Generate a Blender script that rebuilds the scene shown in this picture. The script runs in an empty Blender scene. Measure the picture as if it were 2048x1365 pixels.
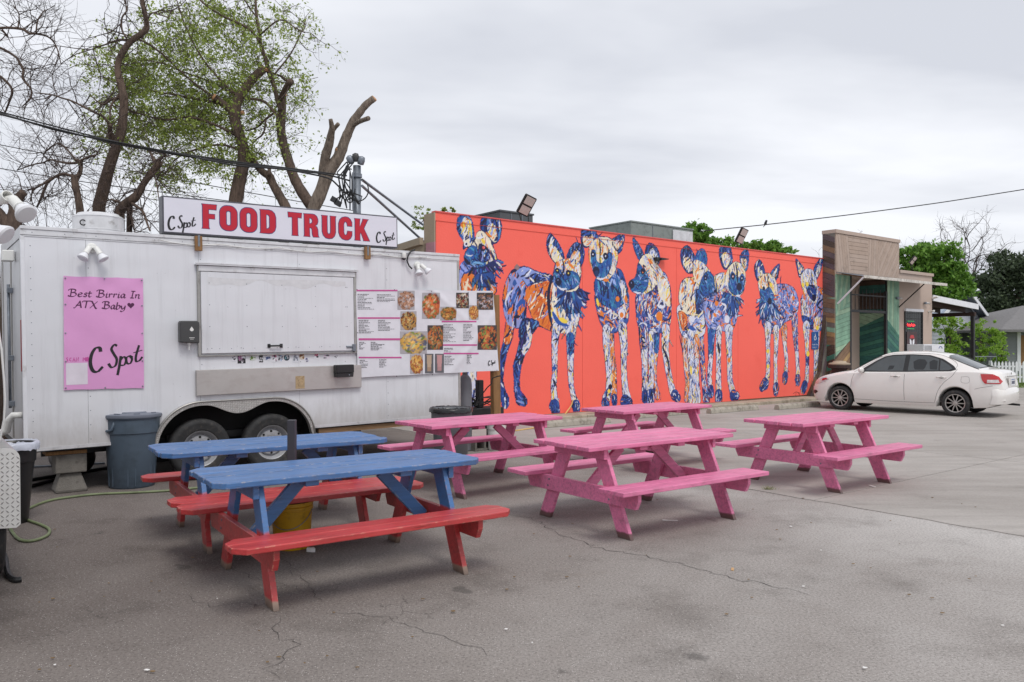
import bpy, bmesh, math, random
import numpy as np
from mathutils import Vector, Matrix, Euler
from mathutils.geometry import tessellate_polygon

R = math.radians
random.seed(7)
rng = np.random.default_rng(7)
SC = bpy.context.scene
COL = SC.collection

# ------------------------------------------------------------------ camera
F, HY, CAMH = 1574.0, 690.0, 1.6          # focal length and horizon measured on the 2048 px wide photograph
cam_d = bpy.data.cameras.new('camera')
cam_d.sensor_width = 36.0
cam_d.lens = F / 2048 * 36.0
cam_d.shift_y = -(682.5 - HY) / 2048 * 1.0
cam_d.clip_end = 1500
cam = bpy.data.objects.new('camera', cam_d)
COL.objects.link(cam)
cam.location = (0, 0, CAMH)
cam.rotation_euler = (R(90), 0, 0)
SC.camera = cam

# ------------------------------------------------------------------ world, sun, exposure
SUN_EL, SUN_AZ = 58.0, 150.0              # soft overcast sun, high, from behind the camera
w = bpy.data.worlds.new('World'); SC.world = w; w.use_nodes = True
nt = w.node_tree; nt.nodes.clear()
out = nt.nodes.new('ShaderNodeOutputWorld'); bg = nt.nodes.new('ShaderNodeBackground')
sky = nt.nodes.new('ShaderNodeTexSky'); sky.sky_type = 'NISHITA'; sky.sun_disc = False
sky.sun_elevation = R(SUN_EL); sky.sun_rotation = R(SUN_AZ)
tc = nt.nodes.new('ShaderNodeTexCoord'); sx = nt.nodes.new('ShaderNodeSeparateXYZ')
nt.links.new(tc.outputs['Generated'], sx.inputs[0])
# project the view direction on a flat cloud deck: streaks flatten towards the horizon
mx = nt.nodes.new('ShaderNodeMath'); mx.operation = 'MAXIMUM'; mx.inputs[1].default_value = 0.0
ad = nt.nodes.new('ShaderNodeMath'); ad.operation = 'ADD'; ad.inputs[1].default_value = 0.16
nt.links.new(sx.outputs['Z'], mx.inputs[0]); nt.links.new(mx.outputs[0], ad.inputs[0])
dx = nt.nodes.new('ShaderNodeMath'); dx.operation = 'DIVIDE'; dy = nt.nodes.new('ShaderNodeMath'); dy.operation = 'DIVIDE'
nt.links.new(sx.outputs['X'], dx.inputs[0]); nt.links.new(ad.outputs[0], dx.inputs[1])
nt.links.new(sx.outputs['Y'], dy.inputs[0]); nt.links.new(ad.outputs[0], dy.inputs[1])
cx = nt.nodes.new('ShaderNodeCombineXYZ'); nt.links.new(dx.outputs[0], cx.inputs[0]); nt.links.new(dy.outputs[0], cx.inputs[1])
mp = nt.nodes.new('ShaderNodeMapping'); mp.inputs['Scale'].default_value = (0.55, 1.0, 1); mp.inputs['Rotation'].default_value = (0, 0, R(-14))
nt.links.new(cx.outputs[0], mp.inputs[0])
n1 = nt.nodes.new('ShaderNodeTexNoise'); n1.inputs['Scale'].default_value = 1.1; n1.inputs['Detail'].default_value = 5; n1.inputs['Roughness'].default_value = 0.5
n1.inputs['Distortion'].default_value = 0.25
nt.links.new(mp.outputs[0], n1.inputs['Vector'])
cr = nt.nodes.new('ShaderNodeValToRGB')
cr.color_ramp.elements[0].position = 0.38; cr.color_ramp.elements[0].color = (0.575, 0.595, 0.65, 1)
cr.color_ramp.elements[1].position = 0.62; cr.color_ramp.elements[1].color = (0.81, 0.825, 0.865, 1)
nt.links.new(n1.outputs['Fac'], cr.inputs[0])
vm = nt.nodes.new('ShaderNodeVectorMath'); vm.operation = 'SCALE'; vm.inputs['Scale'].default_value = 10.0
nt.links.new(cr.outputs[0], vm.inputs[0])
mix = nt.nodes.new('ShaderNodeMixRGB'); mix.inputs[0].default_value = 0.96
nt.links.new(sky.outputs[0], mix.inputs[1]); nt.links.new(vm.outputs[0], mix.inputs[2])
nt.links.new(mix.outputs[0], bg.inputs[0]); bg.inputs[1].default_value = 0.1
nt.links.new(bg.outputs[0], out.inputs[0])

sd = bpy.data.lights.new('sun', 'SUN'); sd.energy = 1.25; sd.angle = R(20); sd.color = (1.0, 0.97, 0.93)
sun = bpy.data.objects.new('sun', sd); COL.objects.link(sun)
az = R(SUN_AZ)
sdir = Vector((math.sin(az) * math.cos(R(SUN_EL)), math.cos(az) * math.cos(R(SUN_EL)), math.sin(R(SUN_EL))))
sun.rotation_euler = sdir.to_track_quat('Z', 'Y').to_euler()
SC.view_settings.view_transform = 'Standard'
SC.view_settings.look = 'None'
SC.view_settings.exposure = 0.30
SC.view_settings.gamma = 1.0
SC.view_settings.use_curve_mapping = False

# ------------------------------------------------------------------ helpers: colour and materials
def lin(r, g, b):
    f = lambda c: (c / 255 / 12.92) if c / 255 <= 0.04045 else ((c / 255 + 0.055) / 1.055) ** 2.4
    return (f(r), f(g), f(b))

def ramp(nt, fac, stops):
    n = nt.nodes.new('ShaderNodeValToRGB'); e = n.color_ramp.elements
    while len(e) < len(stops): e.new(0.5)
    for i, (p, c) in enumerate(stops):
        e[i].position = p; e[i].color = (*c[:3], 1) if not isinstance(c, (int, float)) else (c, c, c, 1)
    nt.links.new(fac, n.inputs[0])
    return n.outputs[0]

def noise(nt, vec, scale, detail=4, rough=0.55, dist=0.0):
    n = nt.nodes.new('ShaderNodeTexNoise'); n.inputs['Scale'].default_value = scale
    n.inputs['Detail'].default_value = detail; n.inputs['Roughness'].default_value = rough
    n.inputs['Distortion'].default_value = dist
    nt.links.new(vec, n.inputs['Vector'])
    return n.outputs['Fac']

def mapped(nt, src, scale=(1, 1, 1), rot=(0, 0, 0), loc=(0, 0, 0)):
    m = nt.nodes.new('ShaderNodeMapping'); m.inputs['Scale'].default_value = scale
    m.inputs['Rotation'].default_value = rot; m.inputs['Location'].default_value = loc
    nt.links.new(src, m.inputs[0])
    return m.outputs[0]

def mixc(nt, fac, a, b, mode='MIX'):
    n = nt.nodes.new('ShaderNodeMixRGB'); n.blend_type = mode
    for i, v in ((0, fac), (1, a), (2, b)):
        if hasattr(v, 'links') or hasattr(v, 'is_linked'): nt.links.new(v, n.inputs[i])
        elif isinstance(v, (int, float)): n.inputs[i].default_value = v if i == 0 else (v, v, v, 1)
        else: n.inputs[i].default_value = (*v[:3], 1)
    return n.outputs[0]

def mth(nt, op, a, b=None):
    n = nt.nodes.new('ShaderNodeMath'); n.operation = op
    for i, v in ((0, a), (1, b)):
        if v is None: continue
        if isinstance(v, (int, float)): n.inputs[i].default_value = v
        else: nt.links.new(v, n.inputs[i])
    return n.outputs[0]

def base_mat(name):
    m = bpy.data.materials.new(name); m.use_nodes = True
    nt = m.node_tree; b = nt.nodes['Principled BSDF']
    t = nt.nodes.new('ShaderNodeTexCoord')
    return m, nt, b, t.outputs['Object']

def bump(nt, b, h, strength=0.3, dist=0.01):
    n = nt.nodes.new('ShaderNodeBump'); n.inputs['Strength'].default_value = strength; n.inputs['Distance'].default_value = dist
    nt.links.new(h, n.inputs['Height']); nt.links.new(n.outputs[0], b.inputs['Normal'])

def M(name, col, rough=0.6, metal=0.0, var=0.12, scale=3.0, bmp=0.0, bscale=60.0, coat=0.0, dirt=None, stretch=(1, 1, 1), spec=0.5):
    """plain procedural material: colour with noise variation, optional dirt and fine relief"""
    m, nt, b, oc = base_mat(name)
    v = mapped(nt, oc, stretch)
    n = noise(nt, v, scale, 5, 0.6)
    lo = tuple(c * (1 - var) for c in col); hi = tuple(min(1, c * (1 + var)) for c in col)
    c = ramp(nt, n, [(0.3, lo), (0.7, hi)])
    if dirt:
        d = noise(nt, mapped(nt, oc, stretch, loc=(5, 3, 1)), scale * 1.7, 7, 0.65)
        c = mixc(nt, ramp(nt, d, [(dirt[1], 0.0), (dirt[1] + 0.16, dirt[2])]), c, dirt[0])
    nt.links.new(c, b.inputs['Base Color'])
    b.inputs['Roughness'].default_value = rough; b.inputs['Metallic'].default_value = metal
    b.inputs['Coat Weight'].default_value = coat
    b.inputs['Specular IOR Level'].default_value = spec
    if bmp: bump(nt, b, noise(nt, oc, bscale, 3), bmp, 0.01)
    return m

# ------------------------------------------------------------------ helpers: objects
def tag(o, label=None, cat=None, group=None, kind=None):
    if label: o['label'] = label
    if cat: o['category'] = cat
    if group: o['group'] = group
    if kind: o['kind'] = kind
    return o

def thing(name, label, cat, loc=(0, 0, 0), rz=0.0, group=None, rot=None):
    o = bpy.data.objects.new(name, None); COL.objects.link(o)
    o.empty_display_size = 0.1
    o.location = loc; o.rotation_euler = rot if rot else (0, 0, rz)
    return tag(o, label, cat, group)

def copy_tree(o, parent=None):
    c = o.copy(); COL.objects.link(c); c.parent = parent
    for ch in list(o.children): copy_tree(ch, c)
    return c

class MB:
    """collects shapes into one mesh"""
    def __init__(s): s.v = []; s.f = []
    def add(s, vs, fs):
        o = len(s.v); s.v += [tuple(p) for p in vs]; s.f += [tuple(i + o for i in f) for f in fs]; return s
    def box(s, x0, x1, y0, y1, z0, z1, mat=None):
        vs = [(x, y, z) for x in (x0, x1) for y in (y0, y1) for z in (z0, z1)]
        if mat is not None: vs = [tuple(mat @ Vector(p)) for p in vs]
        return s.add(vs, [(0, 1, 3, 2), (4, 6, 7, 5), (0, 4, 5, 1), (2, 3, 7, 6), (0, 2, 6, 4), (1, 5, 7, 3)])
    def prism(s, poly, depth, mat=None, d0=0.0):
        """poly in (x, z), extruded along y from d0 to d0+depth"""
        n = len(poly)
        vs = [(p[0], d0, p[1]) for p in poly] + [(p[0], d0 + depth, p[1]) for p in poly]
        if mat is not None: vs = [tuple(mat @ Vector(p)) for p in vs]
        fs = [tuple(range(n)), tuple(range(2 * n - 1, n - 1, -1))] + [(i, n + i, n + (i + 1) % n, (i + 1) % n) for i in range(n)]
        return s.add(vs, fs)
    def slab(s, poly, z0, z1, mat=None):
        """poly in (x, y), extruded along z"""
        n = len(poly)
        vs = [(p[0], p[1], z0) for p in poly] + [(p[0], p[1], z1) for p in poly]
        if mat is not None: vs = [tuple(mat @ Vector(p)) for p in vs]
        fs = [tuple(range(n - 1, -1, -1)), tuple(range(n, 2 * n))] + [(i, (i + 1) % n, n + (i + 1) % n, n + i) for i in range(n)]
        return s.add(vs, fs)
    def tube(s, pts, rad, n=8, cap=True):
        pts = [Vector(p) for p in pts]; k = len(pts)
        if isinstance(rad, (int, float)): rad = [rad] * k
        ring0 = len(s.v); up = None
        for i, p in enumerate(pts):
            t = (pts[min(i + 1, k - 1)] - pts[max(i - 1, 0)])
            t = t.normalized() if t.length > 1e-9 else Vector((0, 0, 1))
            if up is None:
                up = t.orthogonal().normalized()
            else:
                up = (up - t * up.dot(t)); up = up.normalized() if up.length > 1e-6 else t.orthogonal().normalized()
            b = t.cross(up)
            for j in range(n):
                a = 2 * math.pi * j / n
                s.v.append(tuple(p + (up * math.cos(a) + b * math.sin(a)) * rad[i]))
        for i in range(k - 1):
            for j in range(n):
                a0 = ring0 + i * n + j; a1 = ring0 + i * n + (j + 1) % n
                s.f.append((a0, a1, a1 + n, a0 + n))
        if cap:
            s.f.append(tuple(ring0 + j for j in range(n - 1, -1, -1)))
            s.f.append(tuple(ring0 + (k - 1) * n + j for j in range(n)))
        return s
    def lathe(s, prof, n=24, mat=None, cap=True):
        """prof: (r, z) list turned round z; closed ends where r is 0"""
        k = len(prof); base = len(s.v)
        for r, z in prof:
            for j in range(n):
                a = 2 * math.pi * j / n
                p = Vector((r * math.cos(a), r * math.sin(a), z))
                s.v.append(tuple(mat @ p) if mat is not None else tuple(p))
        for i in range(k - 1):
            for j in range(n):
                a0 = base + i * n + j; a1 = base + i * n + (j + 1) % n
                s.f.append((a0, a1, a1 + n, a0 + n))
        for i in (0, k - 1):
            if cap and prof[i][0] > 1e-6:
                idx = [base + i * n + j for j in range(n)]
                s.f.append(tuple(idx[::-1] if i == 0 else idx))
        return s
    def build(s, name, mat, parent=None, smooth=False, bevel=0.0, kind=None, loc=None, autos=None, seg=1):
        me = bpy.data.meshes.new(name); me.from_pydata(s.v, [], s.f); me.validate(); me.update()
        if isinstance(mat, (list, tuple)):
            for m_ in mat: me.materials.append(m_)
        else: me.materials.append(mat)
        bm = bmesh.new(); bm.from_mesh(me); bmesh.ops.remove_doubles(bm, verts=bm.verts, dist=1e-6)
        bmesh.ops.recalc_face_normals(bm, faces=bm.faces)
        if smooth:
            for f in bm.faces: f.smooth = True
        if autos is not None:
            for e in bm.edges:
                if len(e.link_faces) == 2 and e.calc_face_angle(0) > R(autos): e.smooth = False
        bm.to_mesh(me); bm.free()
        o = bpy.data.objects.new(name, me); COL.objects.link(o)
        if parent: o.parent = parent
        if loc: o.location = loc
        if bevel:
            md = o.modifiers.new('bevel', 'BEVEL'); md.width = bevel; md.segments = seg; md.limit_method = 'ANGLE'; md.angle_limit = R(40)
        if kind: o['kind'] = kind
        return o

def mesh_np(name, verts, faces, mat, parent=None, kind=None, smooth=False, col=None):
    """fast mesh from numpy arrays; every face has the same number of corners"""
    verts = np.asarray(verts, dtype=np.float32); faces = np.asarray(faces, dtype=np.int32)
    me = bpy.data.meshes.new(name); nf, k = faces.shape
    me.vertices.add(len(verts)); me.vertices.foreach_set('co', verts.ravel())
    me.loops.add(nf * k); me.loops.foreach_set('vertex_index', faces.ravel())
    me.polygons.add(nf); me.polygons.foreach_set('loop_start', np.arange(0, nf * k, k, dtype=np.int32))
    me.polygons.foreach_set('loop_total', np.full(nf, k, dtype=np.int32))
    if smooth: me.polygons.foreach_set('use_smooth', np.ones(nf, dtype=bool))
    me.update(calc_edges=True)
    if col is not None:
        a = me.color_attributes.new('paint', 'FLOAT_COLOR', 'POINT')
        c4 = np.ones((len(verts), 4), dtype=np.float32); c4[:, :3] = col
        a.data.foreach_set('color', c4.ravel())
    me.materials.append(mat)
    o = bpy.data.objects.new(name, me); COL.objects.link(o)
    if parent: o.parent = parent
    if kind: o['kind'] = kind
    return o

class Frame:
    """a local frame (x along a wall, y into it, z up) and the photo rays in it"""
    def __init__(s, loc, rot): s.m = Matrix.Translation(Vector(loc)) @ Euler(rot).to_matrix().to_4x4(); s.i = s.m.inverted(); s.loc = loc; s.rot = rot
    def at(s, px, py, y=0.0):
        o = s.i @ Vector((0, 0, CAMH)); d = s.i.to_3x3() @ Vector(((px - 1024) / F, 1, (HY - py) / F))
        t = (y - o.y) / d.y; p = o + d * t
        return (p.x, p.z)

def ground(px, py):
    Y = CAMH * F / (py - HY); return ((px - 1024) / F * Y, Y)
def pt(px, py, Y): return Vector(((px - 1024) / F * Y, Y, CAMH + (HY - py) / F * Y))

UA = 0.6573                                # direction shared by the trailer and the mural wall
UX, UY = math.cos(UA), math.sin(UA)
TR = Frame((-5.069, 8.197, 0), (0, -R(0.85), UA))      # food trailer, near left bottom corner
WL = Frame((-1.476, 15.28, 0), (0, 0, UA))             # mural building, left corner
SF = Frame((9.577, 23.33, 0), (0, 0, UA))              # storefront, left corner
T = TR.at; W = WL.at; S = SF.at
# ------------------------------------------------------------------ materials
def painted_wood(name, col, wood=(0.30, 0.23, 0.17), dirt=(0.10, 0.075, 0.06), foot=True, wear=0.5, wearcol=None, split=None, footcol=None):
    """painted boards: grain along x, chips on the edges, bare wood at the feet; split = second colour above a height"""
    m, nt, b, oc = base_mat(name)
    oi = nt.nodes.new('ShaderNodeObjectInfo')
    ofs = nt.nodes.new('ShaderNodeVectorMath'); ofs.operation = 'ADD'
    rv = nt.nodes.new('ShaderNodeCombineXYZ'); rr = mth(nt, 'MULTIPLY', oi.outputs['Random'], 40.0)
    nt.links.new(rr, rv.inputs[0]); nt.links.new(rr, rv.inputs[1])
    nt.links.new(oc, ofs.inputs[0]); nt.links.new(rv.outputs[0], ofs.inputs[1]); v = ofs.outputs[0]
    g = noise(nt, mapped(nt, v, (1.2, 14, 14)), 3.0, 6, 0.65)
    p = noise(nt, v, 2.3, 5, 0.6)
    c = ramp(nt, g, [(0.28, tuple(x * 0.62 for x in col)), (0.5, tuple(x * 0.95 for x in col)), (0.75, tuple(min(1, x * 1.15) for x in col))])
    c = mixc(nt, ramp(nt, p, [(0.40, 0.0), (0.70, 0.5)]), c, tuple(min(1, x * 1.25 + 0.03) for x in col))
    sepz = nt.nodes.new('ShaderNodeSeparateXYZ'); nt.links.new(oc, sepz.inputs[0])
    zz = mth(nt, 'ADD', sepz.outputs['Z'], mth(nt, 'MULTIPLY', mth(nt, 'SUBTRACT', noise(nt, oc, 9, 4), 0.5), 0.05))
    if split:
        s2 = ramp(nt, g, [(0.25, tuple(x * 0.80 for x in split[0])), (0.75, tuple(min(1, x * 1.12) for x in split[0]))])
        c = mixc(nt, ramp(nt, zz, [(split[1] - 0.01, 0.0), (split[1] + 0.01, 1.0)]), c, s2)
    # grime
    d = noise(nt, mapped(nt, v, (1, 3, 3), loc=(3, 9, 2)), 5.0, 8, 0.7)
    c = mixc(nt, ramp(nt, d, [(0.52, 0.0), (0.80, 0.6)]), c, dirt)
    # long thin splits in the grain
    sp = noise(nt, mapped(nt, v, (0.8, 30, 30), loc=(7, 1, 4)), 2.5, 5, 0.7)
    c = mixc(nt, ramp(nt, sp, [(0.62, 0.0), (0.68, 0.7)]), c, tuple(x * 0.35 for x in col))
    # rubbed patches where people sit and lean
    rb = noise(nt, mapped(nt, v, (1, 5, 5), loc=(2, 2, 6)), 3.2, 8, 0.75)
    c = mixc(nt, ramp(nt, rb, [(0.64, 0.0), (0.70, 0.65 * wear + 0.1)]), c, wearcol or wood)
    # worn edges
    bv = nt.nodes.new('ShaderNodeBevel'); bv.samples = 4; bv.inputs['Radius'].default_value = 0.012
    ge = nt.nodes.new('ShaderNodeNewGeometry')
    dt = nt.nodes.new('ShaderNodeVectorMath'); dt.operation = 'DOT_PRODUCT'
    nt.links.new(bv.outputs[0], dt.inputs[0]); nt.links.new(ge.outputs['True Normal'], dt.inputs[1])
    ed = ramp(nt, dt.outputs['Value'], [(0.90, 1.0), (0.985, 0.0)])
    wn = noise(nt, mapped(nt, v, (3, 6, 6)), 6.0, 6, 0.7)
    msk = mth(nt, 'MULTIPLY', ed, ramp(nt, wn, [(0.62 - 0.2 * wear, 0.0), (0.72 - 0.2 * wear, 1.0)]))
    c = mixc(nt, msk, c, wearcol or wood)
    if foot:
        c = mixc(nt, ramp(nt, zz, [(0.045, 0.9), (0.06, 0.0)]), c, footcol or wood)
        c = mixc(nt, ramp(nt, zz, [(0.01, 0.7), (0.05, 0.0)]), c, dirt)
    nt.links.new(c, b.inputs['Base Color']); b.inputs['Roughness'].default_value = 0.40
    b.inputs['Specular IOR Level'].default_value = 0.6
    h = mixc(nt, 0.5, g, sp)
    bump(nt, b, h, 0.25, 0.004)
    return m

PINK = lin(219, 120, 160); BLUE = lin(68, 112, 166); RED = lin(186, 57, 58)
m_pink = painted_wood('pink_painted_wood', PINK, wear=0.12, wearcol=lin(170, 80, 115), footcol=lin(92, 66, 60))
m_blue = painted_wood('blue_painted_wood', BLUE, wear=0.55, wearcol=lin(196, 180, 160), foot=False)
m_red = painted_wood('red_painted_wood', RED, wear=0.5, wearcol=lin(205, 160, 135), foot=True)
m_redblue = painted_wood('red_and_blue_painted_leg', RED, wear=0.5, wearcol=lin(180, 140, 120), foot=True, split=(BLUE, 0.43))

# trailer skin: white aluminium with faint vertical run marks
def skin(name, col, streak=0.5):
    m, nt, b, oc = base_mat(name)
    s1 = noise(nt, mapped(nt, oc, (5.0, 1, 0.28)), 2.0, 7, 0.7)
    s2 = noise(nt, mapped(nt, oc, (22, 1, 0.5), loc=(3, 0, 0)), 1.2, 6, 0.7)
    l = noise(nt, oc, 0.9, 4)
    c = ramp(nt, l, [(0.3, tuple(x * 0.95 for x in col)), (0.7, col)])
    c = mixc(nt, ramp(nt, s1, [(0.50, 0.0), (0.82, streak * 0.8)]), c, lin(165, 164, 166))
    c = mixc(nt, ramp(nt, s2, [(0.62, 0.0), (0.90, streak * 0.45)]), c, lin(140, 134, 130))
    sp = noise(nt, oc, 26, 3, 0.5)
    c = mixc(nt, ramp(nt, sp, [(0.73, 0.0), (0.76, 0.5)]), c, lin(95, 90, 88))
    nt.links.new(c, b.inputs['Base Color']); b.inputs['Roughness'].default_value = 0.38
    wv = noise(nt, mapped(nt, oc, (1.0, 1, 1.0)), 1.4, 2)
    gz = nt.nodes.new('ShaderNodeSeparateXYZ'); nt.links.new(oc, gz.inputs[0])
    gr = mth(nt, 'ADD', gz.outputs['Z'], mth(nt, 'MULTIPLY', noise(nt, mapped(nt, oc, (3, 1, 1)), 3, 6, 0.7), -0.5))
    c = mixc(nt, ramp(nt, gr, [(0.25, 0.45), (0.6, 0.0)]), c, lin(150, 140, 130)); nt.links.new(c, b.inputs['Base Color'])
    bump(nt, b, wv, 0.5, 0.05)
    return m
m_skin = skin('white_trailer_skin', lin(222, 223, 227))
m_skin2 = skin('grey_trailer_door_skin', lin(196, 197, 200), 0.8)
m_trim = M('white_aluminium_trim', lin(214, 214, 216), 0.35, 0.3, dirt=(lin(120, 112, 105), 0.56, 0.5), scale=6)
m_alu = M('bare_aluminium', lin(168, 166, 162), 0.38, 0.75, var=0.15, scale=8, dirt=(lin(95, 90, 82), 0.55, 0.5))
m_steel = M('brushed_stainless', lin(190, 186, 182), 0.40, 0.55, var=0.06, scale=2, stretch=(1, 1, 1.5), dirt=(lin(160, 148, 142), 0.5, 0.35))
m_plate = M('diamond_plate_aluminium', lin(176, 174, 170), 0.4, 0.5, var=0.1, scale=12, dirt=(lin(110, 104, 95), 0.55, 0.5))
m_lug = M('raised_diamond_lug', lin(235, 233, 230), 0.3, 0.3, var=0.1, scale=30)
m_tyre = M('worn_black_tyre_rubber', (0.028, 0.028, 0.029), 0.75, var=0.3, scale=9, bmp=0.2, dirt=(lin(105, 98, 90), 0.52, 0.4))
m_rim = M('grey_steel_rim', lin(164, 165, 168), 0.42, 0.1, dirt=(lin(120, 104, 88), 0.55, 0.5), scale=18)
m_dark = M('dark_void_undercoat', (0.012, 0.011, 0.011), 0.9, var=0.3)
m_black = M('black_plastic', (0.016, 0.016, 0.017), 0.38, var=0.2, bmp=0.05)
m_blackm = M('matt_black_metal', (0.022, 0.022, 0.024), 0.55, var=0.25, scale=10)
m_darkgrey = M('dark_grey_plastic', lin(66, 66, 66), 0.45, var=0.1)
m_white = M('white_plastic', lin(226, 226, 222), 0.4, var=0.06, dirt=(lin(150, 145, 130), 0.6, 0.35))
m_whitep = M('white_paint', lin(225, 226, 230), 0.5, var=0.06, dirt=(lin(150, 146, 138), 0.58, 0.4))
m_galv = M('galvanised_steel', lin(128, 134, 142), 0.48, 0.6, var=0.2, scale=14)
m_oldwood = M('weathered_bare_wood', lin(138, 108, 78), 0.8, var=0.3, scale=4, stretch=(1, 12, 12), bmp=0.3, bscale=30)
m_rawwood = M('brown_timber_post', lin(140, 104, 66), 0.8, var=0.3, scale=3, stretch=(14, 14, 1), bmp=0.3, bscale=30)
m_conc = M('grey_cast_concrete', lin(112, 108, 102), 0.9, var=0.2, scale=5, bmp=0.6, bscale=70, dirt=(lin(70, 66, 62), 0.5, 0.6))
m_stopc = M('pale_concrete', lin(165, 158, 146), 0.9, var=0.15, scale=5, bmp=0.5, bscale=60, dirt=(lin(96, 88, 78), 0.5, 0.6))
m_cable = M('black_cable', (0.012, 0.012, 0.013), 0.5, var=0.1)
m_redp = M('red_reflector', lin(150, 24, 36), 0.3, var=0.1)

def attr_mat(name, rough=0.55, bmp=0.25, bs=40, fade=None):
    m, nt, b, oc = base_mat(name)
    a = nt.nodes.new('ShaderNodeAttribute'); a.attribute_name = 'paint'
    n = noise(nt, oc, 7, 4)
    c = mixc(nt, 1.0, a.outputs['Color'], ramp(nt, n, [(0.3, (0.9, 0.9, 0.9)), (0.7, (1, 1, 1))]), 'MULTIPLY')
    nt.links.new(c, b.inputs['Base Color']); b.inputs['Roughness'].default_value = rough
    if bmp: bump(nt, b, noise(nt, oc, bs, 3), bmp, 0.004)
    return m
m_paint = attr_mat('mural_brushwork_paint')
m_print = attr_mat('printed_vinyl', 0.42, 0.0)

# ground
def mat_asphalt():
    m, nt, b, oc = base_mat('worn_asphalt')
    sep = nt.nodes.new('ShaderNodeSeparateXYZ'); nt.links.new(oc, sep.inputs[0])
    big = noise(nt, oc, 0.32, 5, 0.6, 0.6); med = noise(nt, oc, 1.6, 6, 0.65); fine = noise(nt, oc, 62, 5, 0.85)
    # older, oily, browner asphalt with shade put into its colour towards the food stands; greyer, more worn stone towards the road
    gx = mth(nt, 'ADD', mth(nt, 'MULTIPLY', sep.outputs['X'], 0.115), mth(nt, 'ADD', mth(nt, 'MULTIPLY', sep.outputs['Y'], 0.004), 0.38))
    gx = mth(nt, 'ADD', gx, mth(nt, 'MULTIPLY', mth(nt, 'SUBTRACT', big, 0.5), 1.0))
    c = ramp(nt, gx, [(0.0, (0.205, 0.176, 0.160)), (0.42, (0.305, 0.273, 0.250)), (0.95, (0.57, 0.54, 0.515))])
    c = mixc(nt, 0.8, c, ramp(nt, med, [(0.30, (0.62, 0.61, 0.60)), (0.48, (0.94, 0.94, 0.94)), (0.70, (1.0, 1.0, 1.0))]), 'MULTIPLY')
    c = mixc(nt, 0.9, c, ramp(nt, fine, [(0.36, (0.34, 0.33, 0.33)), (0.50, (0.84, 0.84, 0.84)), (0.62, (1.0, 1.0, 1.0))]), 'MULTIPLY')
    # pale stones showing through
    vo = nt.nodes.new('ShaderNodeTexVoronoi'); vo.inputs['Scale'].default_value = 80; nt.links.new(oc, vo.inputs['Vector'])
    st = ramp(nt, vo.outputs['Distance'], [(0.13, 1.0), (0.26, 0.0)])
    rs = nt.nodes.new('ShaderNodeSeparateColor'); nt.links.new(vo.outputs['Color'], rs.inputs[0])
    stm = mth(nt, 'MULTIPLY', st, ramp(nt, rs.outputs[0], [(0.60, 0.0), (0.75, 1.0)]))
    c = mixc(nt, mth(nt, 'MULTIPLY', stm, 0.85), c, (0.62, 0.58, 0.56))
    # tan patches of dust
    du = noise(nt, mapped(nt, oc, (1, 1.6, 1), loc=(2.2, 7, 0)), 0.9, 6, 0.7)
    c = mixc(nt, ramp(nt, du, [(0.60, 0.0), (0.78, 0.35)]), c, (0.22, 0.18, 0.145))
    # oil and gum spots
    v2 = nt.nodes.new('ShaderNodeTexVoronoi'); v2.inputs['Scale'].default_value = 1.9; v2.inputs['Randomness'].default_value = 1.0
    wv = nt.nodes.new('ShaderNodeVectorMath'); wv.operation = 'ADD'
    nn = nt.nodes.new('ShaderNodeTexNoise'); nn.inputs['Scale'].default_value = 5; nn.inputs['Detail'].default_value = 4; nt.links.new(oc, nn.inputs['Vector'])
    sc = nt.nodes.new('ShaderNodeVectorMath'); sc.operation = 'SCALE'; sc.inputs['Scale'].default_value = 0.22; nt.links.new(nn.outputs['Color'], sc.inputs[0])
    nt.links.new(oc, wv.inputs[0]); nt.links.new(sc.outputs[0], wv.inputs[1]); nt.links.new(wv.outputs[0], v2.inputs['Vector'])
    c2s = nt.nodes.new('ShaderNodeSeparateColor'); nt.links.new(v2.outputs['Color'], c2s.inputs[0])
    sz = mth(nt, 'MULTIPLY', c2s.outputs[1], 0.16)
    spot = mth(nt, 'LESS_THAN', v2.outputs['Distance'], sz)
    spd = ramp(nt, mth(nt, 'SUBTRACT', sz, v2.outputs['Distance']), [(0.0, 0.0), (0.05, 0.5)])
    spot = mth(nt, 'MULTIPLY', mth(nt, 'MULTIPLY', spot, spd), ramp(nt, c2s.outputs[0], [(0.45, 0.0), (0.5, 1.0)]))
    c = mixc(nt, spot, c, (0.05, 0.046, 0.043))
    # crazed cracks where the asphalt is old
    vc = nt.nodes.new('ShaderNodeTexVoronoi'); vc.feature = 'DISTANCE_TO_EDGE'; vc.inputs['Scale'].default_value = 3.2
    wv2 = nt.nodes.new('ShaderNodeVectorMath'); wv2.operation = 'ADD'
    sc2 = nt.nodes.new('ShaderNodeVectorMath'); sc2.operation = 'SCALE'; sc2.inputs['Scale'].default_value = 0.35; nt.links.new(nn.outputs['Color'], sc2.inputs[0])
    nt.links.new(oc, wv2.inputs[0]); nt.links.new(sc2.outputs[0], wv2.inputs[1]); nt.links.new(wv2.outputs[0], vc.inputs['Vector'])
    cl = ramp(nt, vc.outputs['Distance'], [(0.004, 1.0), (0.014, 0.0)])
    cm = noise(nt, mapped(nt, oc, loc=(1.3, 0.4, 0)), 0.55, 4, 0.6)
    crk = mth(nt, 'MULTIPLY', cl, ramp(nt, cm, [(0.50, 0.0), (0.62, 0.55)]))
    near = ramp(nt, sep.outputs['X'], [(0.0, 1.0), (0.9, 0.0)])
    crk = mth(nt, 'MULTIPLY', crk, near)
    c = mixc(nt, crk, c, (0.028, 0.025, 0.023))
    nt.links.new(c, b.inputs['Base Color']); b.inputs['Roughness'].default_value = 0.93
    b.inputs['Specular IOR Level'].default_value = 0.25
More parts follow.
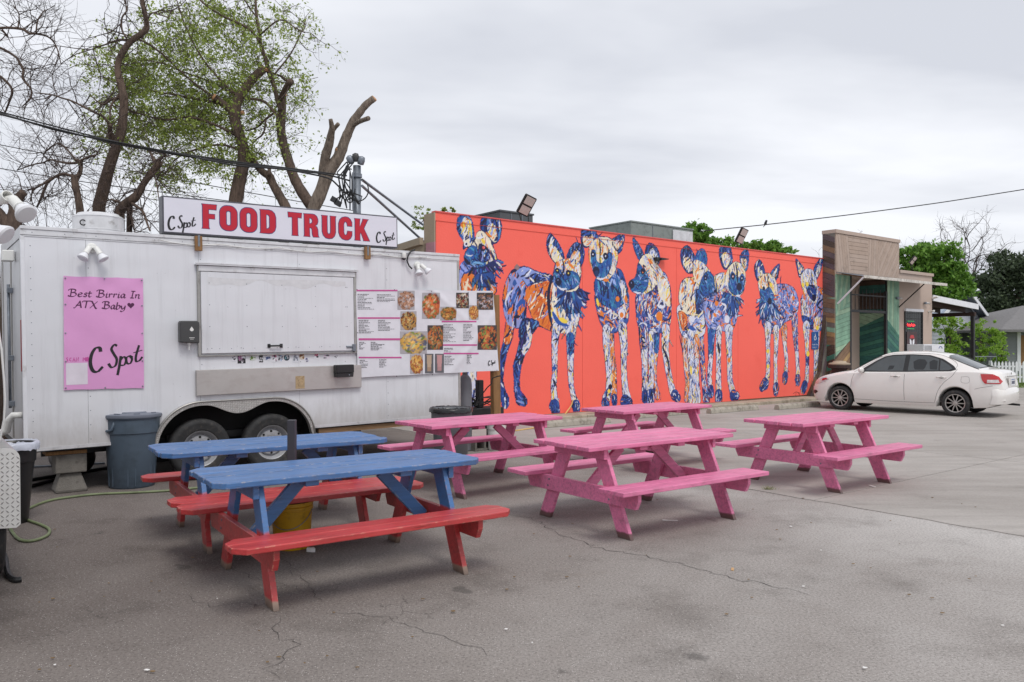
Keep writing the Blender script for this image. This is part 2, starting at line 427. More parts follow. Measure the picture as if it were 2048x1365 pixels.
    h = mth(nt, 'SUBTRACT', mth(nt, 'ADD', mth(nt, 'MULTIPLY', fine, 0.8), mth(nt, 'MULTIPLY', st, 0.5)), crk)
    bump(nt, b, h, 0.35, 0.005)
    return m
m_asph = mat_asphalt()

def mat_concrete():
    m, nt, b, oc = base_mat('worn_concrete_paving')
    big = noise(nt, oc, 0.45, 5, 0.6, 0.5); fine = noise(nt, oc, 60, 4, 0.7)
    sweep = noise(nt, mapped(nt, oc, (0.5, 4.5, 1), (0, 0, -UA)), 0.9, 6, 0.65, 0.4)
    c = ramp(nt, big, [(0.28, (0.34, 0.312, 0.287)), (0.72, (0.47, 0.437, 0.41))])
    c = mixc(nt, 0.85, c, ramp(nt, sweep, [(0.3, (0.78, 0.78, 0.77)), (0.6, (1, 1, 1))]), 'MULTIPLY')
    c = mixc(nt, 0.6, c, ramp(nt, fine, [(0.35, (0.75, 0.75, 0.75)), (0.6, (1, 1, 1))]), 'MULTIPLY')
    d = noise(nt, mapped(nt, oc, loc=(4, 2, 0)), 1.1, 7, 0.7)
    c = mixc(nt, ramp(nt, d, [(0.58, 0.0), (0.8, 0.5)]), c, (0.12, 0.105, 0.09))
    nt.links.new(c, b.inputs['Base Color']); b.inputs['Roughness'].default_value = 0.9
    b.inputs['Specular IOR Level'].default_value = 0.3
    bump(nt, b, fine, 0.35, 0.004)
    return m
m_concp = mat_concrete()
# ------------------------------------------------------------------ the ground
def sheet(name, poly, z, mat, kind='structure'):
    mb = MB(); mb.add([(x, y, z) for x, y in poly], [tuple(range(len(poly)))])
    o = mb.build(name, mat); o['kind'] = kind; return o
vA = (-math.sin(UA), math.cos(UA))
def along(p, a, b): return (p[0] + UX * a + vA[0] * b, p[1] + UY * a + vA[1] * b)
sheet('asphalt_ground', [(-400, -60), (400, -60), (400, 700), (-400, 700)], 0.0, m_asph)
# concrete slabs: real sheets with open joints between them, asphalt dirt showing in the joints
E0 = ground(1470, 975)                      # a point on the asphalt / concrete edge
m_jdirt = M('joint_dirt', (0.15, 0.138, 0.125), 0.95, var=0.3, scale=8)
c0 = along(E0, 0, 60); 
sheet('concrete_bedding', [along(E0, 0.05, -14), along(E0, 30, -14), along(E0, 30, 12), along(E0, 0.05, 12)], 0.004, m_jdirt)
J = ground(1660, 995)                       # joint running parallel to the mural wall
jb = (J[0] - E0[0]) * vA[0] + (J[1] - E0[1]) * vA[1]
k = 0
slabs = thing('concrete_pavement', 'pale concrete pavement slabs between the asphalt and the mural wall', 'pavement', (0, 0, 0))
slabs['kind'] = 'structure'; del slabs['category']
for i in range(6):
    for j in range(-3, 3):
        a0, a1 = i * 4.6, (i + 1) * 4.6; b0, b1 = jb + j * 4.2, jb + (j + 1) * 4.2
        g = 0.007
        r_ = random.Random(i * 31 + j)
        if i == 0:                          # the ragged cast edge against the asphalt
            n = 26; left = [along(E0, a0 + r_.uniform(-0.018, 0.018), b1 - g - (b1 - b0 - 2 * g) * q / n) for q in range(n + 1)]
        else: left = [along(E0, a0 + g, b1 - g), along(E0, a0 + g, b0 + g)]
        poly = left + [along(E0, a1 - g, b0 + g), along(E0, a1 - g, b1 - g)]
        mb = MB(); mb.slab([p for p in poly], 0.0, 0.008)
        mb.build('slab', m_concp, slabs)
# lawn at the houses on the right
m_grassg = M('grass_ground', lin(96, 112, 58), 0.95, var=0.35, scale=6, bmp=0.8, bscale=50)
sheet('lawn_ground', [(16.5, 28.6), (70, 40), (70, 110), (8, 110), (8, 45), (14, 33)], 0.012, m_grassg)
# long settled crack in the asphalt and a few short ones
m_crack = M('crack_dirt', (0.07, 0.062, 0.058), 0.95, var=0.3, scale=20)
def crack(pts, wd, seed, jit=0.022):
    rr = random.Random(seed); P = []
    for a, b_ in zip(pts[:-1], pts[1:]):
        ga, gb = Vector(ground(*a)), Vector(ground(*b_)); L = (gb - ga).length; n = max(3, int(L / 0.05))
        for q in range(n): P.append(ga.lerp(gb, q / n) + Vector((rr.gauss(0, jit), rr.gauss(0, jit))))
    vs, fs = [], []
    for i, p in enumerate(P):
        t = (P[min(i + 1, len(P) - 1)] - P[max(i - 1, 0)]).normalized(); nrm = Vector((-t.y, t.x))
        h = wd * rr.uniform(0.3, 1.2) * min(1, i / 4, (len(P) - 1 - i) / 4) / 2 + 0.0005
        vs += [(*(p + nrm * h), 0.003), (*(p - nrm * h), 0.003)]
        if i: fs.append((2 * i - 2, 2 * i - 1, 2 * i + 1, 2 * i))
    return vs, fs
mb = MB()
for i, (pts, wd) in enumerate([
        ([(1010, 1028), (1060, 1036), (1120, 1070), (1200, 1098), (1280, 1110), (1370, 1130), (1440, 1152), (1510, 1165), (1570, 1180), (1640, 1196)], 0.006),
        ([(640, 1230), (700, 1225), (760, 1236), (840, 1262), (930, 1290), (1010, 1320)], 0.003),
        ([(560, 1230), (552, 1262), (600, 1290), (560, 1330), (548, 1364)], 0.0035),
        ([(420, 1110), (470, 1140), (540, 1165), (620, 1180), (700, 1176)], 0.004),
        ([(430, 1035), (520, 1062), (560, 1120), (610, 1160), (640, 1215)], 0.003),
        ([(345, 1180), (420, 1215), (480, 1205), (560, 1232)], 0.003)]):
    vs, fs = crack(pts, wd, i); mb.add(vs, fs)
o = mb.build('asphalt_crack', m_crack); o['kind'] = 'structure'
# dark spill stains on the asphalt (flat, irregular)
m_stain = M('old_oil_stain', (0.06, 0.056, 0.054), 0.9, var=0.3, scale=10)
# ------------------------------------------------------------------ picnic tables
def board(x0, x1, y0, y1, z0, z1, ch=0.0, chy=None):
    """flat board along x; ch cuts the outer corners of the ends (chy=+1 or -1: which long edge is outer, 0 none)"""
    if ch and chy:
        yo, yi = (y1, y0) if chy > 0 else (y0, y1)
        cy = yo - chy * min(ch, abs(y1 - y0) * 0.92)
        poly = [(x0, yi), (x1, yi), (x1, cy), (x1 - ch * 0.9, yo), (x0 + ch * 0.9, yo), (x0, cy)]
        if chy < 0: poly = poly[::-1]
        return MB().slab(poly, z0, z1)
    return MB().box(x0, x1, y0, y1, z0, z1)

def picnic_table(label, two_tone, x, y, ang, sep=1.3, length=1.83, seed=0, ends=0.0, group=None):
    rr = random.Random(seed)
    t = thing('picnic_table', label, 'picnic table', (x, y, 0), ang, group)
    mt, ms, ml, mbm = (m_blue, m_red, m_redblue, m_red) if two_tone else (m_pink,) * 4
    n = 5; bw = 0.142; gap = 0.013; tot = n * bw + (n - 1) * gap; zt = 0.755; th = 0.038
    for i in range(n):
        y0 = -tot / 2 + i * (bw + gap); dx = rr.uniform(-0.006, 0.006)
        chy = -1 if i == 0 else (1 if i == n - 1 else 0)
        ch = ends if chy else 0
        b = board(-length / 2 + dx, length / 2 + dx, y0, y0 + bw, zt - th, zt + rr.uniform(-0.003, 0.003), ch, chy)
        b.build('table_board', mt, t, bevel=0.006, seg=2)
    for s in (-1, 1):
        for i in range(2):
            y0 = s * 0.64 - 0.142 + i * 0.147; dx = rr.uniform(-0.006, 0.006)
            outer = (s > 0 and i == 1) or (s < 0 and i == 0)
            b = board(-length / 2 + dx, length / 2 + dx, y0, y0 + 0.142, 0.405, 0.443 + rr.uniform(-0.002, 0.001),
                      ends if True and ends else 0, (1 if i == 1 else -1) if ends else 0)
            b.build('seat_board', ms, t, bevel=0.006, seg=2)
    fy, ty, wl, tk = 0.535, 0.215, 0.14, 0.038
    for e in (-1, 1):
        xc = e * sep / 2
        for s in (-1, 1):                    # legs: splayed boards, cut flat at the floor and under the top
            dyz = (fy - ty) / 0.717; hw = wl / 2 * math.sqrt(1 + dyz ** 2)
            mm = Matrix(((0, 1, 0, xc - tk / 2), (1, 0, 0, 0), (0, 0, 1, 0), (0, 0, 0, 1)))
            poly = [(s * fy - hw, 0), (s * fy + hw, 0), (s * ty + hw, 0.717), (s * ty - hw, 0.717)]
            MB().prism(poly, tk, mm).build('leg', ml, t, bevel=0.003)
        o_ = e * (tk / 2 + 0.001)
        xa, xb = sorted((xc + o_, xc + o_ + e * tk))
        beam = [(-0.735, 0.34), (-0.70, 0.27), (0.70, 0.27), (0.735, 0.34), (0.735, 0.404), (-0.735, 0.404)]
        mm = Matrix(((0, 1, 0, xa), (1, 0, 0, 0), (0, 0, 1, 0), (0, 0, 0, 1)))
        MB().prism(beam, xb - xa, mm).build('cross_beam', mbm, t, bevel=0.003)
        cle = [(-0.335, 0.63), (0.335, 0.63), (0.335, 0.716), (-0.335, 0.716)]
        MB().prism(cle, xb - xa, mm).build('top_cleat', mt, t, bevel=0.003)
        # diagonal brace from the middle cleat down to the cross beam
        x1_, z1_ = xc - e * 0.02, 0.31; x2_, z2_ = e * (0.30 if two_tone else 0.20), 0.67
        d = Vector((x2_ - x1_, 0, z2_ - z1_)).normalized(); nr = Vector((-d.z, 0, d.x)) * 0.044
        a, b_ = Vector((x1_, 0, z1_)), Vector((x2_, 0, z2_))
        P = [a + nr, a - nr, b_ - nr, b_ + nr]
        MB().prism([(p.x, p.z) for p in P], 0.038, None, -0.019).build('brace', mt, t, bevel=0.003)
        for s in (-1, 1):                    # bolt heads
            for zz in (0.31, 0.37):
                mb = MB(); q = Matrix.Translation((xb if e > 0 else xa, s * 0.41 + (0.37 - zz) * 0.3, zz)) @ Euler((0, R(90) * e, 0)).to_matrix().to_4x4()
                mb.lathe([(0.009, -0.002), (0.009, 0.004), (0.0, 0.006)], 8, q)
                mb.build('bolt', m_galv, t)
    for e in (-1, 1): xm = e * (0.34 if two_tone else 0.24); MB().box(xm - 0.045, xm + 0.045, -0.335, 0.335, 0.679, 0.716).build('middle_cleat', mt, t, bevel=0.003)
    return t
picnic_table('blue topped picnic table with red benches, nearest the camera, its corners cut off', True, -1.21, 5.60, R(34.5), 1.33, 1.92, 1, 0.075, 'blue and red picnic tables')
picnic_table('blue topped picnic table with red benches beside the grey bin and trailer wheels', True, -2.10, 6.88, R(33.5), 1.30, 1.90, 2, 0.075, 'blue and red picnic tables')
picnic_table('pink picnic table in front of the wooden post and the menu banner', False, -0.35, 9.03, R(38.5), 1.3, 1.83, 3, 0, 'pink picnic tables')
picnic_table('pink picnic table nearest the camera, in the middle of the lot', False, 1.155, 7.30, R(35.7), 1.3, 1.83, 4, 0, 'pink picnic tables')
picnic_table('pink picnic table farthest back, closest to the mural wall', False, 1.87, 10.80, R(39.5), 1.3, 1.83, 5, 0, 'pink picnic tables')
picnic_table('pink picnic table standing apart on the concrete, in front of the white car', False, 3.58, 9.21, R(36.5), 1.02, 1.76, 6, 0.0, 'pink picnic tables')
# ------------------------------------------------------------------ lettering drawn with a broad pen
def ribbon(pts, pen=None, w=0.1, closed=False):
    """pts 2D; pen=(angle, wide, thin): broad nib, else constant width w -> list of quads (x, z)"""
    P = [Vector(p) for p in pts]; out_ = []
    L, Rr = [], []
    for i, p in enumerate(P):
        t = P[min(i + 1, len(P) - 1)] - P[max(i - 1, 0)]
        t = t.normalized() if t.length > 1e-9 else Vector((1, 0)); n = Vector((-t.y, t.x))
        if pen:
            a = math.atan2(t.y, t.x) - pen[0]; hw = (pen[2] + (pen[1] - pen[2]) * abs(math.sin(a))) / 2
        else: hw = w / 2
        L.append(p + n * hw); Rr.append(p - n * hw)
    return L, Rr
def spline(pts, n=6):
    """Catmull-Rom through pts"""
    P = [Vector(p) for p in pts]
    if len(P) < 3: return P
    P = [P[0] * 2 - P[1]] + P + [P[-1] * 2 - P[-2]]; o = []
    for i in range(1, len(P) - 2):
        for k in range(n):
            t = k / n; a, b, c, d = P[i - 1], P[i], P[i + 1], P[i + 2]
            o.append(0.5 * ((2 * b) + (c - a) * t + (2 * a - 5 * b + 4 * c - d) * t * t + (3 * b - a - 3 * c + d) * t ** 3))
    o.append(P[-2]); return o
# italic letter skeletons, x height 0.5, cap height 1 (advance first)
G = {
 'B': (0.80, [[(0.18, 0), (0.30, 0.95)], [(0.02, 0.78), (0.10, 0.95), (0.35, 1.0), (0.62, 0.92), (0.62, 0.68), (0.34, 0.53)], [(0.30, 0.53), (0.62, 0.48), (0.68, 0.22), (0.44, 0.0), (0.10, 0.02), (-0.04, 0.12)]]),
 'e': (0.50, [[(0.08, 0.26), (0.26, 0.28), (0.42, 0.40), (0.32, 0.52), (0.14, 0.42), (0.06, 0.16), (0.20, -0.02), (0.44, 0.10)]]),
 's': (0.42, [[(0.40, 0.46), (0.24, 0.52), (0.14, 0.38), (0.30, 0.22), (0.24, 0.0), (0.02, 0.06)]]),
 't': (0.38, [[(0.22, 0.78), (0.10, 0.16), (0.18, -0.02), (0.34, 0.08)], [(0.02, 0.50), (0.38, 0.52)]]),
 'i': (0.28, [[(0.04, 0.42), (0.16, 0.50), (0.08, 0.10), (0.14, -0.02), (0.26, 0.08)], [(0.20, 0.70), (0.23, 0.74)]]),
 'r': (0.42, [[(0.04, 0.42), (0.14, 0.50), (0.06, 0.0)], [(0.12, 0.32), (0.26, 0.50), (0.40, 0.44)]]),
 'a': (0.52, [[(0.42, 0.46), (0.24, 0.52), (0.06, 0.26), (0.12, 0.0), (0.26, 0.08), (0.42, 0.48)], [(0.44, 0.50), (0.36, 0.10), (0.42, -0.02), (0.52, 0.08)]]),
 'b': (0.50, [[(0.20, 0.95), (0.06, 0.06), (0.20, -0.02), (0.40, 0.20), (0.40, 0.44), (0.28, 0.52), (0.12, 0.34)]]),
 'y': (0.50, [[(0.06, 0.50), (0.10, 0.12), (0.20, 0.02), (0.40, 0.34)], [(0.46, 0.50), (0.34, -0.10), (0.10, -0.34), (-0.06, -0.24)]]),
 'n': (0.54, [[(0.04, 0.42), (0.14, 0.50), (0.06, 0.0)], [(0.10, 0.26), (0.32, 0.52), (0.42, 0.40), (0.36, 0.08), (0.42, -0.02), (0.54, 0.08)]]),
 'I': (0.42, [[(0.30, 0.95), (0.14, 0.0)], [(0.10, 0.96), (0.50, 0.96)], [(-0.02, 0.01), (0.34, 0.01)]]),
 'A': (0.84, [[(-0.04, 0.0), (0.14, 0.08), (0.62, 0.98)], [(0.58, 0.95), (0.68, 0.0)], [(0.20, 0.36), (0.66, 0.36)]]),
 'T': (0.66, [[(0.40, 0.94), (0.24, 0.0)], [(-0.04, 0.78), (0.06, 0.95), (0.40, 0.96), (0.80, 0.98)]]),
 'X': (0.80, [[(0.10, 0.90), (0.24, 0.92), (0.56, 0.02), (0.72, 0.06)], [(0.78, 0.96), (0.40, 0.50), (0.00, 0.0)]]),
 'o': (0.50, [[(0.30, 0.50), (0.12, 0.44), (0.06, 0.16), (0.20, -0.01), (0.38, 0.16), (0.40, 0.40), (0.28, 0.50), (0.22, 0.40)]]),
 'p': (0.54, [[(0.16, 0.48), (0.04, -0.42)], [(0.12, 0.30), (0.28, 0.52), (0.44, 0.36), (0.36, 0.06), (0.20, 0.0), (0.10, 0.12)]]),
 ' ': (0.42, []),
}
def text_strokes(mb, s, x, z, h, pen, y=-0.002, dz=0.0, sx=1.0, bold=1.0):
    cx_ = x
    for ch in s:
        adv, st = G[ch]
        for k in st:
            L, Rr = ribbon(spline([(cx_ + p[0] * h * sx, z + p[1] * h + (cx_ - x) * dz) for p in k], 5), (pen[0], pen[1] * h * bold, pen[2] * h * bold))
            vs = [(a.x, y, a.y) for a in L] + [(a.x, y, a.y) for a in Rr]; n = len(L)
            mb.add(vs, [(i, i + 1, n + i + 1, n + i) for i in range(n - 1)])
        cx_ += adv * h * sx
    return cx_
def heart(mb, x, z, r, y):
    n = 28; P = []
    for i in range(n):
        a = 2 * math.pi * i / n
        P.append((x + r * math.sin(a) ** 3, y, z + r * (13 * math.cos(a) - 5 * math.cos(2 * a) - 2 * math.cos(3 * a) - math.cos(4 * a)) / 16))
    mb.add([(x, y, z)] + P, [(0, 1 + i, 1 + (i + 1) % n) for i in range(n)])
def script_logo(parent, x, z, h, y, mat, lw=0.075):
    """the black brush script 'C Spot'"""
    mb = MB()
    for k, wd in (([(0.44, 0.92), (0.40, 1.10), (0.22, 1.08), (0.06, 0.80), (0.00, 0.40), (0.10, 0.05), (0.30, 0.0), (0.52, 0.22)], 1.5),
              ([(1.14, 1.18), (1.02, 1.24), (0.90, 1.04), (1.00, 0.80), (1.12, 0.55), (1.06, 0.26), (0.88, 0.18), (0.76, 0.36)], 1.15),
              ([(1.30, 0.70), (1.22, 0.20), (1.14, -0.20)], 1.2), ([(1.24, 0.44), (1.42, 0.66), (1.52, 0.52), (1.44, 0.28), (1.28, 0.26)], 1.0),
              ([(1.66, 0.70), (1.54, 0.60), (1.56, 0.36), (1.70, 0.34), (1.78, 0.54), (1.68, 0.70), (1.82, 0.62)], 1.0),
              ([(2.10, 1.20), (1.96, 0.70), (1.96, 0.44), (2.10, 0.46), (2.24, 0.64)], 1.1), ([(1.84, 0.84), (2.24, 0.96)], 0.8)):
        P = [(x + p[0] * h, z + p[1] * h) for p in k]
        L, Rr = ribbon(spline(P, 6), (R(20), lw * 1.7 * h * wd, lw * 0.7 * h * wd))
        n = len(L); mb.add([(a.x, y, a.y) for a in L] + [(a.x, y, a.y) for a in Rr], [(i, i + 1, n + i + 1, n + i) for i in range(n - 1)])
    return mb.build('script_lettering', mat, parent, kind='stuff')
# heavy condensed capitals as outlines (unit height; list of outer loop and hole)
def rrect(x0, x1, z0, z1, r, n=5):
    P = []
    for cx_, cz, a0 in ((x1 - r, z1 - r, 0), (x0 + r, z1 - r, 90), (x0 + r, z0 + r, 180), (x1 - r, z0 + r, 270)):
        for i in range(n + 1):
            a = R(a0 + 90 * i / n); P.append((cx_ + r * math.cos(a), cz + r * math.sin(a)))
    return P
CAP = {
 'F': (0.62, [[(0.0, 0), (0.29, 0), (0.26, 0.05), (0.26, 0.42), (0.50, 0.42), (0.50, 0.60), (0.26, 0.60), (0.26, 0.80), (0.56, 0.80), (0.58, 1.0), (0.0, 1.0), (0.03, 0.95), (0.03, 0.05)]], None),
 'O': (0.74, [rrect(0, 0.70, -0.01, 1.01, 0.30, 8)], [rrect(0.25, 0.45, 0.19, 0.81, 0.095, 6)]),
 'D': (0.72, [[(0.0, 0)] + [(0.38, 0), (0.52, 0.03), (0.63, 0.13), (0.68, 0.3), (0.68, 0.7), (0.63, 0.87), (0.52, 0.97), (0.38, 1.0)] + [(0.0, 1.0), (0.03, 0.95), (0.03, 0.05)]], [[(0.27, 0.19), (0.36, 0.2), (0.42, 0.28), (0.42, 0.72), (0.36, 0.8), (0.27, 0.81)]]),
 'T': (0.62, [[(0.17, 0), (0.45, 0), (0.43, 0.05), (0.43, 0.80), (0.60, 0.79), (0.62, 1.0), (0.0, 1.0), (0.02, 0.79), (0.19, 0.80), (0.19, 0.05)]], None),
 'R': (0.74, [[(0.0, 0), (0.28, 0), (0.26, 0.05), (0.26, 0.40), (0.33, 0.40), (0.38, 0.36), (0.40, 0.1), (0.44, 0.0), (0.70, 0.0), (0.66, 0.06), (0.64, 0.34), (0.60, 0.45), (0.52, 0.50), (0.61, 0.57), (0.65, 0.68), (0.65, 0.80), (0.60, 0.92), (0.50, 0.99), (0.38, 1.0), (0.0, 1.0), (0.03, 0.95), (0.03, 0.05)]], [[(0.26, 0.57), (0.34, 0.58), (0.40, 0.64), (0.40, 0.76), (0.34, 0.82), (0.26, 0.83)]]),
 'U': (0.72, [[(0.0, 1.0), (0.03, 0.94), (0.03, 0.28), (0.08, 0.12), (0.19, 0.01), (0.34, -0.02), (0.50, 0.01), (0.61, 0.12), (0.66, 0.28), (0.66, 0.94), (0.69, 1.0), (0.41, 1.0), (0.43, 0.94), (0.43, 0.28), (0.40, 0.2), (0.345, 0.17), (0.29, 0.2), (0.26, 0.28), (0.26, 0.94), (0.28, 1.0)]], None),
 'C': (0.70, [[(0.66, 0.62), (0.65, 0.80), (0.58, 0.93), (0.47, 1.01), (0.33, 1.02), (0.18, 0.98), (0.07, 0.87), (0.01, 0.70), (0.01, 0.30), (0.07, 0.13), (0.18, 0.02), (0.33, -0.02), (0.47, -0.01), (0.58, 0.07), (0.65, 0.20), (0.66, 0.38), (0.44, 0.38), (0.42, 0.25), (0.35, 0.18), (0.28, 0.22), (0.25, 0.32), (0.25, 0.68), (0.28, 0.78), (0.35, 0.82), (0.42, 0.75), (0.44, 0.62)]], None),
 'K': (0.74, [[(0.0, 0), (0.28, 0), (0.26, 0.05), (0.26, 0.30), (0.31, 0.38), (0.45, 0.05), (0.44, 0), (0.76, 0), (0.72, 0.06), (0.46, 0.57), (0.64, 0.94), (0.70, 1.0), (0.42, 1.0), (0.42, 0.94), (0.26, 0.62), (0.26, 0.95), (0.28, 1.0), (0.0, 1.0), (0.03, 0.95), (0.03, 0.05)]], None),
}
def cap_mesh(ch, x, z, h, y, grow=0.0, sx=1.0):
    """letter face plus a shallow edge; grow pads the outline (for the dark keyline)"""
    adv, outer, holes = CAP[ch]; loops = [[Vector((x + p[0] * h * sx, z + p[1] * h, 0)) for p in l] for l in outer + (holes or [])]
    def off(l, d):
        n = len(l); area = sum(l[i].x * l[(i + 1) % n].y - l[(i + 1) % n].x * l[i].y for i in range(n)); s = 1 if area > 0 else -1; o = []
        for i in range(n):
            a, b, c = l[i - 1], l[i], l[(i + 1) % n]; t1 = (b - a).normalized(); t2 = (c - b).normalized()
            nn = Vector((t1.y + t2.y, -(t1.x + t2.x), 0)); nn = nn.normalized() if nn.length > 1e-6 else Vector((t1.y, -t1.x, 0))
            o.append(b + nn * d * s)
        return o
    if grow: loops = [off(loops[0], grow)] + [off(l, -grow) for l in loops[1:]]
    tris = tessellate_polygon(loops); flat = [p for l in loops for p in l]
    mb = MB(); mb.add([(p.x, y, p.y) for p in flat], [tuple(t) for t in tris]); return mb
# ------------------------------------------------------------------ food trailer
LT, WT = 5.46, 2.08
ZB, ZT = 0.485, 2.834
trailer = thing('food_trailer', 'white food trailer with a closed serving hatch, standing behind the blue tables', 'food trailer', TR.loc, rot=TR.rot)
def quad_px(fr, pts, y=0.0): return [fr.at(a, b, y) for a, b in pts]
xA = T(403, 880)[0]; xB = T(546, 883)[0]; zA = 0.345; RT = 0.36        # wheel centres
# arch opening in the side wall
def arch_top(x, grow=0.0):
    r = 0.50 + grow; za = 0.36
    hA = za + math.sqrt(max(0, r * r - (x - xA) ** 2)) if abs(x - xA) < r else 0
    hB = za + math.sqrt(max(0, r * r - (x - xB) ** 2)) if abs(x - xB) < r else 0
    h = max(hA, hB)
    if grow == 0 and xA < x < xB:            # pointed lobe of plate between the wheels
        h = max(hA, hB)
    if xA < x < xB: h = 0.87
    return h
xs = [0.0] + list(np.linspace(xA - 0.50, xB + 0.50, 61)) + [LT]
# side wall as panels separated by seams
seams = [T(172, 600)[0], T(398, 500)[0], T(712, 500)[0], T(770, 600)[0], LT]
seams = [0.0, T(173, 600)[0], T(398, 600)[0], T(600, 870)[0], T(771, 600)[0], LT]
for i in range(len(seams) - 1):
    a, b = seams[i] + (0.0015 if i else 0.03), seams[i + 1] - (0.0015 if i < len(seams) - 2 else 0.03)
    pts = sorted(set([a, b] + [x for x in np.linspace(xA - 0.52, xB + 0.52, 73) if a < x < b]))
    low = [(x, max(ZB + 0.03, arch_top(x, 0.018))) for x in pts]
    top = [(x, ZT - 0.085) for x in pts[::-1]]
    mb = MB(); n = len(pts)
    vs = [(p[0], 0.0, p[1]) for p in low] + [(p[0], 0.0, p[1]) for p in reversed(top)]
    fs = [(k, k + 1, n + k + 1, n + k) for k in range(n - 1)]
    vs2 = [(v[0], 0.004, v[2]) for v in vs]
    mb.add(vs, fs); mb.add(vs2, fs)
    mb.add([vs[k] for k in range(n)] + [vs2[k] for k in range(n)], [(k, k + 1, n + k + 1, n + k) for k in range(n - 1)])
    mb.build('side_panel', m_skin, trailer)
# backing behind the seams, other walls, roof, floor
mb = MB(); mb.box(0.03, xA - 0.55, 0.006, 0.03, ZB + 0.03, ZT - 0.09); mb.box(xB + 0.55, LT - 0.03, 0.006, 0.03, ZB + 0.03, ZT - 0.09); mb.box(xA - 0.549, xB + 0.549, 0.006, 0.03, 0.95, ZT - 0.09)
mb.build('side_backing', m_darkgrey, trailer)
mb = MB(); mb.box(0.03, LT - 0.03, WT - 0.03, WT, ZB, ZT - 0.05); mb.box(LT - 0.012, LT, 0.03, WT - 0.03, ZB, ZT - 0.05); mb.build('far_wall', m_skin, trailer)
mb = MB(); mb.box(0.02, LT - 0.02, 0.02, WT - 0.02, ZT - 0.02, ZT + 0.012); mb.build('roof', m_trim, trailer)
mb = MB(); mb.box(0.0, xA - 0.58, 0.015, WT, ZB - 0.02, ZB + 0.028); mb.box(xB + 0.58, LT, 0.015, WT, ZB - 0.02, ZB + 0.028); mb.box(xA - 0.579, xB + 0.579, 0.44, WT - 0.44, ZB - 0.02, ZB + 0.028); mb.box(0.2, LT, 0.42, 0.48, ZB - 0.12, ZB - 0.022); mb.box(0.2, LT, WT - 0.48, WT - 0.42, ZB - 0.12, ZB - 0.022); mb.build('floor_frame', m_blackm, trailer)
mb = MB(); mb.box(xB + 0.62, LT + 0.25, 0.03, 0.09, ZB - 0.09, ZB - 0.025); mb.build('floor_timber', m_oldwood, trailer)
mb = MB(); mb.box(-0.006, LT + 0.006, -0.012, 0.02, ZT - 0.088, ZT - 0.03); mb.box(-0.006, LT + 0.006, -0.022, 0.03, ZT - 0.029, ZT + 0.006); mb.box(0.0, LT, -0.006, -0.0005, ZT - 0.106, ZT - 0.089); mb.build('roof_rail', m_trim, trailer, bevel=0.003)
mb = MB(); mb.box(-0.006, 0.032, -0.006, 0.03, ZB, ZT - 0.09); mb.build('corner_post', m_whitep, trailer, bevel=0.004)
mb = MB(); mb.box(LT - 0.035, LT + 0.006, -0.006, 0.03, ZB, ZT - 0.09); mb.build('corner_post', m_plate, trailer, bevel=0.004)
mb = MB(); mb.box(0.0, xA - 0.53, -0.005, 0.012, ZB - 0.006, ZB + 0.03); mb.build('bottom_rail', m_trim, trailer)
mb = MB(); mb.box(xB + 0.53, LT, -0.005, 0.012, ZB - 0.006, ZB + 0.03); mb.build('bottom_rail', m_trim, trailer)
# end wall: frame, two doors, lock bar, hinges
mb = MB(); mb.box(-0.004, 0.03, 0.031, WT, ZT - 0.11, ZT + 0.004); mb.box(-0.004, 0.03, 0.031, 0.11, ZB, ZT - 0.111); mb.box(-0.004, 0.03, WT - 0.08, WT, ZB, ZT - 0.111); mb.build('end_frame', m_skin2, trailer)
for a, b in ((0.113, 1.04), (1.045, WT - 0.083)):
    mb = MB(); mb.box(0.006, 0.03, a, b, ZB + 0.01, ZT - 0.114); d = mb.build('rear_door', m_skin2, trailer, bevel=0.003)
    mb = MB(); mb.box(-0.002, 0.005, a + 0.02, a + 0.045, ZB + 0.05, ZT - 0.16); mb.box(-0.002, 0.005, b - 0.045, b - 0.02, ZB + 0.05, ZT - 0.16); mb.build('door_trim', m_alu, d)
mb = MB(); mb.tube([(-0.035, 0.93, ZB + 0.40), (-0.035, 0.93, ZT - 0.55)], 0.016, 8); mb.build('lock_bar', m_galv, trailer, smooth=True)
mb = MB()
for z in (ZB + 0.45, 1.45, ZT - 0.62): MB().box(-0.05, 0.006, 0.89, 0.97, z - 0.03, z + 0.03).build('bar_guide', m_galv, trailer, bevel=0.004)
mb = MB(); mb.box(-0.012, 0.0, 0.036, 0.075, 1.32, 1.86); mb.build('reflector', m_redp, trailer, bevel=0.003)
# pvc drain elbow on the end wall
p = MB(); p.tube([(0.0, 0.12, 0.86), (-0.08, 0.16, 0.86), (-0.12, 0.20, 0.80), (-0.13, 0.24, 0.70), (-0.20, 0.30, 0.66), (-0.26, 0.36, 0.66)], [0.035, 0.035, 0.04, 0.038, 0.042, 0.035], 12); p.build('drain_pipe', m_white, trailer, smooth=True)
# flood light and small boxes at the top of the end wall
mb = MB(); mb.box(-0.12, -0.005, 0.55, 0.68, ZT - 0.32, ZT - 0.2); mb.build('junction_box', m_white, trailer, bevel=0.01)
# rivets along seams
mb = MB(); rr = random.Random(5)
def rivet(x, z, y=-0.001, r=0.0055): mb.add([(x + r * math.cos(a * math.pi / 3), y, z + r * math.sin(a * math.pi / 3)) for a in range(6)] + [(x, y - 0.003, z)], [(6, (a + 1) % 6, a) for a in range(6)])
for sx_ in seams[1:-1] + [0.06]:
    z = ZB + 0.08
    while z < ZT - 0.14:
        if not (xA - 0.56 < sx_ < xB + 0.56 and z < 0.92): rivet(sx_ + 0.022, z)
        z += 0.155 if sx_ > 0.1 else 0.115
x = 0.1
while x < LT: rivet(x, ZT - 0.06, -0.0125); x += 0.30
o = mb.build('rivet', m_galv, trailer); o['kind'] = 'stuff'
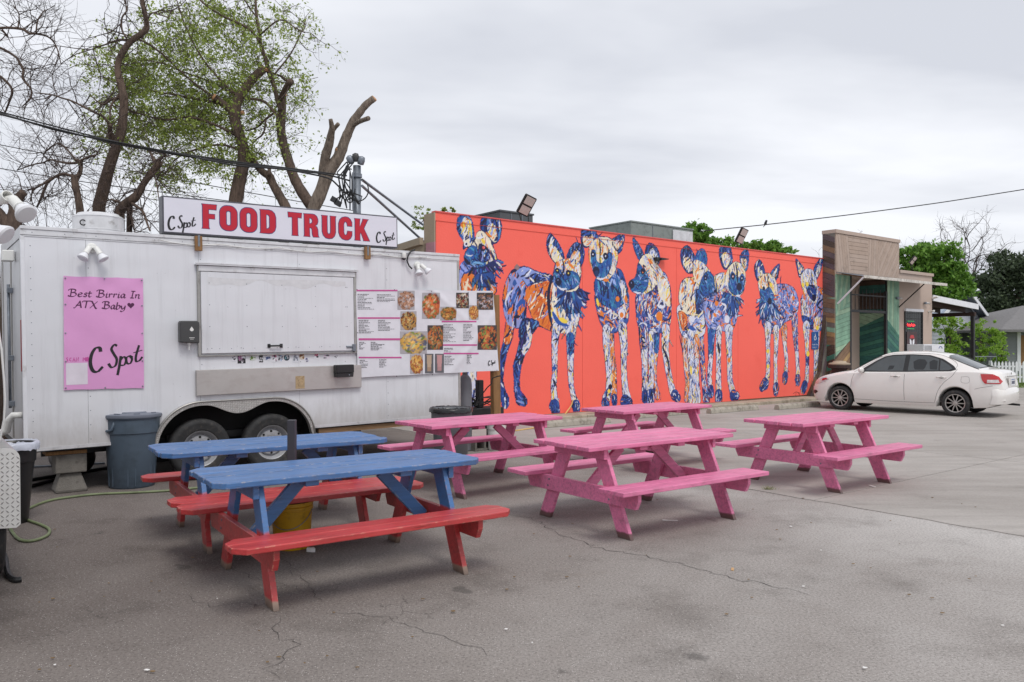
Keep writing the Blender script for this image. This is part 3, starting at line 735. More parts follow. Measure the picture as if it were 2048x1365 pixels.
# wheel arch: diamond plate fender following the two arches
mb = MB(); xs2 = list(np.linspace(xA - 0.545, xB + 0.545, 77))
def outer(x):
    r = 0.545; za = 0.36
    if x < xA: return za + math.sqrt(max(0, r * r - (x - xA) ** 2))
    if x > xB: return za + math.sqrt(max(0, r * r - (x - xB) ** 2))
    return za + r
def inner(x):
    r = 0.500; za = 0.36
    f = lambda c: za + math.sqrt(max(0, r * r - (x - c) ** 2)) if abs(x - c) < r else 0.0
    h = max(f(xA), f(xB)); mid = (xA + xB) / 2
    if xA < x < xB:                           # rounded drop between the tyres
        d = abs(x - mid) / 0.40
        h = 0.86 - (0.118 * (0.5 + 0.5 * math.cos(math.pi * d)) if d < 1 else 0)
    return max(h, 0.36 if abs(x - xA) >= r and abs(x - xB) >= r else h)
n = len(xs2); vs = []
for x in xs2:
    ou = outer(x); iu = min(inner(x), ou)
    vs += [(x, -0.045, iu), (x, -0.045, ou), (x, -0.004, ou + 0.006), (x, 0.03, iu)]
fs = []
for k in range(n - 1):
    a, b = 4 * k, 4 * k + 4
    fs += [(a, b, b + 1, a + 1), (a + 1, b + 1, b + 2, a + 2), (a, a + 3, b + 3, b)]
mb.add(vs, fs); fender = mb.build('wheel_arch', m_plate, trailer)
mb = MB()
for k in range(n - 1):
    pass
lip = [(x, -0.048, outer(x)) for x in xs2]; mb.tube(lip, 0.011, 6); mb.build('arch_lip', m_alu, fender, smooth=True)
mb = MB(); i = 0
x = xA - 0.5
while x < xB + 0.5:
    z = 0.4; j = 0
    while z < 0.92:
        if inner(x) + 0.012 < z < outer(x) - 0.012:
            a = R(45 if (i + j) % 2 else -45); d = Vector((math.cos(a), math.sin(a))) * 0.011; q = Vector((-d.y, d.x)) * 0.3
            P = [Vector((x, z)) + d, Vector((x, z)) + q, Vector((x, z)) - d, Vector((x, z)) - q]
            mb.add([(p_.x, -0.0465, p_.y) for p_ in P] + [(x, -0.050, z)], [(0, 1, 4), (1, 2, 4), (2, 3, 4), (3, 0, 4)])
        z += 0.021; j += 1
    x += 0.021; i += 1
o = mb.build('tread_lug', m_lug, fender); o['kind'] = 'stuff'
# dark wheel housing
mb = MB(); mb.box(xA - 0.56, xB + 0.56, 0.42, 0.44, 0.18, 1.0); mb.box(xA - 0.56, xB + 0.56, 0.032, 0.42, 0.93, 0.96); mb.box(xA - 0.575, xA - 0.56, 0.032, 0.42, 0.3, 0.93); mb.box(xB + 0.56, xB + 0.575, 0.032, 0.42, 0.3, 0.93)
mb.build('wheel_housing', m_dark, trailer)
mb = MB(); mb.tube([(xA, 0.2, zA), (xA, WT - 0.2, zA)], 0.035, 8); mb.tube([(xB, 0.2, zA), (xB, WT - 0.2, zA)], 0.035, 8); mb.box(xA - 0.3, xB + 0.3, 0.35, 0.41, 0.42, 0.5); mb.build('axle', m_blackm, trailer)
def tyre_rim(parent, x, z, side, R_=0.352, w_=0.19, rr_=0.205, y=0.05, spokes=None, holes=8, mrim=None):
    rot = Matrix.Translation((x, y, z)) @ Euler((R(90) * side, 0, 0)).to_matrix().to_4x4()
    wh = bpy.data.objects.new('wheel', None); COL.objects.link(wh); wh.parent = parent; wh.matrix_local = rot; wh.empty_display_size = 0.05
    h = w_ / 2
    prof = [(rr_ + 0.004, -h + 0.02), (rr_ + 0.02, -h), (R_ - 0.05, -h), (R_ - 0.012, -h + 0.018), (R_, -h + 0.04), (R_, h - 0.04), (R_ - 0.012, h - 0.018), (R_ - 0.05, h), (R_ - 0.06, h - 0.004), (rr_ + 0.03, h), (rr_ + 0.012, h - 0.006), (rr_ + 0.002, h - 0.02)]
    mb = MB(); mb.lathe(prof, 40, None, False); t_ = mb.build('tyre', m_tyre, wh, smooth=True, autos=50)
    mb = MB()
    if spokes is None:
        prof = [(0.0, h - 0.005), (0.028, h - 0.004), (0.046, h - 0.014), (0.05, h - 0.045), (0.075, h - 0.052), (0.105, h - 0.04), (0.15, h - 0.05), (0.168, h - 0.085), (rr_ - 0.015, h - 0.06), (rr_, h - 0.012), (rr_ + 0.008, h - 0.006), (rr_ + 0.008, -h + 0.02)]
        mb.lathe(prof, 36); mb.build('rim', mrim or m_rim, wh, smooth=True, autos=35)
        mb = MB()
        for k in range(holes):
            a = 2 * math.pi * k / holes; q = Matrix.Translation((0.135 * math.cos(a), 0.135 * math.sin(a), h - 0.043))
            mb.lathe([(0.0, 0.002), (0.014, 0.0015), (0.0155, -0.004)], 10, q)
        mb.build('rim_hole', m_dark, wh)
        mb = MB()
        for k in range(6):
            a = 2 * math.pi * (k + 0.5) / 6; q = Matrix.Translation((0.07 * math.cos(a), 0.07 * math.sin(a), h - 0.05))
            mb.lathe([(0.009, 0.0), (0.009, 0.018), (0.005, 0.022), (0.0, 0.022)], 6, q)
        mb.build('wheel_nut', m_alu, wh)
    return wh
for xc in (xA, xB):
    tyre_rim(trailer, xc, zA, 1, y=0.105); tyre_rim(trailer, xc, zA, -1, y=WT - 0.105)
# serving hatch
zq = [T(400, 541)[1], T(704, 545)[1]]
hx0, hx1 = T(400, 620)[0], T(706, 620)[0]
hz1 = (T(402, 541)[1] + T(704, 556)[1]) / 2; hz0 = (T(402, 706)[1] + T(706, 703)[1]) / 2
fr = MB()
fr.box(hx0 - 0.035, hx0, -0.028, -0.001, hz0 - 0.02, hz1 + 0.06); fr.box(hx1, hx1 + 0.04, -0.028, -0.001, hz0 - 0.02, hz1 + 0.06)
fr.box(hx0 - 0.035, hx1 + 0.04, -0.030, -0.001, hz0 - 0.035, hz0 - 0.0205)
hf = fr.build('hatch_frame', m_alu, trailer, bevel=0.003)
mb = MB(); mb.box(hx0 + 0.004, hx1 - 0.004, -0.034, -0.004, hz0 - 0.002, hz1 - 0.01); hatch = mb.build('serving_hatch', m_skin, trailer, bevel=0.006)
mb = MB(); mb.prism([(hx0 - 0.02, hz1 - 0.006), (hx1 + 0.02, hz1 - 0.006), (hx1 + 0.02, hz1 + 0.065), (hx0 - 0.02, hz1 + 0.065)], 0.036, None, -0.038); mb.build('hinge_cover', m_trim, trailer, bevel=0.006)
mb = MB(); mb.box(hx0 - 0.06, hx1 + 0.06, -0.062, -0.0005, hz1 + 0.067, hz1 + 0.082); mb.box(hx0 - 0.06, hx1 + 0.06, -0.066, -0.056, hz1 + 0.083, hz1 + 0.096); mb.build('rain_gutter', m_trim, trailer, bevel=0.002)
mb = MB()
for i in range(6):
    for j in range(4):
        x_ = hx0 + 0.12 + i * (hx1 - hx0 - 0.24) / 5; z_ = hz0 + 0.06 + j * (hz1 - hz0 - 0.2) / 3
        if j: x_ = hx0 + 0.1 + i * (hx1 - hx0 - 0.2) / 4 if i < 5 else x_
        rivet(x_, z_, -0.0345, 0.006)
for i in range(14): rivet(hx0 + 0.07 + i * (hx1 - hx0 - 0.14) / 13, hz0 + 0.055, -0.0345, 0.005)
o = mb.build('hatch_rivet', m_galv, hatch); o['kind'] = 'stuff'
# faded tide mark under the hinge, a real irregular film of old adhesive
tm = M('faded_adhesive_film', lin(212, 212, 214), 0.6, var=0.08, scale=14)
mb = MB(); rr = random.Random(3); n = 60; vs = []
for k in range(n + 1):
    x_ = hx0 + 0.08 + (hx1 - hx0 - 0.2) * k / n; zc_ = hz1 - 0.14 - 0.03 * math.sin(k * 0.21) - 0.02 * math.sin(k * 0.47 + 1)
    vs += [(x_, -0.0346, hz1 - 0.07 - 0.01 * math.sin(k * 0.1)), (x_, -0.0346, zc_ - (0.0 if k < 4 else 0.0))]
mb.add(vs, [(2 * k, 2 * k + 1, 2 * k + 3, 2 * k + 2) for k in range(n)]); mb.build('adhesive_mark', tm, hatch)
hxm = T(548, 692)
mb = MB(); mb.tube([(hxm[0] - 0.075, -0.036, hxm[1]), (hxm[0] - 0.07, -0.068, hxm[1]), (hxm[0] + 0.07, -0.068, hxm[1]), (hxm[0] + 0.075, -0.036, hxm[1])], 0.011, 8)
for s in (-1, 1): mb.box(hxm[0] + s * 0.078 - 0.018, hxm[0] + s * 0.078 + 0.018, -0.044, -0.0345, hxm[1] - 0.024, hxm[1] + 0.024)
mb.build('pull_handle', m_black, hatch, bevel=0.002)
mb = MB(); lx, lz = T(700, 694); mb.box(lx - 0.07, lx + 0.05, -0.05, -0.031, lz - 0.012, lz + 0.012); mb.box(lx + 0.015, lx + 0.06, -0.058, -0.031, lz - 0.06, lz + 0.035); mb.build('latch', m_galv, trailer, bevel=0.004)
# folded steel counter under the hatch
c1 = T(390, 737); c2 = T(720, 733); c3 = T(720, 778); c4 = T(391, 788)
zx0, zx1 = (c1[0] + c4[0]) / 2, (c2[0] + c3[0]) / 2; cz1 = (c1[1] + c2[1]) / 2; cz0 = (c3[1] + c4[1]) / 2
mb = MB(); mb.box(zx0, zx1, -0.05, -0.006, cz0, cz1); mb.build('folding_counter', m_steel, trailer, bevel=0.005)
cx0, cz_ = T(597, 764); mb = MB(); mb.box(cx0 - 0.06, cx0 + 0.06, -0.0525, -0.0505, cz_ - 0.085, cz_ + 0.075); tp = mb.build('paper_notice', M('brown_paper_notice', lin(176, 152, 118), 0.8, var=0.2, scale=30, dirt=(lin(110, 85, 60), 0.5, 0.6)), trailer)
# sign brackets of raw timber
for px_, a, b in ((397, 476, 502), (735, 497, 519)):
    x_, z1 = T(px_, a, -0.05); z0 = T(px_, b, -0.05)[1]
    mb = MB(); mb.box(x_ - 0.04, x_ + 0.04, -0.065, -0.024, z0, z1 + 0.02); br = mb.build('timber_bracket', m_rawwood, trailer, bevel=0.003)
    mb = MB(); mb.box(x_ - 0.012, x_ + 0.012, -0.068, -0.0655, z0 + 0.05, z1 + 0.03); mb.build('bracket_bolt', m_galv, br)
# roof vent drum
vx, vz = T(197, 455); vy = 0.55; vx = T(197, 455, vy)[0]
RV = 0.265; ztop = 0.30
mb = MB(); mb.lathe([(RV, 0), (RV + 0.008, 0.01), (RV, 0.02), (RV, 0.05), (RV + 0.006, 0.055), (RV, 0.06), (RV, 0.20), (RV + 0.008, 0.205), (RV - 0.01, 0.22), (RV - 0.04, 0.235), (RV - 0.05, 0.25), (0.0, 0.255)], 40, Matrix.Translation((vx, vy, ZT + 0.013)))
vent = mb.build('roof_vent', m_trim, trailer, smooth=True, autos=30)
mb = MB(); mb.tube([(vx - RV * 0.72 + 0.03 * math.cos(a), vy - RV * 0.75, ZT + 0.13 + 0.03 * math.sin(a)) for a in np.linspace(0, 5.6, 10)], 0.007, 6); mb.build('vent_handle', m_black, vent)
# extension lead tacked along the top rail
mb = MB(); P = []
for k in range(40):
    x_ = T(320, 480)[0] + (T(860, 505)[0] - T(320, 480)[0]) * k / 39; P.append((x_, -0.028, ZT - 0.055 - 0.035 * abs(math.sin(k * 0.42)) ** 0.7))
mb.tube(P, 0.0045, 5); mb.build('white_lead', m_white, trailer)
# hitch tongue at the right end
mb = MB(); mb.box(LT, LT + 0.9, 0.9, 1.2, ZB - 0.12, ZB - 0.03); mb.build('tongue', m_blackm, trailer)
# stickers under the hatch: each one its own piece
def sticker(px0, px1, py0, py1, kind, seed):
    x0, z1 = T(px0, py0); x1, z0 = T(px1, py1); n = 22; rr = np.random.default_rng(seed)
    xs_ = np.linspace(0, 1, n); zs_ = np.linspace(0, 1, n); X, Z = np.meshgrid(xs_, zs_)
    c = np.zeros((n, n, 3)); bgc, blobs = kind
    c[:] = lin(*bgc)
    for k in range(blobs[1]):
        cx_, cz2, rx, rz_ = rr.uniform(0.15, 0.85), rr.uniform(0.15, 0.85), rr.uniform(0.06, 0.22), rr.uniform(0.06, 0.2)
        mk = ((X - cx_) / rx) ** 2 + ((Z - cz2) / rz_) ** 2 < 1; c[mk] = lin(*blobs[0][k % len(blobs[0])])
    V = np.stack([x0 + X * (x1 - x0), np.full_like(X, -0.0022), z0 + Z * (z1 - z0)], -1).reshape(-1, 3)
    I = np.arange(n * n).reshape(n, n); Fq = np.stack([I[:-1, :-1], I[:-1, 1:], I[1:, 1:], I[1:, :-1]], -1).reshape(-1, 4)
    if blobs[2]:                               # round sticker
        cc = V.reshape(n, n, 3)[:-1, :-1]; mk = ((X[:-1, :-1] - 0.5) ** 2 + (Z[:-1, :-1] - 0.5) ** 2 < 0.24).reshape(-1); Fq = Fq[mk]
    mesh_np('sticker', V, Fq, m_print, trailer, col=c.reshape(-1, 3))
BLK, WHI = (30, 30, 34), (225, 225, 230)
for i, a in enumerate([(463, 473, 712, 723, (WHI, ([BLK, WHI], 9, 0))), (475, 491, 711, 727, (BLK, ([(190, 120, 170), (120, 110, 120), WHI, BLK], 16, 0))),
        (498, 512, 712, 722, ((214, 220, 210), ([(90, 120, 50), (110, 140, 60)], 8, 1))), (518, 526, 711, 725, (BLK, ([WHI, BLK], 8, 0))),
        (527, 542, 713, 721, ((214, 216, 224), ([(40, 60, 110), (60, 80, 130)], 9, 1))), (544, 555, 709, 725, (WHI, ([(170, 80, 120), BLK, WHI], 14, 0))),
        (556, 566, 708, 724, (WHI, ([(150, 150, 160), (60, 60, 70), (120, 160, 200)], 12, 0))), (567, 579, 710, 722, ((40, 60, 70), ([WHI, (120, 160, 170)], 4, 1))),
        (585, 597, 706, 725, ((214, 216, 222), ([(150, 155, 160), (110, 115, 130)], 10, 0))), (598, 609, 707, 720, ((212, 200, 180), ([(150, 100, 40), (120, 70, 30)], 8, 1))),
        (610, 617, 716, 725, ((214, 214, 224), ([(60, 60, 140), (60, 60, 70)], 5, 1))), (627, 637, 704, 718, (WHI, ([(180, 80, 110), BLK], 9, 0))),
        (645, 661, 710, 719, ((222, 216, 224), ([(190, 130, 170), (90, 90, 100)], 6, 1))), (668, 676, 712, 716, (WHI, ([(50, 50, 60)], 7, 0)))]):
    sticker(a[0], a[1], a[2], a[3], a[4], i)
# ------------------------------------------------------------------ things on the trailer
# rooftop sign
SG = TR
sy = -0.02
sA = T(324, 391, sy); sB = T(795, 434, sy); sC = T(794, 497, sy); sD = T(325, 466, sy)
sx0, sx1 = sA[0], sB[0]; sz0 = ZT + 0.012; sz1 = sA[1]
sz1b = sB[1]
sgn = thing('rooftop_sign', 'long white lightbox sign reading FOOD TRUCK in red letters, on the trailer roof edge', 'sign', TR.loc, rot=TR.rot)
m_face = M('white_sign_face', lin(222, 222, 232), 0.3, var=0.03); m_redl = M('red_sign_vinyl', lin(190, 22, 48), 0.35, var=0.05); m_navyl = M('navy_keyline_vinyl', lin(72, 62, 120), 0.4)
m_frame = M('grey_sign_frame', lin(92, 92, 98), 0.4, 0.5, var=0.15)
zb0, zb1 = max(sD[1], ZT + 0.012), max(sC[1], ZT + 0.012)
def sgz(x, f): t_ = (x - sx0) / (sx1 - sx0); return (zb0 + (zb1 - zb0) * t_) * (1 - f) + (sz1 + (sz1b - sz1) * t_) * f
poly = [(sx0, zb0), (sx1, zb1), (sx1, sz1b), (sx0, sz1)]
mb = MB(); mb.prism(poly, 0.15, None, sy + 0.005); mb.build('sign_box', m_frame, sgn, bevel=0.004)
mb = MB(); q = 0.018; poly2 = [(sx0 + q, zb0 + q), (sx1 - q, zb1 + q), (sx1 - q, sz1b - q), (sx0 + q, sz1 - q)]
mb.prism(poly2, 0.006, None, sy - 0.002); mb.build('sign_face', m_face, sgn)
word = 'FOOD TRUCK'; xw0, xw1 = T(404, 450, sy)[0], T(738, 450, sy)[0]
tot = sum(CAP[c][0] if c != ' ' else 0.42 for c in word) + 0.09 * (len(word) - 1) - 0.09
lh = (T(405, 410, sy)[1] - T(405, 459, sy)[1]); sxs = (xw1 - xw0) / (tot * lh); cx_ = xw0
for c in word:
    if c == ' ': cx_ += 0.42 * lh * sxs; continue
    zl = T(430, 459, sy)[1] + (T(738, 483, sy)[1] - T(430, 459, sy)[1]) * (cx_ - xw0) / (xw1 - xw0)
    k_ = cap_mesh(c, cx_, zl, lh, sy - 0.0035, 0.009, sxs).build('letter_outline', m_navyl, sgn)
    cap_mesh(c, cx_, zl, lh, sy - 0.0050, 0.0, sxs).build('letter', m_redl, k_)
    cx_ += (CAP[c][0] + 0.09) * lh * sxs
m_inkb = M('black_ink', (0.012, 0.012, 0.014), 0.45)
for pxa, pya, hh in ((337, 459, 0.135), (753, 485, 0.125)):
    q = T(pxa, pya, sy); script_logo(sgn, q[0], q[1], hh, sy - 0.0045, m_inkb)
# pink banner
def banner(name, label, cat, corners, y, mat, nx=40, nz=40, wob=0.004, seed=0, colf=None, hfun=None):
    """cloth patch through four photo corners (tl, tr, br, bl) on a plane of the trailer frame"""
    t = thing(name, label, cat, TR.loc, rot=TR.rot)
    C4 = [T(a, b, y) for a, b in corners]; rr = random.Random(seed)
    def P(u, v):                              # u right, v up
        tl, tr, br, bl = C4
        x = (tl[0] * (1 - u) + tr[0] * u) * v + (bl[0] * (1 - u) + br[0] * u) * (1 - v)
        z = (tl[1] * (1 - u) + tr[1] * u) * v + (bl[1] * (1 - u) + br[1] * u) * (1 - v)
        return x, z
    V = []; Cc = []
    for j in range(nz + 1):
        for i in range(nx + 1):
            u, v = i / nx, j / nz; x, z = P(u, v)
            if v > 0.99: z -= 0.006 * abs(math.sin(u * math.pi * 3))
            if v < 0.01: z += 0.005 * abs(math.sin(u * math.pi * 3))
            V.append((x, y + (hfun(u, v) if hfun else wob * math.sin(u * 9 + v * 5)), z))
            Cc.append(colf(u, v) if colf else (1, 1, 1))
    I = np.arange((nx + 1) * (nz + 1)).reshape(nz + 1, nx + 1)
    Fq = np.stack([I[:-1, :-1], I[:-1, 1:], I[1:, 1:], I[1:, :-1]], -1).reshape(-1, 4)
    o = mesh_np('sheet', V, Fq, mat, t, smooth=True, col=np.array(Cc))
    return t, P
m_pinkb = M('pink_banner_vinyl', lin(222, 158, 208), 0.4, var=0.04)
hp = lambda u, v: -0.004 + 0.004 * math.sin(u * 7 + v * 13) * (1 - abs(2 * v - 1)) + 0.006 * math.exp(-((v - 0.92) / 0.06) ** 2) * math.sin(u * 14)
pb, PB = banner('pink_banner', 'pink banner reading Best Birria In ATX Baby, on the white trailer side', 'banner', [(127, 552), (286, 557), (288, 777), (128, 781)], -0.012, m_pinkb, hfun=hp)
m_plum = M('plum_ink', lin(84, 30, 74), 0.45); m_mag = M('magenta_ink', lin(200, 84, 160), 0.45); m_wcard = M('white_print_panel', lin(222, 214, 224), 0.45)
def lines(parent, s, pxa, pya, pxb, pyb, hh, mat, bold=1.0, y=-0.027):
    a, b = T(pxa, pya, y), T(pxb, pyb, y); adv = sum(G[c][0] for c in s); sx_ = (b[0] - a[0]) / (adv * hh)
    mb = MB(); text_strokes(mb, s, a[0], a[1], hh, (R(35), 0.16, 0.045), y, (b[1] - a[1]) / (b[0] - a[0]), sx_, bold)
    return mb.build('lettering', mat, parent, kind='stuff')
lh2 = T(140, 576, -0.02)[1] - T(140, 594, -0.02)[1]
lines(pb, 'Best Birria In', 137, 593, 281, 597, lh2 * 0.82, m_plum, 1.25)
lines(pb, 'ATX Baby', 148, 616, 252, 619, lh2 * 0.82, m_plum, 1.3)
mb = MB(); hx_, hz_ = T(262, 611, -0.027); heart(mb, hx_, hz_, 0.036, -0.027); mb.build('heart_mark', m_plum, pb)
q = T(181, 744, -0.02); script_logo(pb, q[0], q[1], (T(183, 690)[1] - q[1]) * 0.80, -0.0145, m_inkb, 0.062)
GS = {'S': [[(0.4, 0.9), (0.1, 0.8), (0.3, 0.5), (0.4, 0.2), (0.0, 0.05)]], 'C': [[(0.45, 0.8), (0.15, 0.8), (0.05, 0.3), (0.4, 0.1)]], 'A': [[(0, 0), (0.25, 0.95), (0.45, 0)], [(0.1, 0.4), (0.4, 0.4)]],
      'N': [[(0, 0), (0.05, 0.9), (0.4, 0.05), (0.45, 0.95)]], 'M': [[(0, 0), (0.05, 0.9), (0.25, 0.3), (0.45, 0.9), (0.5, 0)]], 'E': [[(0.4, 0.9), (0.05, 0.85), (0.05, 0.05), (0.4, 0.05)], [(0.05, 0.5), (0.3, 0.5)]], ' ': [],
      'P': [[(0.05, 0), (0.05, 0.95), (0.4, 0.85), (0.4, 0.55), (0.05, 0.45)]], 'R': [[(0.05, 0), (0.05, 0.95), (0.4, 0.85), (0.35, 0.5), (0.05, 0.5)], [(0.2, 0.5), (0.45, 0)]], 'K': [[(0.05, 0), (0.05, 0.95)], [(0.42, 0.95), (0.08, 0.45), (0.45, 0)]],
      'I': [[(0.25, 0), (0.25, 0.95)]], 'G': [[(0.42, 0.8), (0.2, 0.92), (0.05, 0.5), (0.2, 0.05), (0.42, 0.2), (0.42, 0.45), (0.28, 0.45)]], 'O': [[(0.2, 0.95), (0.04, 0.5), (0.22, 0.02), (0.42, 0.5), (0.2, 0.95)]],
      'L': [[(0.05, 0.95), (0.05, 0.03), (0.4, 0.03)]], 'Y': [[(0.02, 0.95), (0.23, 0.5), (0.44, 0.95)], [(0.23, 0.5), (0.23, 0)]]}
def plain(mb, s, x, z, h, wd, y, adv=0.62, slope=0.0, mat4=None):
    for i, c in enumerate(s):
        for k in GS[c]:
            L, Rr = ribbon([(x + (i * adv + p[0]) * h, z + p[1] * h + i * adv * h * slope) for p in k], None, wd); n = len(L)
            vs = [(a.x, y, a.y) for a in L] + [(a.x, y, a.y) for a in Rr]
            mb.add(vs, [(j, j + 1, n + j + 1, n + j) for j in range(n - 1)])
mb = MB(); q = T(132, 724, -0.027); plain(mb, 'SCAN ME', q[0], q[1], 0.048, 0.009, -0.027, 0.68); mb.build('lettering', m_mag, pb, kind='stuff')
mb = MB(); hx_, hz_ = T(174, 719, -0.027); heart(mb, hx_, hz_, 0.026, -0.027); mb.build('heart_mark', m_mag, pb)
a, b = T(132, 727, -0.027), T(176, 769, -0.027); mb = MB(); n_ = 12; mb.add([(a[0] + (b[0] - a[0]) * i / n_, 0, b[1] + (a[1] - b[1]) * j / n_) for j in range(n_ + 1) for i in range(n_ + 1)], [(j * (n_ + 1) + i, j * (n_ + 1) + i + 1, (j + 1) * (n_ + 1) + i + 1, (j + 1) * (n_ + 1) + i) for j in range(n_) for i in range(n_)]); mb.build('blank_print_panel', m_wcard, pb)
mb = MB()
for u, v in [(0.02, 0.98), (0.5, 0.985), (0.98, 0.98), (0.02, 0.5), (0.98, 0.5), (0.02, 0.75), (0.98, 0.75), (0.02, 0.25), (0.98, 0.25), (0.02, 0.02), (0.5, 0.015), (0.98, 0.02)]:
    x_, z_ = PB(u, v); rivet(x_, z_, -0.024, 0.009)
mb.build('grommet', m_galv, pb)
bw_ = [T(a, b, -0.012) for a, b in ((127, 552), (286, 557), (288, 777), (128, 781))]
for ch in pb.children:                        # the print lies on the cloth, folds included
    if ch.name.split('.')[0] in ('sheet', 'grommet'): continue
    for v_ in ch.data.vertices:
        u_ = (v_.co.x - bw_[0][0]) / (bw_[1][0] - bw_[0][0]); w_ = (v_.co.z - bw_[3][1]) / (bw_[0][1] - bw_[3][1])
        v_.co.y = -0.012 + hp(u_, w_) - (0.0022 if 'script' in ch.name else 0.0012)
# menu banner
foods = [(795, 829, 582, 620, 'pork'), (844, 879, 586, 638, 'taco'), (880, 912, 614, 641, 'fried'), (912, 937, 586, 617, 'slaw'), (937, 956, 611, 640, 'fries'), (953, 985, 586, 620, 'bowl'),
         (801, 833, 623, 661, 'quesa'), (800, 854, 663, 708, 'tacos'), (855, 886, 651, 700, 'roll'), (954, 992, 651, 700, 'shrimp'), (820, 846, 709, 748, 'fries'), (850, 867, 708, 747, 'drink'), (870, 888, 708, 746, 'pinkdrink')]
pal = {'pork': [(190, 140, 110), (215, 175, 150), (150, 105, 80), (205, 195, 195)], 'taco': [(215, 110, 50), (120, 140, 60), (190, 160, 110), (150, 60, 40), (230, 200, 160)], 'fried': [(195, 125, 50), (225, 170, 90), (90, 110, 60), (150, 80, 30)],
       'slaw': [(60, 45, 38), (190, 160, 110), (225, 215, 195), (150, 60, 50)], 'fries': [(225, 170, 80), (190, 110, 40), (230, 190, 120), (180, 90, 60)], 'bowl': [(60, 50, 45), (190, 140, 100), (130, 120, 125), (205, 195, 200), (150, 90, 60)],
       'quesa': [(200, 150, 75), (150, 80, 35), (215, 190, 130), (70, 60, 45)], 'tacos': [(225, 175, 80), (110, 115, 140), (210, 205, 150), (240, 195, 110), (140, 160, 60), (190, 160, 130)], 'roll': [(200, 110, 50), (120, 115, 60), (70, 65, 65), (215, 165, 110)],
       'shrimp': [(200, 95, 45), (70, 65, 50), (215, 150, 80), (150, 170, 80), (50, 45, 48)], 'drink': [(190, 165, 140), (170, 140, 115), (100, 100, 105)], 'pinkdrink': [(200, 150, 150), (185, 140, 140), (105, 105, 110)]}
def hm(u, v):
    d = 0.004 * math.sin(u * 8 + v * 4)
    d += 0.022 * math.exp(-(((u - 0.66) + (v - 0.80) * 0.7) / 0.035) ** 2) * max(0, v - 0.35)       # diagonal folds
    d += 0.016 * math.exp(-(((u - 0.78) + (v - 0.9) * 0.45) / 0.03) ** 2) * max(0, v - 0.4)
    d += 0.012 * math.exp(-(((u - 0.84) - (v - 0.4) * 0.5) / 0.03) ** 2) * (1 - abs(v - 0.4))
    return -d - (0.02 * max(0, u - 0.75) * 4)
def colm(u, v): return lin(226, 226, 232)
MC = [(712, 577), (985, 582), (996, 742), (715, 756)]
mnu, PM = banner('menu_banner', 'white vinyl menu banner with food photographs, hung past the right end of the trailer', 'banner', MC, -0.03, m_print, 90, 60, hfun=hm, colf=colm)
def uv_of(px, py):
    x, z = T(px, py, -0.03); u, v = 0.5, 0.5
    for _ in range(12):
        e = 1e-3; a = PM(u, v); du = PM(u + e, v); dv = PM(u, v + e)
        j11, j21 = (du[0] - a[0]) / e, (du[1] - a[1]) / e; j12, j22 = (dv[0] - a[0]) / e, (dv[1] - a[1]) / e
        det = j11 * j22 - j12 * j21; rx, rz_ = x - a[0], z - a[1]
        u += (j22 * rx - j12 * rz_) / det; v += (-j21 * rx + j11 * rz_) / det
    return u, v
def on_menu(u, v, lift): x, z = PM(u, v); return (x, -0.03 + hm(u, v) - lift, z)
def patch(name, px0, px1, py0, py1, colfun, n, m_, lift=0.003):
    V, C_ = [], []
    for j in range(m_ + 1):
        for i in range(n + 1):
            u, v = uv_of(px0 + (px1 - px0) * i / n, py1 + (py0 - py1) * j / m_); V.append(on_menu(u, v, lift)); C_.append(colfun(i / n, j / m_))
    I = np.arange((n + 1) * (m_ + 1)).reshape(m_ + 1, n + 1); Fq = np.stack([I[:-1, :-1], I[:-1, 1:], I[1:, 1:], I[1:, :-1]], -1).reshape(-1, 4)
    return mesh_np(name, V, Fq, m_print, mnu, smooth=True, col=np.array(C_))
for fi, (x0, x1, y0, y1, kd) in enumerate(foods):
    rr = np.random.default_rng(fi); P_ = pal[kd]; nn = 26
    blobs = []
    for k in range(150):
        blobs.append((rr.uniform(0, 1), rr.uniform(0, 1), rr.uniform(0.05, 0.19) * (1 - k / 220), rr.uniform(0, 3.1), P_[rr.integers(0, len(P_))], rr.uniform(0.55, 1.1)))
    def cf(u, v, blobs=blobs, P_=P_, kd=kd):
        c = P_[0]; sh = 1.0
        if 'drink' in kd:
            if abs(u - 0.5) > 0.30 - 0.1 * (1 - v) or v < 0.12 or v > 0.92: return tuple(x * 0.9 for x in lin(*P_[2]))
            return lin(*(P_[0] if v > 0.3 else P_[1]))
        el = ((u - 0.5) / 0.52) ** 2 + ((v - 0.48) / 0.5) ** 2
        if el > 1.0 + 0.12 * math.sin(u * 19 + v * 13): return lin(*((176, 172, 176) if kd not in ('slaw', 'bowl', 'shrimp', 'roll') else (70, 62, 62)))
        lt_ = 1.15 - 0.55 * el * (1 - v * 0.5)
        for cx_, cy, r, a, col, s_ in blobs:
            du, dv = (u - cx_), (v - cy); p_, q_ = du * math.cos(a) + dv * math.sin(a), -du * math.sin(a) + dv * math.cos(a)
            if (p_ / r) ** 2 + (q_ / (r * 0.4)) ** 2 < 1: c = col; sh = s_
        return tuple(x * sh * lt_ for x in lin(*c))
    patch('food_photo', x0, x1, y0, y1, cf, 24, 24)
mag = lin(200, 84, 150)
for x0, x1, y0, y1 in ((713, 795, 580, 583), (715, 800, 635, 638), (717, 801, 677, 681), (717, 803, 714, 717), (883, 952, 642, 645), (886, 953, 689, 692), (887, 956, 706, 709)):
    patch('heading_bar', x0, x1, y0, y1, lambda u, v: mag, 14, 2)
mb = MB(); rr = random.Random(11)
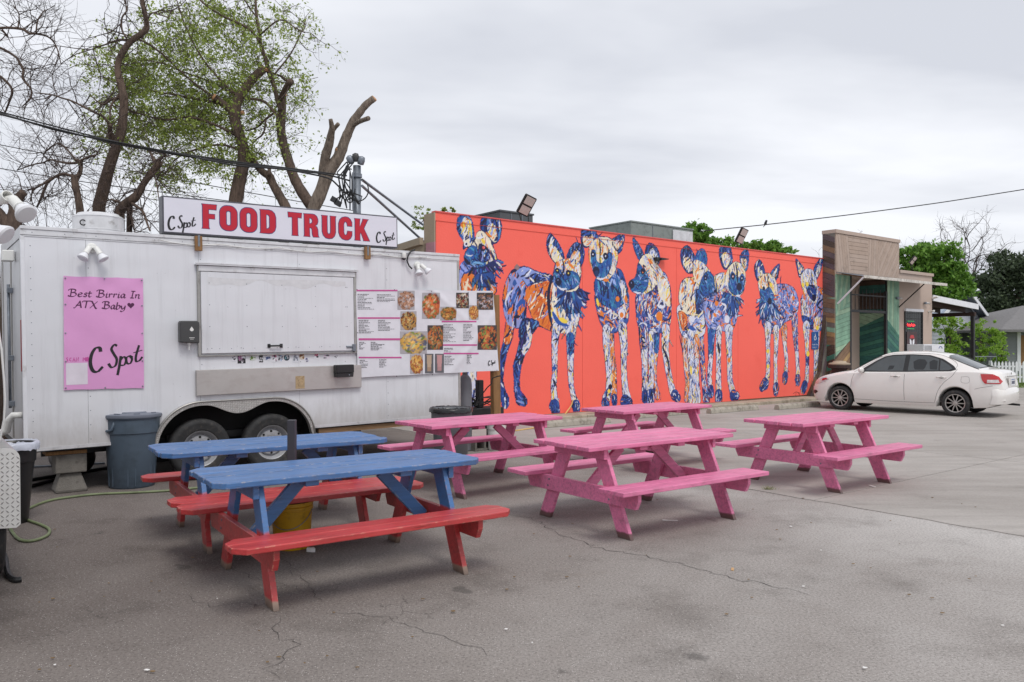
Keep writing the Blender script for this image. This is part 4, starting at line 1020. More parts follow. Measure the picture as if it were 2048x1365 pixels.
def menu_lines(x0, x1, y, n, dy, lo=0.35):
    for k in range(n):
        yy = y + k * dy; ln = x0 + (x1 - x0) * rr.uniform(lo, 1.0); xx = x0; bold = k % 2 == 0
        while xx < ln - 2:                    # small print far too fine to read: broken dashes
            xe = min(ln, xx + rr.uniform(2, 6)); hh = 0.55 if bold else 0.32
            P_ = [on_menu(*uv_of(a, b), 0.0035) for a, b in ((xx, yy + hh), (xe, yy + hh), (xe, yy - hh), (xx, yy - hh))]
            mb.add(P_, [(0, 1, 2, 3)]); xx = xe + rr.uniform(0.5, 1.2)
for a in ((715, 750, 589, 12, 2.7), (754, 792, 590, 6, 2.7), (717, 752, 641, 11, 2.5), (756, 794, 641, 9, 2.5), (718, 732, 685, 7, 2.2), (741, 771, 685, 8, 2.2), (719, 736, 721, 7, 2.4), (758, 775, 720, 7, 2.4),
          (886, 912, 650, 14, 2.6), (926, 948, 650, 13, 2.6), (888, 912, 697, 4, 2.4), (889, 914, 713, 7, 2.8), (933, 945, 711, 8, 2.4)): menu_lines(*a)
mb.build('menu_print', M('grey_print_ink', (0.06, 0.06, 0.065), 0.5), mnu)
q = uv_of(975, 731); x_, z_ = PM(*q); script_logo(mnu, x_, z_, 0.06, -0.03 + hm(*q) - 0.006, m_inkb, 0.1)
mb = MB()
for a_, b_ in ((714, 579), (789, 580), (862, 583), (936, 585), (982, 584), (715, 666), (990, 662), (718, 752), (793, 753), (865, 750), (930, 748), (992, 741)):
    x_, y_, z_ = on_menu(*uv_of(a_, b_), 0.003); rivet(x_, z_, y_, 0.007)
mb.build('grommet', m_black, mnu)
# timber post holding the banner end
px0, pY = 990, None
lx0 = T(983, 800, 0.06)[0]; lx1 = T(997, 800, 0.06)[0]
gz = (TR.i @ Vector((*ground(*(990, 838)), 0))).z
post = thing('timber_post', 'square brown timber post holding up the right end of the menu banner', 'post', TR.loc, rot=TR.rot)
mb = MB(); zt_ = T(990, 590)[1]; base = (TR.i @ Vector((TR.m @ Vector((lx0, 0.06, 0))).to_tuple()[:2] + (0,))).z
mb.box(lx0, lx1, 0.0, 0.09, base + 0.20, zt_); mb.build('timber', m_rawwood, post, bevel=0.004)
# hand sanitiser dispenser
dsp = thing('soap_dispenser', 'dark grey wall soap dispenser with a white drop mark, left of the serving hatch', 'dispenser', TR.loc, rot=TR.rot)
a, b = T(360, 642, -0.1), T(399, 685, -0.1)
mb = MB(); mb.prism([(a[0], b[1]), (b[0], b[1] - 0.01), (b[0] + 0.005, a[1] - 0.02), (b[0] - 0.02, a[1]), (a[0] + 0.01, a[1]), (a[0], a[1] - 0.02)], 0.10, None, -0.105); mb.build('housing', m_darkgrey, dsp, bevel=0.012, seg=3)
xm = (a[0] + b[0]) / 2; mb = MB(); mb.tube([(xm, -0.06, b[1]), (xm, -0.06, b[1] - 0.03)], 0.018, 10); mb.tube([(xm, -0.06, b[1] - 0.03), (xm, -0.06, b[1] - 0.09)], [0.010, 0.006], 8); mb.build('nozzle', m_white, dsp)
mb = MB(); zc_ = b[1] + 0.15; n = 20; P_ = [(xm + 0.02 + 0.022 * math.sin(t_) * (1 if math.cos(t_) < 0 else (1 - math.cos(t_)) ** 0.8), -0.1065, zc_ + (0.034 if math.cos(t_) > 0 else 0.022) * math.cos(t_)) for t_ in np.linspace(0, 2 * math.pi, n, endpoint=False)]
mb.add(P_, [tuple(range(n))]); mb.build('drop_mark', m_white, dsp)
mb = MB(); mb.box(xm - 0.01, xm + 0.05, -0.1065, -0.1055, b[1] + 0.05, b[1] + 0.056); mb.box(xm + 0.0, xm + 0.04, -0.1065, -0.1055, b[1] + 0.035, b[1] + 0.039); mb.build('print_line', m_white, dsp)
# cash box on the counter
bx = thing('lock_box', 'small black lidded box with a keyhole, fixed at the right end of the steel counter', 'box', TR.loc, rot=TR.rot)
a, b = T(670, 732, -0.1), T(708, 754, -0.14)
mb = MB(); mb.box(a[0], b[0], -0.15, -0.0515, b[1] + 0.055, a[1] + 0.01); mb.build('lid', m_black, bx, bevel=0.006)
mb = MB(); mb.prism([(a[0] + 0.006, b[1]), (b[0] - 0.012, b[1]), (b[0] - 0.004, b[1] + 0.053), (a[0] + 0.006, b[1] + 0.053)], 0.095, None, -0.147); mb.build('body', m_black, bx, bevel=0.004)
mb = MB(); mb.lathe([(0.009, 0), (0.009, 0.004), (0, 0.005)], 10, Matrix.Translation((b[0] - 0.07, -0.148, b[1] + 0.028)) @ Euler((R(90), 0, 0)).to_matrix().to_4x4()); mb.build('lock', m_galv, bx)
# twin flood lights
def par_lamp(mb1, mb2, p, d, s=1.0):
    """white lamp holder from p along d, with the flared bulb"""
    d = Vector(d).normalized(); q = d.to_track_quat('Z', 'Y').to_matrix().to_4x4(); m4 = Matrix.Translation(p) @ q
    mb1.lathe([(0.0, -0.01 * s), (0.026 * s, 0), (0.030 * s, 0.01 * s), (0.030 * s, 0.075 * s), (0.034 * s, 0.08 * s), (0.034 * s, 0.09 * s), (0.028 * s, 0.092 * s)], 18, m4)
    mb2.lathe([(0.026 * s, 0.091 * s), (0.034 * s, 0.105 * s), (0.058 * s, 0.15 * s), (0.061 * s, 0.162 * s), (0.052 * s, 0.172 * s), (0.0, 0.177 * s)], 24, m4)
def twin_flood(label, px, py, s=1.0, dirs=((-0.6, -0.35, -1), (0.55, -0.35, -1)), conduit=None):
    t = thing('flood_light', label, 'flood light', TR.loc, rot=TR.rot, group='twin flood lights on the trailer side')
    x, z = T(px, py); a, b, c = MB(), MB(), MB()
    a.lathe([(0.058 * s, 0.0), (0.058 * s, 0.014), (0.045 * s, 0.026), (0, 0.028)], 20, Matrix.Translation((x, -0.001, z)) @ Euler((R(90), 0, 0)).to_matrix().to_4x4())
    for i, d in enumerate(dirs):
        p0 = Vector((x, -0.035, z)); p1 = Vector((x + (0.03 if d[0] > 0 else -0.03) * s, -0.06, z + 0.005)); a.tube([p0, p1], 0.013 * s, 8)
        par_lamp(c, b, p1, d, s)
    a.build('wall_plate', m_white, t, smooth=True, autos=40); c.build('lamp_holder', m_white, t, smooth=True, autos=40); b.build('bulb', m_whitep, t, smooth=True, autos=40)
    return t
twin_flood('white twin flood light above the pink banner', 183, 497, 0.95)
twin_flood('white twin flood light above the menu banner, with a black conduit', 834, 531, 0.9, ((-0.05, -0.4, -1), (0.75, -0.4, -0.8)))
cnd = thing('black_conduit', 'short curved black conduit running down to the flood light above the menu', 'conduit', TR.loc, rot=TR.rot)
mb = MB(); mb.tube([(T(x_, y_, -0.04)[0], -0.04, T(x_, y_, -0.04)[1]) for x_, y_ in ((830, 500), (822, 503), (816, 512), (814, 522), (818, 532), (824, 538))], 0.011, 8); mb.build('conduit_tube', m_cable, cnd, smooth=True)
cam_ = thing('dome_camera', 'small white camera with a dark lens under the trailer roof edge', 'camera', TR.loc, rot=TR.rot)
x_, z_ = T(805, 513); mb = MB(); mb.lathe([(0, 0.045), (0.026, 0.045), (0.03, 0.035), (0.03, -0.02), (0.026, -0.03)], 16, Matrix.Translation((x_, -0.04, z_))); mb.build('housing', m_white, cam_, smooth=True, autos=40)
mb = MB(); mb.lathe([(0.027, 0), (0.022, -0.022), (0, -0.03)], 16, Matrix.Translation((x_, -0.04, z_ - 0.028))); mb.build('dome', m_black, cam_, smooth=True)
# ------------------------------------------------------------------ mural building
LW, HW = 13.94, 4.20
m_coral = M('coral_mural_paint', (0.99, 0.146, 0.105), 0.6, var=0.03, scale=1.2, bmp=0.35, bscale=28, dirt=(lin(244, 92, 76), 0.55, 0.35))
m_corald = M('coral_fascia_paint', lin(218, 92, 88), 0.5, var=0.08, scale=3)
m_beige = M('beige_stucco', lin(176, 160, 138), 0.8, var=0.08, scale=2, bmp=0.4, bscale=40)
m_taupe = M('taupe_painted_wall', lin(184, 165, 152), 0.75, var=0.05, scale=1.5, bmp=0.3, bscale=30, dirt=(lin(150, 132, 120), 0.6, 0.3))
mbld = thing('mural_building', 'long low building whose coral side wall carries the mural of painted dogs', 'building', WL.loc, 0, rot=WL.rot)
cuts = [0.0, W(1165, 700)[0], W(1353, 700)[0], W(1476, 700)[0], LW]
for i in range(4):
    a, b = cuts[i] + (0.004 if i else 0), cuts[i + 1] - (0.004 if i < 3 else 0)
    mb = MB(); mb.box(a, b, 0.0, 0.05, 0.10 if i < 3 else 0.13, HW - 0.19); mb.build('wall_panel', m_coral, mbld)
MB().box(0.02, LW - 0.02, 0.051, 0.2, 0.0, HW - 0.2).build('wall_core', m_beige, mbld)
MB().box(-0.02, LW, -0.012, 0.05, HW - 0.188, HW - 0.03).build('fascia', m_coral, mbld)
MB().box(-0.03, LW, -0.03, 0.12, HW - 0.029, HW).build('cap_flashing', m_corald, mbld, bevel=0.003)
MB().box(-0.02, 0.10, 0.051, 0.26, 0.0, HW - 0.2).build('corner_pilaster', m_beige, mbld)
MB().box(0.0, LW, 0.2, 11, 3.1, 3.2).build('flat_roof', m_galv, mbld)
MB().box(-0.01, 0.2, 0.261, 11, 0.0, 2.6).build('end_wall', m_beige, mbld)
# beige gable soffit seen over the trailer, left of the corner
def WX(px, py, x=0.0):
    o = WL.i @ Vector((0, 0, CAMH)); d = WL.i.to_3x3() @ Vector(((px - 1024) / F, 1, (HY - py) / F)); t = (x - o.x) / d.x; p = o + d * t; return (p.y, p.z)
ra, rb = WX(862, 470, -0.02), WX(796, 491, -0.02); sl_ = (rb[1] - ra[1]) / (rb[0] - ra[0]); y9 = 10.5; z9 = ra[1] + sl_ * (y9 - ra[0])
mx_ = Matrix(((0, 1, 0, 0), (1, 0, 0, 0), (0, 0, 1, 0), (0, 0, 0, 1)))
MB().prism([(0.3, 0), (y9, 0), (y9, z9 - 0.1), (0.3, ra[1] + sl_ * (0.3 - ra[0]) - 0.1)], 0.03, mx_, -0.042).build('end_cladding', m_beige, mbld)
MB().prism([(0.39, ra[1] + sl_ * (0.39 - ra[0]) - 0.16), (y9, z9 - 0.16), (y9, z9 - 0.02), (0.39, ra[1] + sl_ * (0.39 - ra[0]) - 0.02)], 0.09, mx_, -0.135).build('rake_board', M('tan_rake_board', lin(168, 154, 134), 0.7, var=0.08), mbld)
for k in range(7): yk = 1.0 + k * 1.3; MB().box(-0.052, -0.043, yk, yk + 0.05, 0, ra[1] + sl_ * (yk - ra[0]) - 0.17).build('cladding_batten', m_beige, mbld)
MB().box(-0.04, -0.021, -0.012, 0.38, HW - 0.60, HW - 0.03).build('corner_return', m_beige, mbld); MB().box(-0.042, -0.0205, -0.014, 0.37, HW - 0.82, HW - 0.601).build('corner_return', M('pink_overspray_trim', lin(190, 140, 150), 0.6, var=0.15), mbld)
# kerb strip of old concrete at the foot of the wall
m_kerb = M('old_kerb_concrete', lin(170, 160, 142), 0.9, var=0.18, scale=3, bmp=0.5, bscale=40, dirt=(lin(104, 92, 76), 0.48, 0.6))
ks = thing('kerb_strip', 'old concrete kerb strip along the foot of the mural wall', 'kerb', WL.loc, rot=WL.rot); ks['kind'] = 'structure'; del ks['category']
x = -0.3
while x < LW - 0.4:
    l = 1.9; MB().box(x + 0.006, min(x + l, LW - 0.3) - 0.006, -0.55, 0.06, -0.02, 0.092).build('kerb_stone', m_kerb, ks, bevel=0.02, seg=2); x += l
# wheel stops
pr = [(-0.09, 0.0), (0.09, 0.0), (0.075, 0.08), (0.045, 0.125), (-0.045, 0.125), (-0.075, 0.08)]
def wheel_stop(label, px, py, ln=1.83):
    g = ground(px, py); t = thing('wheel_stop', label, 'wheel stop', (g[0], g[1], 0.010), UA, 'concrete wheel stops along the mural wall')
    mb = MB(); n = len(pr)
    vs = [(x_, p[0] * s_ + 0.09, p[1] * s_) for x_, s_ in ((0, 0.92), (0.05, 1), (ln - 0.05, 1), (ln, 0.92)) for p in pr]
    fs = [tuple(range(n - 1, -1, -1)), tuple(range(3 * n, 4 * n))] + [(k * n + i, k * n + (i + 1) % n, (k + 1) * n + (i + 1) % n, (k + 1) * n + i) for k in range(3) for i in range(n)]
    mb.add(vs, fs); mb.build('block', m_stopc, t, bevel=0.008, seg=2)
    for xx in (0.3, ln - 0.3):
        MB().lathe([(0.016, 0.0), (0.016, 0.006), (0, 0.008)], 8, Matrix.Translation((xx, 0.09, 0.1255))).build('pin', m_galv, t)
wheel_stop('concrete wheel stop behind the blue bin side of the mural wall', 1086, 858)
wheel_stop('concrete wheel stop seen through the legs of the farthest pink table', 1268, 839)
wheel_stop('concrete wheel stop between the farthest pink table and the separate one', 1424, 829)
wheel_stop('concrete wheel stop near the white car front wheel, at the right of the mural', 1560, 821)

# ---- painting the dogs: brush strokes rastered to a fine grid of coloured cells, one flat painted figure each
PALS = {
 'dark':  ((26, 40, 100), [((22, 24, 70), 4), ((38, 82, 168), 5), ((80, 140, 200), 1.2), ((232, 226, 220), .7), ((90, 60, 150), 1), ((140, 155, 220), .8), ((18, 18, 40), 2)]),
 'blue':  ((40, 92, 168), [((36, 84, 168), 5), ((44, 120, 172), 3), ((24, 28, 80), 3.4), ((150, 172, 226), 1.2), ((70, 150, 190), 1.2)]),
 'teal':  ((34, 70, 146), [((36, 84, 160), 4), ((22, 26, 78), 4), ((60, 130, 180), 1.6), ((170, 190, 230), 1.4), ((226, 226, 240), .8), ((120, 110, 60), .4)]),
 'peri':  ((140, 158, 222), [((146, 164, 228), 5), ((44, 96, 178), 3), ((225, 228, 245), 1.5), ((28, 30, 84), 2), ((236, 124, 40), 1.2)]),
 'orange': ((232, 124, 48), [((236, 124, 40), 6), ((244, 226, 196), 2.6), ((150, 160, 220), 1.2), ((30, 30, 84), 1.8), ((206, 88, 40), 2)]),
 'orperi': ((150, 158, 215), [((146, 160, 226), 4), ((234, 122, 44), 3.4), ((48, 96, 178), 2.2), ((28, 30, 84), 1.8), ((232, 232, 246), 1)]),
 'cream': ((240, 228, 204), [((242, 230, 206), 4), ((246, 218, 90), 1.8), ((228, 230, 246), 2.6), ((238, 140, 48), 2.2), ((32, 34, 88), 1.7), ((150, 165, 225), 1.6), ((42, 92, 172), .8)]),
 'mix':   ((60, 84, 160), [((28, 32, 90), 3.4), ((42, 92, 172), 2.8), ((150, 166, 228), 2.4), ((236, 130, 46), 2.4), ((240, 228, 204), 1.4), ((228, 230, 246), 1.2), ((96, 60, 140), .7)]),
 'leg':   ((222, 224, 240), [((224, 226, 244), 5), ((242, 228, 196), 2), ((30, 36, 96), 2.2), ((150, 166, 226), 2), ((246, 216, 70), .9), ((236, 140, 50), .5), ((42, 92, 172), 1)]),
 'orleg': ((236, 150, 70), [((236, 132, 46), 4), ((240, 228, 206), 2), ((30, 36, 96), 1.8), ((150, 166, 226), 1.6), ((226, 228, 244), 1)]),
 'paw':   ((32, 62, 138), [((34, 72, 156), 4), ((22, 24, 66), 4), ((224, 226, 244), 1), ((236, 140, 50), .6), ((80, 120, 190), 1)]),
}
CELL = 0.0115
NAVY = np.array(lin(22, 22, 62)); PURP = np.array(lin(120, 84, 160))
def dog(label_, off, sc, shapes, strokes, seed):
    """shapes: (kind, palette, data, direction, size); 'P' polygon, 'L' limb of (x, y, width)"""
    rr = np.random.default_rng(seed)
    cv = lambda p: np.array(W(off[0] + p[0] / sc, off[1] + p[1] / sc, -0.003))
    allp = []
    for s in shapes: allp += [cv(p) for p in s[2]]
    allp = np.array(allp); lo = allp.min(0) - 0.28; hi = allp.max(0) + 0.28
    hi[1] = min(hi[1], HW - 0.001); lo[1] = max(lo[1], 0.11)
    nx, nz = int((hi[0] - lo[0]) / CELL), int((hi[1] - lo[1]) / CELL)
    X = lo[0] + np.arange(nx) * CELL; Z = lo[1] + np.arange(nz) * CELL; GX, GZ = np.meshgrid(X, Z)
    img = np.zeros((nz, nx, 3)); cov = np.zeros((nz, nx), bool)
    def win(x0, x1, z0, z1):
        a = slice(max(0, int((z0 - lo[1]) / CELL)), max(0, min(nz, int((z1 - lo[1]) / CELL) + 2))); b = slice(max(0, int((x0 - lo[0]) / CELL)), max(0, min(nx, int((x1 - lo[0]) / CELL) + 2))); return a, b
    def seg(P, w0, colr, clip=None, force=False, taper=True):
        P = np.array(P); m = w0.max() if hasattr(w0, 'max') else w0
        a, b = win(P[:, 0].min() - m, P[:, 0].max() + m, P[:, 1].min() - m, P[:, 1].max() + m)
        gx, gz = GX[a, b], GZ[a, b]
        if gx.size == 0: return
        hit = np.zeros(gx.shape, bool); n = len(P) - 1
        for k in range(n):
            d = P[k + 1] - P[k]; L2 = d @ d + 1e-9; t = np.clip(((gx - P[k, 0]) * d[0] + (gz - P[k, 1]) * d[1]) / L2, 0, 1)
            tt = (k + t) / n
            ww = (w0[k] * (1 - t) + w0[k + 1] * t) if hasattr(w0, 'max') else (w0 * (np.sin(np.pi * np.clip(tt * 0.86 + 0.1, 0, 1)) ** 0.6 if taper else 1.0))
            hit |= (gx - P[k, 0] - d[0] * t) ** 2 + (gz - P[k, 1] - d[1] * t) ** 2 < (ww / 2) ** 2
        if clip is not None: hit &= clip[a, b]
        if colr is None: return a, b, hit
        img[a, b][hit] = colr; cov[a, b] |= hit
    def limb_mask(P, wd):
        m = np.zeros((nz, nx), bool); r = seg(P, np.array(wd), None)
        if r: m[r[0], r[1]] = r[2]
        return m
    def poly_mask(P):
        m = np.zeros((nz, nx), bool); j = len(P) - 1
        for i in range(len(P)):
            (xi, zi), (xj, zj) = P[i], P[j]
            if zi != zj: m ^= ((zi > GZ) != (zj > GZ)) & (GX < (xj - xi) * (GZ - zi) / (zj - zi) + xi)
            j = i
        return m
    def smooth_poly(P):
        n = len(P); o = []
        for i in range(n):
            a, b, c, d = P[i - 1], P[i], P[(i + 1) % n], P[(i + 2) % n]
            for t in (0, .25, .5, .75): o.append(0.5 * (2 * b + (c - a) * t + (2 * a - 5 * b + 4 * c - d) * t * t + (3 * b - a - 3 * c + d) * t ** 3))
        return o
    def rim(m, n=2):
        e = m.copy()
        for _ in range(n):
            q = e.copy(); q[1:] &= e[:-1]; q[:-1] &= e[1:]; q[:, 1:] &= e[:, :-1]; q[:, :-1] &= e[:, 1:]; e = q
        return m & ~e
    for kind, pal_, data, ang, size in shapes:
        P = [cv(p) for p in data]
        if kind == 'L':
            sx_ = abs(cv((1, 0))[0] - cv((0, 0))[0]); xs_ = [W(off[0] + p[0] / sc + p[2] / sc / 2, off[1] + p[1] / sc)[0] - W(off[0] + p[0] / sc - p[2] / sc / 2, off[1] + p[1] / sc)[0] for p in data]
            m = limb_mask(P, [q * 0.95 for q in xs_])
        else: m = poly_mask(smooth_poly(P))
        bc, cols = PALS[pal_]; wts = np.array([c[1] for c in cols], float); wts /= wts.sum()
        img[m] = lin(*bc); cov |= m
        ys, xs_i = np.nonzero(m); area = len(ys) * CELL * CELL
        if len(ys) == 0: continue
        size = size * 1.25; nst = int(area / (size * size * 0.22)) + 8
        for _ in range(nst):
            k = rr.integers(0, len(ys)); x0, z0 = X[xs_i[k]], Z[ys[k]]
            if kind == 'L':
                j = int(np.argmin([(x0 - p[0]) ** 2 + (z0 - p[1]) ** 2 for p in P])); j = min(j, len(P) - 2); d = P[j + 1] - P[j]; a_ = math.atan2(d[1], d[0]) + rr.normal(0, 0.35)
            elif ang is None: a_ = rr.uniform(0, math.pi)
            elif isinstance(ang, tuple):      # hair fanning out from a point
                c_ = cv(ang); a_ = math.atan2(z0 - c_[1], x0 - c_[0]) + rr.normal(0, 0.18)
            else: a_ = R(ang) + rr.normal(0, 0.4)
            L_ = size * rr.uniform(0.9, 2.6); wv_ = size * rr.uniform(0.14, 0.40); L_ = min(L_, 0.20) if isinstance(ang, tuple) else L_; cu = rr.normal(0, 0.7)
            Q = [(x0, z0)]
            for q in range(4):
                Q.append((Q[-1][0] + math.cos(a_) * L_ / 4, Q[-1][1] + math.sin(a_) * L_ / 4)); a_ += cu / 4
            c_ = cols[rr.choice(len(cols), p=wts)][0]; c_ = np.array(lin(*c_)) * rr.uniform(0.8, 1.15)
            fringe = isinstance(ang, tuple) or rr.random() < 0.015
            seg(Q, wv_, np.minimum(c_, 1), None if fringe else m)
        e = rim(m, 1 if kind == 'L' else 2); ph = rr.uniform(0, 6); e &= (np.sin(GX * 23 + ph) + np.sin(GZ * 19 + ph * 2)) > (0.2 if kind == 'P' else -0.6); img[e] = NAVY
    # navy contour broken up, purple halo just outside
    sil = cov.copy(); e = rim(sil, 1); e &= (np.sin(GX * 17 + 1) + np.sin(GZ * 13)) > -1.1; img[e] = NAVY
    g = sil.copy()
    for _ in range(1):
        q = g.copy(); q[1:] |= g[:-1]; q[:-1] |= g[1:]; q[:, 1:] |= g[:, :-1]; q[:, :-1] |= g[:, 1:]; g = q
    halo = g & ~sil; keep = rr.random(halo.shape) < 0.85; img[halo] = PURP; cov[halo & keep] = True
    for pts, wd, colr in strokes:
        if len(pts) == 1 and wd <= 16: wd *= 0.6
        P = [cv(p) for p in pts]
        if len(P) == 1: P = [P[0], P[0] + np.array([0.001, 0])]
        dense = [tuple(v) for v in spline(P, 4)] if len(P) > 2 else P
        sw = abs(W(off[0] + pts[0][0] / sc + wd / sc, off[1] + pts[0][1] / sc)[0] - W(off[0] + pts[0][0] / sc, off[1] + pts[0][1] / sc)[0])
        seg(dense, sw, np.array(lin(*colr)), None, taper=len(pts) > 1)
    # only cells whose four corners are painted
    full = cov[:-1, :-1] & cov[1:, :-1] & cov[:-1, 1:] & cov[1:, 1:]
    jj, ii = np.nonzero(full)
    I = np.arange(nx * nz).reshape(nz, nx); Fq = np.stack([I[jj, ii], I[jj, ii + 1], I[jj + 1, ii + 1], I[jj + 1, ii]], -1)
    used = np.unique(Fq); remap = np.zeros(nx * nz, int); remap[used] = np.arange(len(used))
    yy = np.where(GZ.ravel()[used] > HW - 0.19, np.where(GZ.ravel()[used] > HW - 0.03, -0.033, -0.0155), -0.0035)
    V = np.stack([GX.ravel()[used], yy, GZ.ravel()[used]], -1)
    o = mesh_np('painted_dog', V, remap[Fq], m_paint, mbld, col=img.reshape(-1, 3)[used]); o['label'] = label_
NV, OR, YE, CR, PE, RO, LV = (20, 20, 58), (238, 130, 44), (248, 218, 80), (243, 232, 208), (150, 168, 230), (38, 86, 172), (228, 230, 246)
dog('head and shaggy neck of a painted wild dog looking over the trailer', (900, 410), 7.185, [
 ('L', 'leg', [(250, 1200, 260), (270, 1700, 240), (290, 2300, 200), (300, 2800, 180), (300, 3050, 240)], 0, .10),
 ('P', 'orperi', [(150, 860), (330, 800), (640, 900), (640, 1230), (620, 1700), (200, 1700), (100, 1300)], None, .13),
 ('P', 'orange', [(190, 990), (420, 1000), (620, 1050), (640, 1300), (190, 1300)], -80, .12),
 ('P', 'blue', [(170, 130), (110, 180), (95, 260), (100, 360), (150, 470), (190, 520), (185, 640), (240, 620), (330, 600), (352, 480), (342, 330), (300, 200), (240, 140)], 70, .10),
 ('P', 'cream', [(190, 190), (150, 300), (180, 420), (200, 560), (300, 590), (320, 430), (290, 260), (240, 180)], 75, .09),
 ('P', 'dark', [(480, 165), (432, 230), (432, 330), (470, 400), (530, 440), (600, 560), (660, 560), (722, 480), (745, 330), (710, 200), (650, 165)], 80, .10),
 ('P', 'cream', [(520, 330), (600, 270), (660, 330), (690, 470), (640, 540), (560, 450)], 60, .08),
 ('P', 'cream', [(400, 380), (350, 500), (270, 620), (230, 720), (300, 860), (420, 930), (600, 860), (680, 800), (640, 640), (590, 520), (480, 390)], -80, .10),
 ('P', 'blue', [(270, 600), (210, 700), (205, 800), (290, 870), (420, 930), (520, 850), (430, 700), (360, 590)], -50, .08),
 ('P', 'dark', [(420, 560), (400, 700), (440, 830), (560, 800), (580, 690), (520, 600)], -70, .08),
 ('P', 'dark', [(300, 900), (440, 900), (620, 800), (720, 790), (700, 900), (600, 1010), (480, 1080), (380, 1050)], (430, 700), .12),
 ('P', 'teal', [(380, 1000), (600, 960), (640, 1060), (560, 1180), (430, 1180), (330, 1100)], (430, 760), .12)],
 [([(190, 290)], 75, OR), ([(230, 570)], 55, LV), ([(235, 565)], 30, NV), ([(470, 620)], 80, NV), ([(485, 615)], 38, (226, 90, 90)), ([(490, 612)], 14, LV),
  ([(330, 845), (400, 840), (480, 855)], 44, (120, 175, 225)), ([(340, 850), (410, 858), (470, 856)], 10, NV), ([(230, 720), (290, 735), (330, 720)], 14, LV),
  ([(210, 770), (250, 830), (290, 850)], 50, NV), ([(190, 250), (200, 330), (160, 420)], 20, YE), ([(270, 220), (300, 330), (310, 470)], 30, YE), ([(460, 500), (500, 560)], 40, YE), ([(520, 400), (560, 440), (600, 460)], 30, OR)], 1)
dog('painted wild dog standing side on with an orange striped flank', (990, 450), 3.4115, [
 ('L', 'paw', [(95, 760, 60), (60, 870, 50), (45, 960, 42), (38, 1060, 38), (48, 1130, 46), (68, 1190, 60), (72, 1222, 56)], 0, .10),
 ('L', 'orange', [(105, 660, 66), (95, 740, 66), (82, 790, 52)], 0, .10),
 ('P', 'orperi', [(130, 300), (90, 350), (60, 430), (52, 520), (66, 620), (100, 690), (190, 700), (215, 600), (210, 420), (200, 330)], 75, .15),
 ('P', 'peri', [(150, 310), (200, 280), (300, 320), (390, 345), (410, 430), (300, 440), (230, 430), (190, 380)], 20, .13),
 ('P', 'dark', [(240, 345), (310, 330), (400, 350), (400, 410), (330, 420), (250, 420)], 10, .11),
 ('P', 'orange', [(210, 440), (300, 400), (395, 390), (410, 560), (410, 720), (340, 710), (280, 670), (235, 590)], 55, .12),
 ('P', 'cream', [(400, 400), (450, 440), (578, 470), (580, 600), (560, 700), (500, 740), (410, 720), (375, 600)], -75, .12),
 ('P', 'dark', [(190, 640), (300, 660), (270, 730), (200, 790), (160, 760)], 60, .11),
 ('L', 'dark', [(215, 700, 90), (205, 780, 75), (180, 870, 62), (152, 960, 60), (148, 1060, 42), (152, 1140, 46), (175, 1190, 74), (198, 1208, 54)], 0, .09),
 ('P', 'leg', [(210, 680), (250, 720), (245, 820), (200, 890), (180, 840), (215, 770)], 70, .09),
 ('L', 'leg', [(420, 700, 62), (408, 800, 50), (406, 900, 42), (408, 1000, 38), (400, 1100, 42), (405, 1180, 46), (408, 1215, 60)], 0, .08),
 ('L', 'paw', [(405, 1235, 74), (415, 1270, 60), (400, 1298, 40)], 0, .07),
 ('L', 'leg', [(520, 700, 80), (515, 800, 60), (515, 900, 48), (516, 1000, 42), (520, 1100, 36), (538, 1180, 38), (550, 1215, 56)], 0, .08),
 ('L', 'blue', [(515, 770, 60), (512, 860, 50)], 0, .07), ('L', 'paw', [(552, 1232, 62), (556, 1262, 50)], 0, .07),
 ('P', 'teal', [(430, 430), (600, 440), (598, 540), (560, 610), (500, 600), (440, 540)], (510, 400), .12),
 ('P', 'dark', [(370, 58), (350, 130), (370, 210), (425, 272), (475, 235), (450, 150), (400, 75)], 65, .09),
 ('P', 'cream', [(372, 130), (372, 200), (420, 262), (462, 240), (430, 170)], 60, .08),
 ('P', 'dark', [(550, 118), (510, 160), (490, 225), (540, 280), (590, 285), (612, 200), (597, 140)], 75, .09),
 ('P', 'cream', [(535, 185), (515, 240), (560, 270), (585, 210), (570, 170)], 75, .08),
 ('P', 'cream', [(420, 250), (398, 330), (405, 400), (450, 445), (540, 455), (580, 400), (588, 290), (545, 235), (480, 232)], 70, .09),
 ('P', 'blue', [(400, 310), (398, 400), (440, 440), (520, 446), (576, 400), (570, 340), (510, 310), (470, 340), (440, 300)], -60, .08)],
 [([(425, 312)], 28, NV), ([(424, 312)], 14, YE), ([(500, 330)], 34, NV), ([(500, 330)], 15, YE), ([(432, 388)], 42, NV), ([(430, 378)], 10, PE), ([(425, 420), (455, 440), (490, 438)], 10, LV),
  ([(462, 240), (470, 300), (450, 350)], 12, NV), ([(385, 370), (365, 470), (372, 600), (385, 680)], 22, NV), ([(395, 600), (430, 660), (500, 690)], 26, RO), ([(440, 640), (490, 665)], 26, YE), ([(140, 290), (165, 285)], 34, (150, 120, 120)),
  ([(430, 255), (425, 285)], 24, OR), ([(500, 260), (540, 300)], 16, OR), ([(150, 560), (190, 520), (200, 560)], 26, RO), ([(130, 630), (170, 625)], 20, NV), ([(395, 790), (425, 780), (410, 820)], 9, NV), ([(405, 960), (405, 1000)], 16, RO), ([(400, 1060), (415, 1100)], 16, NV)], 2)
